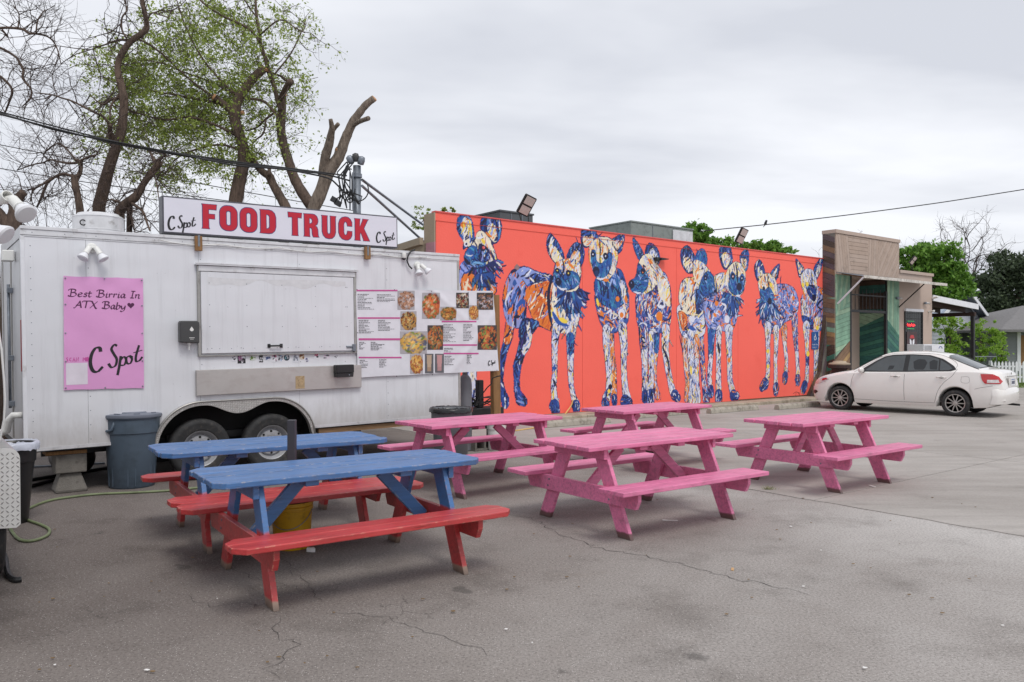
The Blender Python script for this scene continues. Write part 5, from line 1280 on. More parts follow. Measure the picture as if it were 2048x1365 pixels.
dog('painted wild dog facing forward with a blue muzzle', (1150, 440), 3.41, [
 ('L', 'orleg', [(250, 780, 36), (252, 900, 36), (265, 1000, 38), (270, 1120, 34), (268, 1200, 40)], 0, .08), ('L', 'paw', [(268, 1215, 44), (270, 1245, 40)], 0, .07),
 ('P', 'mix', [(140, 490), (240, 470), (350, 440), (370, 600), (352, 720), (262, 775), (190, 740), (145, 610)], None, .12),
 ('P', 'blue', [(140, 400), (290, 330), (340, 400), (358, 540), (260, 610), (150, 540)], -70, .12),
 ('P', 'leg', [(310, 400), (350, 470), (362, 580), (330, 560), (310, 480)], 80, .1),
 ('L', 'leg', [(215, 750, 60), (214, 850, 50), (225, 960, 44), (235, 1080, 42), (230, 1170, 46), (215, 1215, 60)], 0, .08), ('L', 'paw', [(208, 1250, 62), (212, 1262, 50)], 0, .07),
 ('L', 'leg', [(325, 740, 66), (335, 860, 52), (332, 960, 42), (336, 1080, 42), (345, 1170, 48), (352, 1215, 66)], 0, .08), ('L', 'paw', [(345, 1240, 76), (370, 1245, 50)], 0, .07),
 ('P', 'dark', [(45, 55), (45, 170), (90, 188), (152, 135), (132, 68)], 40, .08), ('P', 'cream', [(60, 110), (60, 170), (100, 175), (130, 120)], 40, .07),
 ('P', 'dark', [(332, 95), (240, 140), (262, 205), (300, 232), (326, 190)], 60, .08), ('P', 'cream', [(260, 150), (280, 210), (310, 190), (320, 140)], 60, .07),
 ('P', 'cream', [(160, 118), (100, 180), (94, 260), (120, 345), (150, 400), (220, 418), (275, 345), (295, 230), (265, 145), (210, 115)], -80, .09),
 ('P', 'blue', [(112, 210), (108, 290), (130, 350), (160, 395), (215, 385), (250, 310), (255, 235), (225, 225), (190, 290), (150, 280), (140, 210)], -75, .08)],
 [([(122, 235)], 30, NV), ([(122, 236)], 14, LV), ([(208, 248)], 34, NV), ([(208, 248)], 14, LV), ([(145, 350)], 46, NV), ([(148, 366)], 30, (30, 50, 100)), ([(165, 130), (172, 200), (168, 300)], 9, NV),
  ([(150, 400), (180, 405), (220, 395)], 10, LV), ([(195, 410), (230, 412)], 16, OR), ([(318, 640)], 46, LV), ([(318, 650)], 26, OR), ([(150, 540), (160, 590)], 16, YE), ([(345, 520), (350, 570)], 20, OR), ([(235, 1160), (228, 1180)], 22, YE), ([(240, 1140)], 26, NV),
  ([(215, 640), (245, 620), (240, 680)], 12, LV), ([(175, 620), (195, 660)], 16, OR), ([(100, 200), (98, 280), (118, 340)], 8, OR), ([(290, 540)], 26, OR)], 3)
dog('painted wild dog with its head turned left in profile', (1150, 440), 3.41, [
 ('L', 'orleg', [(555, 770, 36), (555, 880, 34), (545, 1000, 28), (545, 1120, 30), (560, 1180, 36), (562, 1210, 30)], 0, .08),
 ('L', 'blue', [(560, 770, 40), (556, 890, 34)], 0, .07),
 ('P', 'mix', [(500, 400), (600, 350), (650, 450), (658, 620), (640, 740), (560, 775), (440, 745), (414, 610), (420, 500)], None, .12),
 ('P', 'cream', [(570, 380), (620, 400), (650, 500), (650, 590), (600, 560), (560, 470)], 60, .10),
 ('P', 'mix', [(430, 500), (520, 500), (560, 600), (520, 660), (430, 640)], 80, .09),
 ('L', 'leg', [(465, 740, 66), (470, 840, 60), (475, 960, 44), (476, 1080, 40), (478, 1160, 46)], 0, .08), ('L', 'mix', [(462, 750, 60), (466, 850, 54)], 0, .08), ('L', 'paw', [(478, 1190, 48), (478, 1225, 44)], 0, .07),
 ('L', 'leg', [(520, 780, 40), (520, 900, 42), (520, 1050, 38), (515, 1170, 46)], 0, .08), ('L', 'paw', [(515, 1190, 56), (515, 1235, 56)], 0, .07),
 ('L', 'leg', [(620, 750, 60), (615, 880, 50), (630, 1000, 42), (650, 1100, 40), (665, 1170, 46)], 0, .08), ('L', 'paw', [(680, 1195, 56), (700, 1215, 46)], 0, .07),
 ('P', 'blue', [(390, 122), (402, 200), (440, 282), (472, 240), (432, 160)], 60, .07),
 ('P', 'dark', [(482, 190), (510, 155), (560, 190), (582, 260), (562, 322), (520, 332), (478, 260)], 70, .08), ('P', 'leg', [(520, 190), (500, 230), (540, 320), (566, 300), (560, 230)], 70, .07),
 ('P', 'cream', [(470, 240), (432, 290), (412, 390), (380, 440), (430, 505), (500, 500), (570, 430), (602, 370), (562, 300), (520, 240)], -60, .09),
 ('P', 'blue', [(430, 295), (412, 385), (370, 420), (374, 465), (395, 495), (450, 505), (495, 460), (500, 380), (465, 330)], 15, .08)],
 [([(385, 440)], 42, NV), ([(384, 430)], 10, PE), ([(462, 352)], 30, NV), ([(462, 358)], 12, OR), ([(400, 490), (430, 500), (450, 496)], 9, LV), ([(590, 530), (570, 590), (610, 590), (600, 540)], 12, LV), ([(575, 660)], 44, OR), ([(500, 640), (520, 680)], 14, LV),
  ([(455, 800), (480, 810)], 9, NV), ([(455, 830), (480, 840)], 9, NV), ([(455, 860), (480, 868)], 9, NV), ([(620, 830), (600, 870), (620, 920), (640, 990), (640, 1080)], 12, NV), ([(500, 270), (530, 300)], 16, OR), ([(440, 720), (440, 850)], 8, NV)], 4)
dog('painted wild dog with an orange shoulder patch, head turned right', (1330, 470), 3.79, [
 ('L', 'orleg', [(145, 760, 44), (150, 880, 42), (160, 1000, 38), (172, 1120, 34), (165, 1240, 46)], 0, .08),
 ('L', 'mix', [(270, 760, 50), (280, 900, 42), (290, 1050, 38), (300, 1150, 40), (312, 1225, 50)], 0, .08), ('L', 'paw', [(312, 1240, 56), (316, 1262, 50)], 0, .07),
 ('P', 'leg', [(95, 540), (200, 500), (290, 560), (305, 740), (232, 790), (132, 770), (98, 640)], None, .12),
 ('P', 'cream', [(130, 345), (232, 330), (290, 460), (285, 600), (180, 610), (105, 510)], 75, .11),
 ('P', 'orange', [(100, 580), (160, 600), (185, 690), (140, 730), (115, 680)], 70, .09),
 ('P', 'dark', [(230, 420), (280, 440), (290, 560), (240, 600)], 80, .08),
 ('L', 'leg', [(195, 760, 58), (195, 900, 48), (205, 1050, 42), (205, 1180, 46), (205, 1260, 58)], 0, .08),
 ('L', 'orleg', [(238, 780, 40), (240, 900, 40), (238, 960, 40)], 0, .08), ('L', 'leg', [(240, 960, 40), (240, 1100, 40), (246, 1250, 56)], 0, .08),
 ('P', 'dark', [(160, 78), (120, 120), (125, 220), (170, 292), (222, 280), (232, 180), (200, 108)], 70, .08), ('P', 'cream', [(145, 170), (140, 230), (180, 285), (215, 260), (195, 180)], 60, .08),
 ('P', 'blue', [(270, 103), (235, 140), (240, 205), (310, 236), (320, 160), (300, 115)], 70, .08),
 ('P', 'cream', [(232, 190), (310, 232), (370, 320), (390, 400), (330, 440), (270, 400), (220, 330), (208, 250)], 60, .09),
 ('P', 'blue', [(292, 300), (345, 282), (407, 400), (402, 442), (330, 480), (262, 480), (250, 420)], -45, .08)],
 [([(306, 326)], 28, NV), ([(306, 328)], 12, PE), ([(380, 432)], 22, NV), ([(190, 330), (215, 360), (195, 375)], 14, OR), ([(140, 60 + 340), (125, 440)], 16, OR), ([(250, 300), (240, 340)], 14, OR), ([(195, 1000), (200, 1060)], 16, YE), ([(180, 700), (230, 720)], 20, RO), ([(110, 760), (130, 870)], 8, NV), ([(300, 470), (290, 560), (330, 640)], 10, PE), ([(210, 640)], 30, LV)], 5)
dog('painted wild dog with a blue face looking straight out, white ruff at its back', (1330, 470), 3.79, [
 ('L', 'blue', [(355, 700, 70), (350, 820, 50), (346, 940, 40)], 0, .09), ('L', 'leg', [(346, 930, 38), (336, 1080, 36), (345, 1160, 44)], 0, .08), ('L', 'paw', [(345, 1175, 52), (350, 1205, 44)], 0, .07),
 ('P', 'cream', [(370, 330), (400, 295), (460, 290), (470, 400), (420, 480), (390, 440)], 60, .08),
 ('P', 'orperi', [(300, 470), (440, 430), (555, 480), (545, 640), (500, 735), (400, 722), (320, 700), (290, 580)], None, .11),
 ('L', 'leg', [(410, 720, 46), (405, 850, 42), (405, 980, 38), (405, 1100, 44), (406, 1180, 50)], 0, .08), ('L', 'paw', [(407, 1215, 62), (408, 1255, 56)], 0, .07),
 ('L', 'leg', [(485, 720, 62), (485, 850, 48), (490, 980, 40), (492, 1100, 42), (510, 1180, 46)], 0, .08), ('L', 'paw', [(520, 1218, 62), (540, 1222, 50)], 0, .07),
 ('P', 'teal', [(440, 440), (570, 470), (555, 560), (510, 620), (445, 560)], (510, 420), .11),
 ('P', 'dark', [(415, 90), (410, 160), (440, 255), (482, 258), (515, 200), (502, 120), (490, 86)], 80, .08), ('P', 'cream', [(435, 140), (432, 200), (462, 250), (495, 205), (480, 140)], 70, .07),
 ('P', 'blue', [(612, 108), (565, 160), (590, 275), (626, 262), (637, 150)], 70, .08), ('P', 'cream', [(575, 180), (598, 265), (622, 230), (612, 180)], 70, .07),
 ('P', 'cream', [(500, 220), (460, 300), (452, 380), (480, 440), (540, 468), (592, 440), (612, 340), (602, 260), (555, 205)], -80, .09),
 ('P', 'blue', [(500, 285), (478, 400), (530, 462), (590, 432), (606, 335), (585, 290), (555, 330), (525, 290)], -80, .08)],
 [([(515, 315)], 30, NV), ([(515, 316)], 16, (240, 190, 200)), ([(583, 330)], 26, NV), ([(583, 330)], 12, LV), ([(562, 395)], 38, NV), ([(540, 462), (570, 462)], 9, LV), ([(535, 215), (548, 290), (550, 370)], 12, NV), ([(455, 290), (460, 300)], 22, OR),
  ([(320, 480), (310, 600), (370, 690)], 12, PE), ([(390, 520)], 26, OR), ([(370, 600), (390, 620)], 18, OR), ([(430, 520), (460, 540), (440, 580)], 12, LV), ([(470, 640)], 38, LV), ([(500, 640), (510, 690)], 9, OR), ([(345, 740), (345, 860)], 34, RO), ([(400, 820), (415, 900)], 18, NV), ([(485, 950)], 24, OR)], 6)
dog('smaller painted wild dog walking, its rump behind it to the right', (1490, 500), 4.136, [
 ('L', 'mix', [(410, 560, 60), (416, 720, 42), (430, 860, 32)], 0, .08), ('L', 'leg', [(430, 860, 32), (438, 1000, 32), (436, 1040, 38)], 0, .08), ('L', 'paw', [(436, 1065, 48), (438, 1095, 42)], 0, .07),
 ('L', 'orleg', [(322, 650, 60), (330, 780, 36)], 0, .08), ('L', 'leg', [(330, 780, 34), (345, 920, 30), (336, 1020, 34)], 0, .08), ('L', 'paw', [(333, 1045, 50), (330, 1080, 44)], 0, .07),
 ('P', 'orperi', [(240, 300), (320, 280), (400, 310), (440, 400), (440, 500), (400, 565), (330, 605), (250, 680), (230, 440)], None, .10),
 ('P', 'mix', [(240, 420), (300, 440), (340, 560), (250, 690), (170, 665), (140, 570)], None, .10),
 ('P', 'teal', [(128, 390), (240, 410), (275, 520), (210, 560), (125, 562)], (190, 360), .11),
 ('L', 'leg', [(190, 640, 62), (190, 760, 42), (192, 900, 36), (190, 1030, 36), (175, 1095, 50)], 0, .07), ('L', 'paw', [(165, 1110, 66), (140, 1138, 46)], 0, .07),
 ('L', 'leg', [(258, 660, 52), (258, 780, 38), (252, 920, 32), (255, 1060, 32), (255, 1110, 40)], 0, .07), ('L', 'paw', [(257, 1140, 56), (255, 1178, 44)], 0, .07),
 ('P', 'dark', [(115, 78), (75, 140), (95, 250), (130, 262), (167, 200), (150, 120)], 70, .08), ('P', 'cream', [(110, 140), (105, 200), (125, 250), (150, 190)], 70, .07),
 ('P', 'dark', [(286, 112), (210, 190), (240, 252), (272, 232)], 60, .08), ('P', 'cream', [(265, 150), (228, 200), (250, 235)], 60, .07),
 ('P', 'cream', [(170, 190), (110, 260), (120, 350), (160, 430), (230, 430), (272, 330), (235, 220)], -80, .08),
 ('P', 'blue', [(125, 325), (130, 400), (200, 455), (250, 410), (225, 340), (195, 305), (165, 330)], -40, .07)],
 [([(155, 320)], 22, NV), ([(215, 290)], 22, YE), ([(205, 425)], 32, NV), ([(188, 200), (190, 270), (200, 330)], 9, NV), ([(240, 380), (265, 380)], 10, (200, 90, 60)), ([(238, 410), (268, 410)], 10, (200, 90, 60)), ([(385, 480)], 30, (60, 110, 190)), ([(190, 840)], 22, YE), ([(190, 965)], 22, YE), ([(400, 400)], 22, OR)], 7)
dog('painted wild dog at the right end of the wall, partly behind the wooden buttress', (1490, 500), 4.136, [
 ('L', 'dark', [(645, 600, 34), (648, 730, 18)], 0, .08),
 ('L', 'leg', [(590, 650, 60), (590, 800, 48), (590, 930, 44), (578, 1070, 24)], 0, .08),
 ('P', 'orperi', [(470, 380), (540, 330), (600, 300), (680, 350), (695, 440), (650, 560), (640, 660), (560, 672), (470, 560)], 60, .10),
 ('P', 'leg', [(460, 400), (520, 460), (530, 560), (480, 560)], 80, .09),
 ('P', 'dark', [(470, 540), (560, 580), (560, 660), (490, 620)], None, .09), ('P', 'cream', [(580, 560), (630, 570), (610, 660), (570, 650)], 80, .08),
 ('L', 'leg', [(508, 640, 64), (512, 760, 38), (515, 860, 34)], 0, .07), ('L', 'dark', [(516, 880, 34), (515, 980, 30)], 0, .07), ('L', 'leg', [(515, 980, 32), (510, 1080, 36)], 0, .07), ('L', 'paw', [(495, 1120, 50), (482, 1155, 48)], 0, .07),
 ('P', 'dark', [(415, 74), (430, 160), (452, 232), (492, 160), (450, 100)], 60, .07), ('P', 'cream', [(440, 120), (450, 200), (480, 160)], 60, .06),
 ('P', 'dark', [(642, 60), (600, 90), (565, 170), (590, 252), (632, 160)], 70, .07), ('P', 'leg', [(610, 120), (585, 170), (595, 230), (622, 170)], 70, .06),
 ('P', 'leg', [(500, 160), (460, 230), (475, 330), (530, 420), (590, 440), (602, 330), (572, 180)], -80, .08),
 ('P', 'dark', [(500, 270), (520, 370), (570, 430), (592, 380), (582, 300), (540, 290)], -60, .07)],
 [([(515, 285)], 22, YE), ([(572, 395)], 30, NV), ([(545, 165), (555, 250), (550, 330)], 8, NV), ([(480, 290)], 22, YE), ([(520, 860)], 26, YE), ([(600, 645)], 22, YE), ([(650, 400), (600, 460), (640, 500)], 10, NV), ([(620, 330), (640, 370)], 14, OR), ([(480, 340), (500, 400)], 10, OR)], 8)
# accessible parking sign on the wall
m_sblue = M('blue_sign_enamel', lin(26, 84, 150), 0.4, var=0.06)
a, b = W(1623.5, 664, -0.02), W(1636.5, 699, -0.02)
sg = thing('parking_sign', 'blue accessible parking sign reading PARKING ONLY, on the mural wall near the car', 'sign', WL.loc, rot=WL.rot)
h = a[1] - b[1]
MB().box(a[0], b[0], -0.024, -0.016, b[1] + h * 0.42, a[1]).build('symbol_plate', m_sblue, sg); MB().box(a[0], b[0], -0.024, -0.016, b[1], b[1] + h * 0.40).build('text_plate', m_sblue, sg)
mb = MB(); xm = (a[0] + b[0]) / 2; zm = b[1] + h * 0.68; s_ = h * 0.5
for P_ in ([(0, 0.30), (0, 0.05), (0.16, 0.05), (0.24, -0.20)], [(0.0, 0.17), (0.13, 0.17)], [(0.10, -0.12), (0.02, -0.24), (-0.12, -0.22), (-0.18, -0.08), (-0.12, 0.06), (-0.03, 0.10)], [(-0.01, 0.36), (0.03, 0.36)]):
    L, Rr = ribbon([(xm + p[0] * s_ * 1.1, zm + p[1] * s_ * 1.25) for p in P_], None, 0.022); n = len(L)
    mb.add([(q.x, -0.0255, q.y) for q in L] + [(q.x, -0.0255, q.y) for q in Rr], [(j, j + 1, n + j + 1, n + j) for j in range(n - 1)])
plain(mb, 'PARKING', a[0] + 0.02, b[1] + h * 0.23, 0.042, 0.009, -0.0255, (b[0] - a[0] - 0.03) / 7 / 0.042); plain(mb, 'ONLY', a[0] + 0.05, b[1] + h * 0.06, 0.05, 0.011, -0.0255, (b[0] - a[0] - 0.08) / 4 / 0.05)
mb.build('lettering', m_whitep, sg, kind='stuff')
# signature at the foot of the wall: an illegible scrawl, as it reads in the photograph
mb = MB(); rr = random.Random(2); P_ = []
x0 = W(1568, 797)[0]; x1 = W(1612, 795)[0]
k = 0
while x0 + k * 0.018 < x1:
    P_.append((x0 + k * 0.018, W(1570, 797)[1] + 0.02 + rr.uniform(-0.025, 0.035))); k += 1
L, Rr = ribbon(P_, None, 0.007); n = len(L); mb.add([(q.x, -0.003, q.y) for q in L] + [(q.x, -0.003, q.y) for q in Rr], [(j, j + 1, n + j + 1, n + j) for j in range(n - 1)])
for pts in ([(1586, 788), (1592, 784), (1600, 787)], [(1592, 785), (1591, 795)], [(1596, 786), (1600, 790), (1597, 790)]):
    L, Rr = ribbon([W(*p) for p in pts], None, 0.012); n = len(L); mb.add([(q.x, -0.003, q.y) for q in L] + [(q.x, -0.003, q.y) for q in Rr], [(j, j + 1, n + j + 1, n + j) for j in range(n - 1)])
mb.build('signature', M('maroon_paint_line', lin(110, 30, 34), 0.6), mbld, kind='stuff')
# small black wall lamp on the mural
q = W(1318, 519, -0.1); wl_ = thing('wall_lamp', 'small black downlight sticking out of the mural between the fourth and fifth dog', 'lamp', WL.loc, rot=WL.rot)
MB().box(q[0] - 0.07, q[0] + 0.05, -0.10, -0.001, q[1] - 0.04, q[1] + 0.05).build('bracket', m_blackm, wl_, bevel=0.006)
MB().prism([(q[0] + 0.04, q[1] - 0.03), (q[0] + 0.30, q[1] + 0.01), (q[0] + 0.30, q[1] + 0.03), (q[0] + 0.04, q[1] + 0.04)], 0.12, None, -0.15).build('shade', m_blackm, wl_, bevel=0.004)
# roof flood lights (led panels)
m_led = M('led_lens', lin(196, 184, 178), 0.25, var=0.1, scale=20)
m_bronze = M('bronze_lamp_body', lin(38, 32, 31), 0.45, 0.3, var=0.15)
def led_light(name_, label, px, py, s, frame, y, rot):
    x, z = frame.at(px, py, y); t = thing(name_, label, 'flood light', tuple(frame.m @ Vector((x, y, z))), UA, 'panel flood lights on the roof edges'); t.scale = (s, s, s)
    m4 = Euler((R(rot[0]), R(rot[1]), R(rot[2]))).to_matrix().to_4x4()
    mb = MB(); mb.box(-0.17, 0.17, -0.035, 0.035, -0.24, 0.24, m4); mb.build('lamp_body', m_bronze, t, bevel=0.02)
    for zz in (-0.115, 0.115):
        mb = MB(); mb.box(-0.13, 0.13, -0.041, -0.036, zz - 0.095, zz + 0.095, m4); mb.build('lens', m_led, t)
    for sx_ in (-1, 1):
        mb = MB(); mb.tube([m4 @ Vector((sx_ * 0.16, 0.02, -0.14)), (sx_ * 0.10, 0.05, -0.42), (sx_ * 0.07, 0.05, -0.50)], 0.014, 6); mb.build('arm', m_bronze, t)
    return t
led_light('panel_light', 'panel flood light tilted down over the left end of the mural', 1053, 411, 0.92, WL, 0.15, (28, 16, 0))
led_light('panel_light', 'panel flood light over the right half of the mural', 1483, 472, 0.9, WL, 0.15, (24, 12, 0))
led_light('panel_light', 'panel flood light on the lower taupe roof above the awning', 1826, 521, 0.62, SF, 0.3, (30, 20, 0))
# rooftop units
m_hvac = M('grey_green_hvac_paint', lin(134, 142, 138), 0.55, var=0.07, scale=3, dirt=(lin(92, 94, 90), 0.5, 0.5))
def box_unit(label, x0, x1, y0, y1, z0, z1, mat=m_hvac):
    t = thing('rooftop_unit', label, 'air conditioner', WL.loc, rot=WL.rot)
    MB().box(x0, x1, y0, y1, z0, z1).build('casing', mat, t, bevel=0.01)
    MB().box(x0 - 0.02, x1 + 0.02, y0 - 0.02, y1 + 0.02, z1 + 0.001, z1 + 0.04).build('lid', mat, t)
    for k in range(1, 3): xx = x0 + (x1 - x0) * k / 3; MB().box(xx - 0.01, xx + 0.01, y0 - 0.012, y0 - 0.001, z0, z1 - 0.02).build('panel_joint', m_galv, t)
    return t
xa_, za_ = W(1250, 483, 2.6), W(1310, 450, 2.6)
hv = box_unit('large grey rooftop unit behind the mural parapet', W(1262, 460, 2.6)[0], W(1386, 460, 2.6)[0], 2.6, 4.3, 3.21, W(1320, 452, 2.6)[1])
MB().box(W(1345, 470, 2.58)[0], W(1384, 470, 2.58)[0], 2.55, 2.585, 3.7, W(1360, 462, 2.58)[1]).build('service_panel', m_trim, hv, bevel=0.005)
box_unit('small dark rooftop unit by the first flood light', W(1000, 430, 1.6)[0], W(1066, 432, 1.6)[0], 1.6, 2.6, 3.21, W(1030, 427, 1.6)[1], M('dark_grey_casing', lin(84, 88, 92), 0.55, var=0.1))
# ------------------------------------------------------------------ storefront
shop = thing('storefront_building', 'taupe shop with green plank front and recessed doorway, right of the mural', 'building', SF.loc, 0, rot=SF.rot)
def stain(name, col, var=0.28):
    return M(name, col, 0.6, var=var, scale=2.2, stretch=(1, 1, 1), dirt=(tuple(c * 0.55 for c in col), 0.52, 0.5), bmp=0.2, bscale=30)
m_gr = [stain('green_plank', lin(132, 172, 146)), stain('dark_green_plank', lin(66, 122, 104)), stain('pale_green_plank', lin(158, 188, 158)), stain('teal_green_plank', lin(48, 100, 94))]
m_br = [stain('brown_plank', lin(128, 100, 76)), stain('dark_brown_plank', lin(78, 62, 52)), stain('tan_plank', lin(168, 136, 92)), stain('grey_plank', lin(110, 104, 98)), stain('purple_grey_plank', lin(92, 78, 82))]
m_tp = [stain('taupe_plank', lin(178, 158, 144), 0.06), stain('warm_taupe_plank', lin(172, 151, 136), 0.06)]
def clip(poly, a, b, c):
    """keep a*x+b*z<=c"""
    o = []
    for i in range(len(poly)):
        p, q = poly[i], poly[(i + 1) % len(poly)]; dp, dq = a * p[0] + b * p[1] - c, a * q[0] + b * q[1] - c
        if dp <= 0: o.append(p)
        if (dp < 0 < dq) or (dq < 0 < dp): t = dp / (dp - dq); o.append((p[0] + (q[0] - p[0]) * t, p[1] + (q[1] - p[1]) * t))
    return o
def planks(parent, poly, ang, wd, mats, m4=None, th=0.02, gap=0.008, seed=0, name='plank', y0=-0.02, jit=0.004):
    """fill a convex polygon with separate boards running at an angle"""
    rr = random.Random(seed); ca, sa = math.cos(R(ang)), math.sin(R(ang)); nx_, nz_ = -sa, ca
    pr_ = [p[0] * nx_ + p[1] * nz_ for p in poly]; v = min(pr_)
    while v < max(pr_):
        q = clip(clip(poly, nx_, nz_, v + wd - gap), -nx_, -nz_, -v)
        if len(q) > 2:
            A = abs(sum(q[i][0] * q[(i + 1) % len(q)][1] - q[(i + 1) % len(q)][0] * q[i][1] for i in range(len(q)))) / 2
            if A > 0.003: MB().prism(q, th, m4, y0 - rr.uniform(0, jit)).build(name, rr.choice(mats), parent)
        v += wd
X1 = S(1797, 560)[0]; X2 = S(1864, 560)[0]; ZP = S(1670, 463)[1]; ZL = S(1864, 548)[1]
xo0, xo1 = S(1700, 620)[0], S(1774, 620)[0]; zdo = S(1735, 556)[1]
zsof = S(1672, 548)[1] + 0.0
# cores
mb = MB(); mb.box(0.0, X1, 0.0, 0.40, zsof, ZP - 0.05); mb.box(0.0, xo0, 0.0, 0.9, 0, zsof - 0.001); mb.box(xo1, X1, 0.0, 0.9, 0, zsof - 0.001); mb.box(xo0 - 0.001, xo1 + 0.001, 0.401, 0.9, zdo + 0.35, zsof - 0.002); mb.build('wall_core', m_taupe, shop)
MB().box(X1 + 0.002, X2, 0.0, 9.0, 0, ZL - 0.1).build('front_wall', m_taupe, shop)
MB().box(0.1, X1, 0.9, 9.0, 0, ZL - 0.2).build('rear_block', m_taupe, shop)
MB().box(-0.03, X1 + 0.03, -0.05, 0.41, ZP - 0.05, ZP + 0.06).build('parapet_cap', m_taupe, shop, bevel=0.004)
MB().box(X1 + 0.032, X2 + 0.03, -0.05, 0.27, ZL - 0.099, ZL).build('parapet_cap', m_taupe, shop, bevel=0.004)
# parapet face boarded in chevrons
zt_, zb_ = ZP - 0.06, zsof + 0.06; w4 = (X1 - 0.05) / 4
planks(shop, [(0.02, zb_), (0.02 + w4 * 0.9, zb_), (0.02 + w4 * 0.7, zt_), (0.02, zt_)], 100, 0.14, m_tp, seed=1)
planks(shop, [(0.02 + w4 * 0.9, zb_), (0.02 + w4 * 1.9, zb_), (0.02 + w4 * 1.95, zt_), (0.02 + w4 * 0.7, zt_)], 0, 0.12, m_tp, seed=2)
planks(shop, [(0.02 + w4 * 1.9, zb_), (0.02 + w4 * 2.7, zb_), (0.02 + w4 * 2.6, zt_), (0.02 + w4 * 1.95, zt_)], 86, 0.14, m_tp, seed=3)
planks(shop, [(0.02 + w4 * 2.7, zb_), (X1, zb_), (X1, zt_), (0.02 + w4 * 2.6, zt_)], 52, 0.13, m_tp, seed=4)
# front face below the awning
def bands(x0, x1, parts, seed):
    for i, (poly, ang, mats) in enumerate(parts): planks(shop, poly, ang, 0.13, mats, seed=seed + i)
z0_ = 0.0; zs_ = zsof - 0.02
bands(0, xo0, [([(0.01, 2.5), (xo0, 2.95), (xo0, zs_), (0.01, zs_)], 78, [m_gr[0], m_gr[2]]), ([(0.01, 1.25), (xo0, 1.75), (xo0, 2.95), (0.01, 2.5)], 12, [m_gr[0], m_gr[2], m_gr[0]]),
    ([(0.01, 0), (xo0, 0), (xo0, 1.75), (0.01, 1.25)], 35, [m_br[0], m_br[2], m_br[1]])], 10)
bands(xo1, X1, [([(xo1, 2.4), (X1, 1.9), (X1, zs_), (xo1, zs_)], 88, [m_gr[0], m_gr[2]]), ([(xo1, 0.9), (X1, 0.7), (X1, 1.9), (xo1, 2.4)], -30, [m_gr[1], m_gr[0], m_gr[3]]), ([(xo1, 0), (X1, 0), (X1, 0.7), (xo1, 0.9)], 30, [m_br[2], m_br[0]])], 20)
# left return face, stained boards, and the leaning buttress at its foot
mr = Matrix(((0, 1, 0, -0.012), (1, 0, 0, 0), (0, 0, 1, 0), (0, 0, 0, 1)))
planks(shop, [(0.0, 3.0), (0.386, 3.0), (0.386, ZP - 0.05), (0.0, ZP - 0.05)], 22, 0.15, [m_br[0], m_br[4], m_br[3], m_br[1]], mr, seed=31, y0=-0.02)
planks(shop, [(0.0, 1.6), (0.386, 1.6), (0.386, 3.0), (0.0, 3.0)], 10, 0.14, [m_br[2], m_br[0], m_gr[0], m_br[3]], mr, seed=32, y0=-0.02)
planks(shop, [(0.0, 0), (0.386, 0), (0.386, 1.6), (0.0, 1.6)], -20, 0.14, [m_br[3], m_br[1], m_gr[1]], mr, seed=33, y0=-0.02)
bt = thing('timber_buttress', 'leaning weathered plank buttress covering the right foot of the mural', 'buttress', WL.loc, rot=WL.rot)
bp = [W(1618, 806, -0.12), W(1662, 806, -0.12), W(1656, 600, -0.12), W(1650, 660, -0.12), W(1641, 745, -0.12)]
bp = [(bp[0][0], 0.06), (bp[1][0], 0.06), (bp[2][0], bp[2][1]), (bp[3][0] - 0.02, bp[3][1]), (bp[4][0], bp[4][1])]
MB().prism(bp, 0.10, None, -0.105).build('buttress_core', m_br[1], bt)
planks(bt, [(bp[0][0] + 0.03, 0.07), (bp[1][0], 0.07), (bp[2][0], bp[2][1] - 0.1), (bp[4][0] + 0.04, bp[4][1])], 66, 0.15, [m_br[3], m_br[1], m_br[4]], seed=41, y0=-0.13)
# awning: thin corrugated sheet on two struts
awn = thing('awning', 'thin flat awning over the shop doorway held by two slanting struts', 'awning', SF.loc, rot=SF.rot)
zo = S(1730, 553, -0.857)[1]; xr = S(1893, 568, -0.857)[0]; xl = 0.02; zw = S(1672, 545, 0.0)[1]
n = 90; vs = []
for i in range(n + 1):
    x = xl + (xr - xl) * i / n; w_ = 0.012 * math.sin(i * math.pi / 1.5)
    vs += [(x, -0.857, zo + w_), (x, -0.03, zw + w_)]
mb = MB(); mb.add(vs, [(2 * i, 2 * i + 2, 2 * i + 3, 2 * i + 1) for i in range(n)]); sh = mb.build('roof_sheet', m_galv, awn); md = sh.modifiers.new('thick', 'SOLIDIFY'); md.thickness = 0.006
m_awt = M('worn_awning_edge', lin(206, 200, 192), 0.6, var=0.2, scale=6, dirt=(lin(100, 84, 72), 0.5, 0.5))
MB().box(xl, xr, -0.885, -0.86, zo - 0.05, zo + 0.035).build('front_edge', m_awt, awn); 
for k in range(5): xx = xl + 0.3 + (xr - xl - 0.6) * k / 4; mb = MB(); mb.tube([(xx, -0.85, zo - 0.035), (xx, -0.03, zw - 0.035)], 0.02, 4); mb.build('rafter', m_oldwood, awn)
mb = MB(); mb.tube([(xl + 0.02, -0.85, zo - 0.03), (0.08, -0.03, S(1674, 608)[1])], 0.03, 4); mb.build('strut', m_whitep, awn)
mb = MB(); mb.tube([(X1 - 0.03, -0.85, zo - 0.03), (X1 - 0.03, -0.03, S(1797, 615)[1])], 0.022, 4); mb.build('strut', m_bronze, awn)
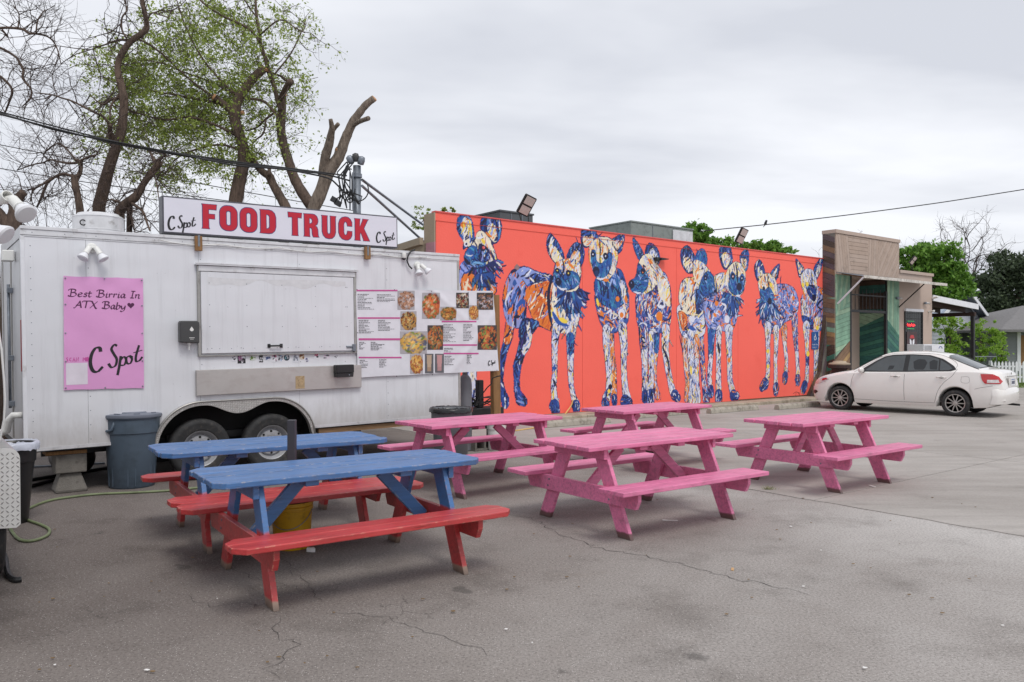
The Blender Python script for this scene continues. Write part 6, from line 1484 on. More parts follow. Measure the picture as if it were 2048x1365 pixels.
# recess: inner right return in green boards, black frame, bars, dark door
mr2 = Matrix(((0, 1, 0, xo1 - 0.03), (1, 0, 0, 0), (0, 0, 1, 0), (0, 0, 0, 1)))
D = 1.05
MB().box(xo1 - 0.008, xo1 + 0.0, 0.0, D, 0, zsof - 0.003).build('return_core', m_dark, shop)
planks(shop, [(0.05, 2.55), (D, 2.1), (D, 2.62), (0.05, 2.62)], 18, 0.13, [m_gr[0], m_gr[2]], mr2, seed=51, y0=-0.0)
planks(shop, [(0.05, 1.3), (D, 1.2), (D, 2.1), (0.05, 2.55)], -14, 0.13, [m_gr[1], m_gr[3], m_gr[1]], mr2, seed=52, y0=-0.0)
planks(shop, [(0.05, 0), (D, 0), (D, 1.2), (0.05, 1.3)], 14, 0.13, [m_gr[3]], mr2, seed=53, y0=-0.0)
planks(shop, [(0.05, 2.63), (D, 2.63), (D, zsof - 0.02), (0.05, zsof - 0.02)], 0, 0.13, [m_gr[3], m_br[1]], mr2, seed=54, y0=-0.0)
ztr = S(1740, 623)[1]
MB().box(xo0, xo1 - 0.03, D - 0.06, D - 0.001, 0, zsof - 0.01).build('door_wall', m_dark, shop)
dr = MB().box(xo0 + 0.12, xo0 + 1.0, D - 0.12, D - 0.07, 0.02, ztr - 0.1).build('door', m_blackm, shop, bevel=0.005)
MB().box(xo0 + 0.02, xo0 + 0.1, D - 0.13, D - 0.062, 0.0, ztr - 0.1).build('door_frame', m_whitep, shop); MB().tube([(xo0 + 0.9, D - 0.16, 0.95), (xo0 + 0.9, D - 0.16, 1.15)], 0.015, 6).build('handle', m_galv, dr)
MB().box(xo0 - 0.04, xo0 + 0.05, -0.03, 0.06, 0, zsof - 0.01).build('gate_post', m_blackm, shop); MB().box(xo1 - 0.11, xo1 - 0.03, -0.03, 0.045, 0, zsof - 0.4).build('gate_post', m_blackm, shop)
MB().box(xo0 + 0.051, xo1 - 0.111, -0.02, 0.03, ztr - 0.05, ztr + 0.03).build('transom_rail', m_blackm, shop)
MB().box(xo0 + 0.051, xo1 - 0.111, -0.015, 0.025, S(1740, 592)[1] - 0.02, S(1740, 592)[1] + 0.02).build('transom_rail', m_blackm, shop)
nb = 9
for k in range(nb):
    xx = xo0 + 0.3 + (xo1 - xo0 - 0.5) * k / (nb - 1); zt2 = S(1740, 590)[1] + 0.07 * (k % 2)
    MB().tube([(xx, 0.0, ztr + 0.03), (xx, 0.0, zt2 + 0.04), (xx, 0.0, zt2 + 0.12)], [0.013, 0.013, 0.003], 6).build('security_bar', m_blackm, shop)
# barred window with neon
wx0, wx1 = S(1809, 660)[0], S(1843, 660)[0]; wz1 = S(1826, 624)[1]; wz0 = S(1826, 712)[1]
m_glassd = M('dark_window_glass', (0.012, 0.016, 0.018), 0.06, var=0.2)
win = MB().box(wx0, wx1, -0.012, -0.002, wz0, wz1).build('window', m_glassd, shop)
MB().box(wx0 - 0.02, wx1 + 0.02, -0.07, -0.0015, wz1 + 0.002, wz1 + 0.09).build('window_head', m_whitep, win); 
for xx in (wx0 - 0.03, wx1): MB().box(xx, xx + 0.03, -0.04, -0.001, wz0 - 0.03, wz1).build('window_frame', m_blackm, win)
MB().box(wx0 - 0.03, wx1 + 0.03, -0.04, -0.001, wz0 - 0.061, wz0 - 0.031).build('window_frame', m_blackm, win)
for k in range(8): xx = wx0 + 0.05 + (wx1 - wx0 - 0.1) * k / 7; MB().tube([(xx, -0.03, wz0), (xx, -0.03, wz1)], 0.007, 5).build('window_bar', m_blackm, win)
for k in range(9): zz = wz0 + 0.06 + (wz1 - wz0 - 0.12) * k / 8; MB().tube([(wx0, -0.03, zz), (wx1, -0.03, zz)], 0.006, 5).build('window_bar', m_blackm, win)
def neon(name, col, st):
    m = bpy.data.materials.new(name); m.use_nodes = True; b = m.node_tree.nodes['Principled BSDF']; b.inputs['Base Color'].default_value = (*col, 1); b.inputs['Emission Color'].default_value = (*col, 1); b.inputs['Emission Strength'].default_value = st; return m
mneon_r = neon('red_neon', (1.0, 0.04, 0.05), 1.3); mneon_g = neon('green_neon', (0.02, 0.5, 0.12), 0.5)
ns = thing('neon_sign', 'red neon sign with green bars in the barred shop window', 'neon sign', SF.loc, rot=SF.rot)
nz, nxx = S(1820, 651)[1], S(1811, 651)[0]; mb = MB(); P_ = []
for k in range(26): P_.append((nxx + 0.03 + k * 0.021, -0.045, nz + 0.06 * math.sin(k * 1.9) * (0.6 + 0.4 * math.sin(k))))
mb.tube(P_, 0.012, 5); mb.build('neon_tube', mneon_r, ns)
for zz in (S(1820, 643)[1], S(1820, 658)[1]): MB().tube([(nxx + 0.04, -0.045, zz), (nxx + 0.50, -0.045, zz)], 0.008, 5).build('neon_bar', mneon_g, ns)
ps = thing('poster', 'dark poster with a white crest and red top, low in the shop window', 'poster', SF.loc, rot=SF.rot)
px0_, px1_ = S(1811, 690)[0], S(1831, 690)[0]; pz1 = S(1820, 664)[1]; pz0 = S(1820, 706)[1]
MB().box(px0_, px1_, -0.048, -0.044, pz0, pz1).build('sheet', M('dark_poster_paper', lin(66, 44, 46), 0.5, var=0.2, scale=8), ps)
xm, zm = (px0_ + px1_) / 2, (pz0 + pz1) / 2
for s in (-1, 1): MB().prism([(xm + s * 0.03, zm - 0.16), (xm + s * 0.16, zm - 0.02), (xm + s * 0.15, zm + 0.12), (xm + s * 0.04, zm + 0.05)], 0.003, None, -0.052).build('crest_wing', m_whitep, ps)
MB().prism([(xm - 0.16, zm + 0.13), (xm + 0.16, zm + 0.13), (xm + 0.10, zm + 0.24), (xm - 0.10, zm + 0.24)], 0.003, None, -0.052).build('crest_top', M('red_print', lin(190, 52, 56), 0.5), ps)
# air conditioner / ice box tops behind the car
ac = thing('window_unit', 'white louvred air conditioner under the shop window, behind the car roof', 'air conditioner', SF.loc, rot=SF.rot)
a, b = S(1829, 689, -0.3), S(1870, 706, -0.3)
MB().box(a[0], b[0], -0.6, -0.05, b[1] - 0.3, a[1]).build('casing', m_whitep, ac, bevel=0.01)
for k in range(7): xx = a[0] + 0.05 + k * 0.075; MB().box(xx, xx + 0.025, -0.606, -0.601, b[1] - 0.2, a[1] - 0.04).build('louvre', m_darkgrey, ac)
mb = MB(); P_ = [(b[0] - 0.28 + 0.12 * math.cos(t), -0.603, a[1] - 0.16 + 0.09 * math.sin(t)) for t in np.linspace(0.2, 2.94, 12)]; mb.tube(P_, 0.012, 4); mb.build('badge', M('blue_badge', lin(70, 80, 140), 0.5), ac)
# wall lamps and camera
for lab, px_, py_ in (('small bulkhead lamp on the green boards by the doorway', 1793, 597), ('small bulkhead lamp on the taupe wall above the window', 1849, 607)):
    x_, z_ = S(px_, py_); t = thing('bulkhead_lamp', lab, 'lamp', SF.loc, rot=SF.rot, group='small wall lamps on the shop front')
    MB().box(x_ - 0.12, x_ - 0.02, -0.10, -0.025, z_ - 0.04, z_ + 0.04).build('base', m_galv, t, bevel=0.01); MB().tube([(x_ - 0.02, -0.08, z_), (x_ + 0.14, -0.10, z_ - 0.005)], 0.035, 10).build('lens', m_steel, t, smooth=True)
for lab, px_, py_ in (('white security camera on the taupe wall by the porch', 1862, 624), ('white dome camera at the porch roof corner', 1869, 596)):
    x_, z_ = S(px_, py_, -0.1); t = thing('security_camera', lab, 'camera', SF.loc, rot=SF.rot, group='cameras on the shop corner')
    MB().box(x_ + 0.0, x_ + 0.06, -0.1, -0.001, z_ - 0.03, z_ + 0.03).build('mount', m_white, t, bevel=0.01); MB().tube([(x_ - 0.02, -0.12, z_), (x_ - 0.09, -0.24, z_ + 0.02)], 0.036, 10).build('housing', m_white, t, smooth=True)
# porch on the right side
por = thing('porch_roof', 'dark porch roof with a pale fascia and a black post, right of the taupe shop', 'porch', SF.loc, rot=SF.rot)
zf0 = S(1867, 593)[1]; xe = S(1955, 613)[0]; zf1 = S(1955, 611)[1]
sl = (zf1 - zf0) / (xe - X2 - 0.03)
MB().prism([(X2 + 0.03, zf0 - 0.16), (xe, zf1 - 0.16), (xe, zf1 + 0.04), (X2 + 0.03, zf0 + 0.04)], 0.04, None, -0.04).build('fascia', m_whitep, por)
m_soff = M('dark_brown_soffit', lin(60, 44, 40), 0.8, var=0.25, scale=5, stretch=(8, 1, 1))
MB().prism([(X2 + 0.03, zf0 - 0.10), (xe, zf1 - 0.10), (xe, zf1 - 0.03), (X2 + 0.03, zf0 - 0.03)], 6.5, None, 0.001).build('roof_deck', m_soff, por)
for k in range(7): y_ = 0.4 + k * 0.9; MB().prism([(X2 + 0.03, zf0 - 0.26), (xe - 0.05, zf1 - 0.26), (xe - 0.05, zf1 - 0.101), (X2 + 0.03, zf0 - 0.101)], 0.05, None, y_).build('joist', m_soff, por)
xp = S(1946, 660, 0.1)[0]
MB().box(xp - 0.06, xp + 0.06, 0.05, 0.17, 0, zf1 - 0.27).build('post', m_blackm, por, bevel=0.005); MB().box(xp - 0.06, xp + 0.06, 6.3, 6.42, 0, zf1 - 0.27).build('post', m_blackm, por, bevel=0.005)
MB().box(xp - 0.07, xp + 0.07, 0.02, 6.5, zf1 - 0.40, zf1 - 0.262).build('beam', m_soff, por)
for px_, py_ in ((1885, 616), (1899, 619), (1916, 621)):
    x_, z_ = S(px_, py_, 1.6); MB().lathe([(0, 0.05), (0.02, 0.045), (0.035, 0), (0.02, -0.03), (0, -0.035)], 8, Matrix.Translation((x_, 1.6, z_))).build('festoon_bulb', m_white, por)
# ------------------------------------------------------------------ loose things around the trailer
m_bin = M('blue_grey_bin_plastic', lin(78, 92, 106), 0.5, var=0.06, scale=3, dirt=(lin(58, 68, 76), 0.5, 0.5), bmp=0.1, bscale=25)
m_binlid = M('grey_bin_lid_plastic', lin(112, 118, 130), 0.5, var=0.06, scale=3)
def bin_(label, px, py, r, h, mat, lidmat=None, liner=False, name='trash_can', group=None, taper=0.84, ry=1.0):
    g = ground(px, py); t = thing(name, label, 'trash can', (g[0], g[1], 0.0), R(25), group); t.scale = (1, ry, 1)
    rb = r * taper; prof = [(0, 0.012), (rb - 0.03, 0.012), (rb - 0.015, 0.0), (rb, 0.02), (rb + (r - rb) * 0.55, h * 0.55), (r - 0.005, h * 0.76), (r + 0.006, h * 0.77), (r + 0.01, h * 0.965), (r + 0.022, h * 0.97), (r + 0.022, h), (r - 0.004, h)]
    if not lidmat: prof += [(r - 0.02, h * 0.97), (r - 0.03, h * 0.85), (rb, h * 0.5), (0, h * 0.45)]
    mb = MB(); mb.lathe(prof, 40); mb.build('body', mat, t, smooth=True, autos=35)
    if lidmat:
        mb = MB(); mb.lathe([(r + 0.03, h - 0.012), (r + 0.034, h + 0.002), (r + 0.03, h + 0.022), (r - 0.01, h + 0.03), (r * 0.62, h + 0.034), (r * 0.6, h + 0.046), (0, h + 0.05)], 40); mb.build('lid', lidmat, t, smooth=True, autos=30)
        for k in range(8):
            a = math.pi * k / 4 + 0.2; MB().box(-0.03, 0.03, -0.012, 0.012, 0, 0.014, Matrix.Translation(((r - 0.02) * math.cos(a), (r - 0.02) * math.sin(a), h + 0.026)) @ Euler((0, 0, a + R(90))).to_matrix().to_4x4()).build('lid_rib', lidmat, t)
    return t
bn = bin_('large blue-grey round bin with a grey lid, beside the trailer wheels', 264, 972, 0.285, 0.80, m_bin, m_binlid)
gy = bn.location
# vertical ribs, side handles
for k in range(6):
    a = R(-150 + k * 60); r0 = 0.255
    mb = MB()
    for s in (-1, 1):
        pts = [((0.242 + 0.022 * z_) * math.cos(a + s * R(9)), (0.242 + 0.022 * z_) * math.sin(a + s * R(9)), z_) for z_ in (0.03, 0.2, 0.4, 0.585)]
        mb = MB(); mb.tube(pts, 0.006, 5); mb.build('rib', m_bin, bn)
for a in (R(-142), R(38)):
    mb = MB(); c = Vector((math.cos(a), math.sin(a), 0)); s_ = Vector((-c.y, c.x, 0))
    P_ = [c * 0.27 - s_ * 0.07 + Vector((0, 0, 0.76)), c * 0.30 - s_ * 0.065 + Vector((0, 0, 0.66)), c * 0.305 + Vector((0, 0, 0.645)), c * 0.30 + s_ * 0.065 + Vector((0, 0, 0.66)), c * 0.27 + s_ * 0.07 + Vector((0, 0, 0.76))]
    mb.tube(P_, 0.016, 8); mb.build('handle', m_bin, bn, smooth=True)
b2 = bin_('grey bin with its black liner folded over the rim, behind the left pink table', 902, 934, 0.25, 0.77, M('worn_grey_bin', lin(98, 100, 104), 0.55, var=0.1))
m_bag = M('black_bin_liner', (0.018, 0.018, 0.02), 0.25, var=0.2, bmp=0.8, bscale=16); m_bagw = M('pale_bin_liner', lin(190, 194, 206), 0.3, var=0.1, bmp=0.8, bscale=16)
def liner(t, r, h, mat, seed, drop=0.08):
    rr = random.Random(seed); vs = []; n = 60
    rings = [(r - 0.05, h - 0.12), (r - 0.02, h - 0.02), (r + 0.02, h + 0.012), (r + 0.036, h - 0.01), (r + 0.034, h - drop)]
    for q, (ra, z_) in enumerate(rings):
        for k in range(n): vs.append(((ra + rr.uniform(-1, 1) * 0.006) * math.cos(2 * math.pi * k / n), (ra + rr.uniform(-1, 1) * 0.006) * math.sin(2 * math.pi * k / n), z_ + rr.uniform(-1, 1) * (0.004 if q < 4 else 0.008)))
    mb = MB(); mb.add(vs, [(q * n + k, q * n + (k + 1) % n, (q + 1) * n + (k + 1) % n, (q + 1) * n + k) for q in range(len(rings) - 1) for k in range(n)])
    return mb.build('liner', mat, t, smooth=True)
liner(b2, 0.25, 0.77, m_bag, 1, 0.05)
# black bin by the left edge with pale liner
b3 = bin_('black bin with a pale bag liner, half hidden by the diamond plate fender', 14, 1035, 0.19, 0.72, m_black, taper=0.72, ry=1.0)
b3.location = (ground(22, 1046)[0], ground(22, 1046)[1], 0); liner(b3, 0.19, 0.72, m_bagw, 2, 0.06)
# white pail
pl = bin_('white plastic pail behind the left pink table, holding the foot of the timber post', 990, 868, 0.135, 0.42, m_white, name='white_pail', taper=0.88); pl['category'] = 'pail'; pw_ = TR.m @ Vector(((lx0 + lx1) / 2, 0.045, 0)); pl.location = (pw_.x, pw_.y, 0)
# yellow bucket with cement and a steel pole
g = ground(584, 1094); bk = thing('yellow_bucket', 'yellow bucket between the two blue tables', 'bucket', (g[0], g[1], 0))
m_yel = M('dirty_yellow_plastic', lin(206, 158, 22), 0.45, var=0.12, scale=6, dirt=(lin(120, 88, 24), 0.5, 0.6))
mb = MB(); mb.lathe([(0, 0.004), (0.135, 0.0), (0.14, 0.01), (0.155, 0.30), (0.163, 0.305), (0.163, 0.33), (0.157, 0.332), (0.163, 0.338), (0.163, 0.365), (0.152, 0.366), (0.148, 0.34), (0, 0.335)], 32); mb.build('pail', m_yel, bk, smooth=True, autos=35)
mb = MB(); mb.lathe([(0.148, 0.0), (0.1, 0.012), (0, 0.018)], 20, Matrix.Translation((0, 0, 0.336))); mb.build('cement_fill', m_conc, bk, smooth=True)
mb = MB(); mb.tube([(0.16 * math.cos(a), 0.16 * math.sin(a), 0.31 - 0.14 * math.sin(max(0, min(math.pi, a - R(180) - 0.0))) if a > math.pi else 0.31) for a in np.linspace(math.pi, 2 * math.pi, 16)], 0.003, 5); mb.build('bail_handle', m_galv, bk)
# printed white stripes low on the bucket
for k in range(5):
    a0 = R(-96 + k * 13); MB().box(-0.006, 0.006, -0.001, 0.001, -0.035, 0.035, Matrix.Translation((0.1475 * math.cos(a0), 0.1475 * math.sin(a0), 0.10)) @ Euler((0, 0, a0 + R(90))).to_matrix().to_4x4() @ Euler((0, R(38 if k % 2 else -38), 0)).to_matrix().to_4x4()).build('print_stripe', m_whitep, bk)
pole = thing('steel_pole', 'dark square pole standing in the yellow bucket between the blue tables', 'pole', (g[0], g[1], 0))
MB().box(-0.03, 0.03, -0.03, 0.03, 0.345, 1.005).build('tube', M('dark_grey_pole_paint', lin(58, 58, 64), 0.5, var=0.15), pole, bevel=0.004)
# concrete pier blocks and plank under the trailer
def place(px, py): return ground(px, py)
g = TR.m @ Vector((T(137, 880, 0.22)[0], 0.22, 0)); 
pb_ = thing('pier_block', 'tapered concrete pier block on the ground under the left end of the trailer', 'concrete block', (g.x, g.y, 0), UA)
mb = MB(); mb.add([(x * s, y * s, z) for z, s in ((0, 0.15), (0.03, 0.155), (0.20, 0.10), (0.21, 0.095)) for x, y in ((-1, -1), (1, -1), (1, 1), (-1, 1))], [(3, 2, 1, 0), (12, 13, 14, 15)] + [(4 * k + i, 4 * k + (i + 1) % 4, 4 * k + 4 + (i + 1) % 4, 4 * k + 4 + i) for k in range(3) for i in range(4)]); mb.build('block', m_conc, pb_, bevel=0.01, seg=2)
cb = thing('concrete_block', 'square concrete block stacked on the pier block under the left end of the trailer', 'concrete block', (g.x, g.y, 0.212), UA)
MB().box(-0.15, 0.15, -0.14, 0.14, 0, 0.2).build('block', m_conc, cb, bevel=0.01, seg=2)
pk = thing('timber_packer', 'brown timber board between the stacked concrete block and the trailer floor', 'board', (g.x, g.y, 0.4125), UA)
MB().box(-0.24, 0.155, -0.12, 0.14, 0, 0.04).build('board', m_rawwood, pk, bevel=0.003)
# hollow blocks right of the trailer
for lab, px_, py_, rz_ in (('hollow concrete block lying under the left pink table, its cells facing out', 962, 900, 0.1),):
    g2 = ground(px_, py_); t = thing('hollow_block', lab, 'concrete block', (g2[0], g2[1], 0), UA + rz_)
    for x0, x1, z0, z1 in ((-0.2, 0.2, 0, 0.03), (-0.2, 0.2, 0.16, 0.19), (-0.2, -0.165, 0.031, 0.159), (0.165, 0.2, 0.031, 0.159), (-0.018, 0.018, 0.031, 0.159)): MB().box(x0, x1, -0.1, 0.1, z0, z1).build('web', m_conc, t, bevel=0.004)
# gas cylinder, equipment behind the right end of the trailer
gc = TR.m @ Vector((LT + 0.20, 0.35, 0)); cy = thing('gas_cylinder', 'tall grey gas cylinder behind the right end of the trailer', 'gas cylinder', (gc.x, gc.y, 0))
m_cyl = M('grey_cylinder_paint', lin(112, 112, 118), 0.45, var=0.08, dirt=(lin(90, 88, 84), 0.55, 0.5))
mb = MB(); mb.lathe([(0.09, 0.0), (0.105, 0.01), (0.105, 0.98), (0.095, 1.08), (0.06, 1.13), (0.04, 1.15), (0.04, 1.2), (0, 1.21)], 28); mb.build('tank', m_cyl, cy, smooth=True, autos=40)
cy.location = (pt(930, 900, 11.9).x, 11.9, 0)
gp = ground(950, 835); gp = (pt(950, 700, 12.3).x, 12.3)
ge = thing('generator_stand', 'black metal equipment box with tangled cables behind the banner post', 'equipment box', (gp[0], gp[1], 0), UA)
MB().box(-0.38, 0.42, -0.2, 0.2, 0.30, 0.62).build('box', m_blackm, ge, bevel=0.01)
for x_ in (-0.34, 0.38): MB().box(x_ - 0.03, x_ + 0.03, -0.18, 0.18, 0, 0.299).build('stand_leg', m_blackm, ge)
MB().box(0.0, 0.10, -0.1, 0.0, 0.621, 1.05).build('upright', m_blackm, ge, bevel=0.01)
rr = random.Random(9)
for k in range(7):
    P_ = spline([Vector((rr.uniform(-0.4, 0.4), rr.uniform(-0.15, 0.1), 0)) for _ in range(5)], 5); z_ = rr.uniform(0.63, 0.68)
    pts = [(p.x, p.y, z_ + 0.12 * abs(math.sin(i * 0.5 + k))) for i, p in enumerate(P_)]; mb = MB(); mb.tube(pts, 0.009, 5); mb.build('cable', m_cable, ge)
cab = thing('power_cord', 'black cord looped from the timber post down to the equipment box', 'cord', (0, 0, 0))
mb = MB(); P_ = [pt(a, b, 11.75) for a, b in ((1003, 752), (995, 753), (985, 757), (983, 768), (975, 775), (965, 788), (955, 800), (951, 812))]; mb.tube([tuple(p) for p in P_], 0.009, 6); mb.build('cord', m_cable, cab)
# garden hose
m_hose = M('green_hose_rubber', lin(122, 134, 98), 0.5, var=0.15, scale=6, dirt=(lin(84, 92, 64), 0.5, 0.6))
hs = thing('garden_hose', 'pale green garden hose curling over the asphalt at the left', 'hose', (0, 0, 0))
hp_ = [(400, 978), (340, 984), (270, 988), (200, 991), (150, 996), (100, 1004), (62, 1018), (44, 1030), (48, 1040), (62, 1046), (82, 1053), (98, 1062), (96, 1073), (78, 1082), (56, 1086), (38, 1082), (26, 1070), (18, 1056), (8, 1040), (-30, 1010)]
P_ = spline([Vector(ground(*p)) for p in hp_], 6); mb = MB(); mb.tube([(p.x, p.y, 0.014) for p in P_], 0.0125, 8); mb.build('hose', m_hose, hs, smooth=True)
# dark boards and pipes under the trailer
for i, (lab, a, b) in enumerate((('black pipe lying under the trailer, nearest one', (55, 978), (185, 942)), ('black pipe lying under the trailer behind the first', (60, 964), (230, 936)), ('pale metal strip lying under the trailer', (50, 938), (210, 930)))):
    t = thing('scrap_pipe', lab, 'pipe', (0, 0, 0), group='scrap lying under the trailer'); A, B = ground(*a), ground(*b); mb = MB(); mb.tube([(A[0], A[1], 0.02), (B[0], B[1], 0.02)], 0.02 if i < 2 else 0.014, 8); mb.build('pipe', m_black if i < 2 else m_galv, t)
t = thing('stored_tank', 'black round tank lying in the dark under the trailer', 'tank', tuple(TR.m @ Vector((0.62, 1.3, 0))), UA)
mb = MB(); mb.lathe([(0, -0.3), (0.2, -0.28), (0.23, -0.2), (0.23, 0.2), (0.2, 0.28), (0, 0.3)], 20, Matrix.Translation((0, 0, 0.235)) @ Euler((R(90), 0, 0)).to_matrix().to_4x4()); mb.build('shell', m_black, t, smooth=True)
# ---- the neighbouring trailer at the left edge: fender, tyre and lamp in view, its side just outside
NV_ = (-2.62, 3.9); NR = UA + R(90)
nt_ = thing('neighbour_trailer', 'white trailer at the left edge of which only the diamond plate fender and tyre show', 'trailer', (NV_[0], NV_[1], 0), NR)
# local x runs away along the lot, local y points left (out of the picture)
NF = Frame((NV_[0], NV_[1], 0), (0, 0, NR))
def nloc(px, py, z=None):
    Y = CAMH * F / (py - HY) if z is None else (CAMH - z) * F / (py - HY); p = NF.i @ Vector(((px - 1024) / F * Y, Y, 0 if z is None else z)); return p
pf = nloc(40, 1020, 0.6)
# fender: the plate end facing us, rounded at its outer top corner, and the long top running back
q0 = NF.i @ Vector((pt(40, 900, 5.2).x, 5.2, 0)); x0_, ya = q0.x, q0.y; zt2, zb2 = CAMH - 205 * 5.2 / F, CAMH - 365 * 5.2 / F
MB().box(x0_ - 1.25, x0_ + 3.6, ya + 0.30, ya + 2.2, 0.45, 2.5).build('body', m_skin, nt_, bevel=0.01)
MB().box(x0_ - 1.25, x0_ + 3.6, ya + 0.28, ya + 0.299, 2.42, 2.52).build('roof_rail', m_trim, nt_)
cor = [(ya + 0.30, zb2 + 0.02), (ya + 0.02, zb2), (ya - 0.004, zb2 + 0.02)] + [(ya + 0.075 - 0.075 * math.cos(a), zt2 - 0.075 + 0.075 * math.sin(a)) for a in np.linspace(0, math.pi / 2, 7)] + [(ya + 0.30, zt2)]
mm = Matrix(((0, 1, 0, x0_), (1, 0, 0, 0), (0, 0, 1, 0), (0, 0, 0, 1)))
m_plw = M('bright_tread_plate', lin(226, 225, 222), 0.35, 0.15, var=0.06, scale=5, dirt=(lin(190, 186, 178), 0.55, 0.4))
fd = MB().prism(cor, 0.006, mm).build('fender', m_plw, nt_)
mb = MB(); edge = cor[2:]; n = len(edge); mb.add([(x_, p[0], p[1]) for x_ in (x0_ + 0.006, x0_ + 1.0) for p in edge], [(i, i + 1, n + i + 1, n + i) for i in range(n - 1)]); mb.build('fender_top', m_plate, nt_, smooth=True)
mb = MB(); i = 0; y_ = ya + 0.012
m_lug2 = M('worn_lug_edge', lin(150, 148, 144), 0.4, 0.2, var=0.15, scale=30)
while y_ < ya + 0.29:
    z = zb2 + 0.025; j = 0
    while z < zt2 - 0.012:
        ok = not (y_ < ya + 0.075 and z > zt2 - 0.075 and (y_ - ya - 0.075) ** 2 + (z - zt2 + 0.075) ** 2 > 0.065 ** 2)
        if ok:
            a = R(45 if (i + j) % 2 else -45); d = Vector((math.cos(a), math.sin(a))) * 0.0155; q = Vector((-d.y, d.x)) * 0.26; P_ = [Vector((y_, z)) + d, Vector((y_, z)) + q, Vector((y_, z)) - d, Vector((y_, z)) - q]
            mb.add([(x0_ - 0.0005, p.x, p.y) for p in P_] + [(x0_ - 0.0045, y_, z)], [(0, 1, 4), (1, 2, 4), (2, 3, 4), (3, 0, 4)])
        z += 0.029; j += 1
    y_ += 0.029; i += 1
lo = mb.build('tread_lug', m_lug2, fd); lo['kind'] = 'stuff'
tyre_rim(nt_, x0_ + 0.42, 0.352, 1, y=ya + 0.16)
# its lamp, out on an arm at the roof corner
fl = thing('corner_flood_light', 'large white flood light with an empty second socket, at the top left corner', 'flood light', (0, 0, 0))
mb1, mb2 = MB(), MB(); Yl = 3.7
p0 = pt(14, 398, Yl); p1 = pt(20, 402, Yl)
A_ = pt(24, 398, Yl); B_ = pt(56, 428, Yl - 0.02); dv = (B_ - A_)
par_lamp(mb1, mb2, A_, dv + Vector((0, -0.02, 0)), 0.80)
C_ = pt(4, 402, Yl + 0.02); D_ = pt(22, 386, Yl - 0.03)
mb1.lathe([(0.0, 0.0), (0.018, 0), (0.025, 0.016), (0.027, 0.06), (0.023, 0.061), (0.021, 0.016), (0, 0.012)], 18, Matrix.Translation(C_) @ (D_ - C_).to_track_quat('Z', 'Y').to_matrix().to_4x4())
mb1.tube([pt(-30, 410, Yl), C_, A_], 0.018, 10)
mb1.build('lamp_holder', m_white, fl, smooth=True, autos=40); mb2.build('bulb', m_whitep, fl, smooth=True, autos=40)
fl2 = thing('second_flood_bulb', 'rim of another white flood bulb cut by the left edge, below the large one', 'flood light', (0, 0, 0))
mb1, mb2 = MB(), MB(); par_lamp(mb1, mb2, pt(-34, 440, Yl), pt(10, 470, Yl) - pt(-34, 440, Yl), 0.8); mb1.build('lamp_holder', m_white, fl2, smooth=True); mb2.build('bulb', m_whitep, fl2, smooth=True, autos=40)
# drooping white cord at the left edge
wc = thing('hanging_white_cord', 'thin white cord hanging at the left edge in front of the trailer end', 'cord', (0, 0, 0))
mb = MB(); mb.tube([tuple(p) for p in [pt(-6, 640, 5.4), pt(3, 700, 5.4), pt(8, 760, 5.4), pt(10, 800, 5.4), pt(8, 840, 5.4), pt(0, 880, 5.4)]], 0.007, 6); mb.build('cord', m_white, wc)
# black drain hose by the tyre
bh = thing('black_drain_hose', 'black corrugated drain hose ending open on the asphalt at the left edge', 'hose', (0, 0, 0))
P_ = [Vector((*ground(a, b), z)) for a, b, z in ((-20, 1120, 0.2), (8, 1135, 0.09), (14, 1150, 0.03), (20, 1160, 0.02), (32, 1166, 0.02), (43, 1165, 0.022))]
mb = MB(); mb.tube([tuple(p) for p in spline(P_, 4)], [0.018 + 0.0015 * (k % 2) for k in range(len(spline(P_, 4)))], 10); mb.build('hose', m_black, bh)
# ---- small litter
lt_w = M('white_litter', lin(232, 230, 226), 0.5)
lf = M('dry_leaf', lin(120, 96, 62), 0.7, var=0.3)
def litter(name, label, cat, px, py, pts, mat, th=0.003, grp=None, sc=1.0):
    g = ground(px, py); t = MB().slab([(x * sc, y * sc) for x, y in pts], 0.0, th).build(name, mat, None, loc=(g[0], g[1], 0.0125 if px > 1470 and py < 975 + (px - 1470) * 0.13 else 0.002)); tag(t, label, cat, grp); t.rotation_euler = (R(3), R(-2), px * 0.7); return t
litter('plastic_spoon', 'white plastic spoon on the asphalt under the nearest pink table', 'spoon', 1342, 1042, [(-0.06, -0.003), (0.03, -0.003), (0.05, -0.012), (0.08, -0.008), (0.08, 0.008), (0.05, 0.012), (0.03, 0.003), (-0.06, 0.003)], lt_w, 0.006)
litter('paper_scrap', 'crumpled white paper scrap beside the yellow bucket', 'litter', 622, 1104, [(-0.02, -0.03), (0.02, -0.02), (0.01, 0.0), (0.025, 0.03), (-0.01, 0.035), (-0.02, 0.0)], lt_w, 0.03)
litter('flat_wrapper', 'white wrapper on the concrete under the separate pink table', 'litter', 1744, 975, [(-0.05, -0.01), (0.04, -0.02), (0.05, 0.01), (-0.03, 0.02)], lt_w, 0.004)
litter('tan_leaf', 'tan leaf lying alone on the asphalt in the middle foreground', 'leaf', 1465, 1140, [(-0.035, -0.006), (0.03, -0.012), (0.04, 0.005), (-0.02, 0.012)], M('tan_leaf_mat', lin(190, 150, 105), 0.7), 0.003)
rr = random.Random(77)
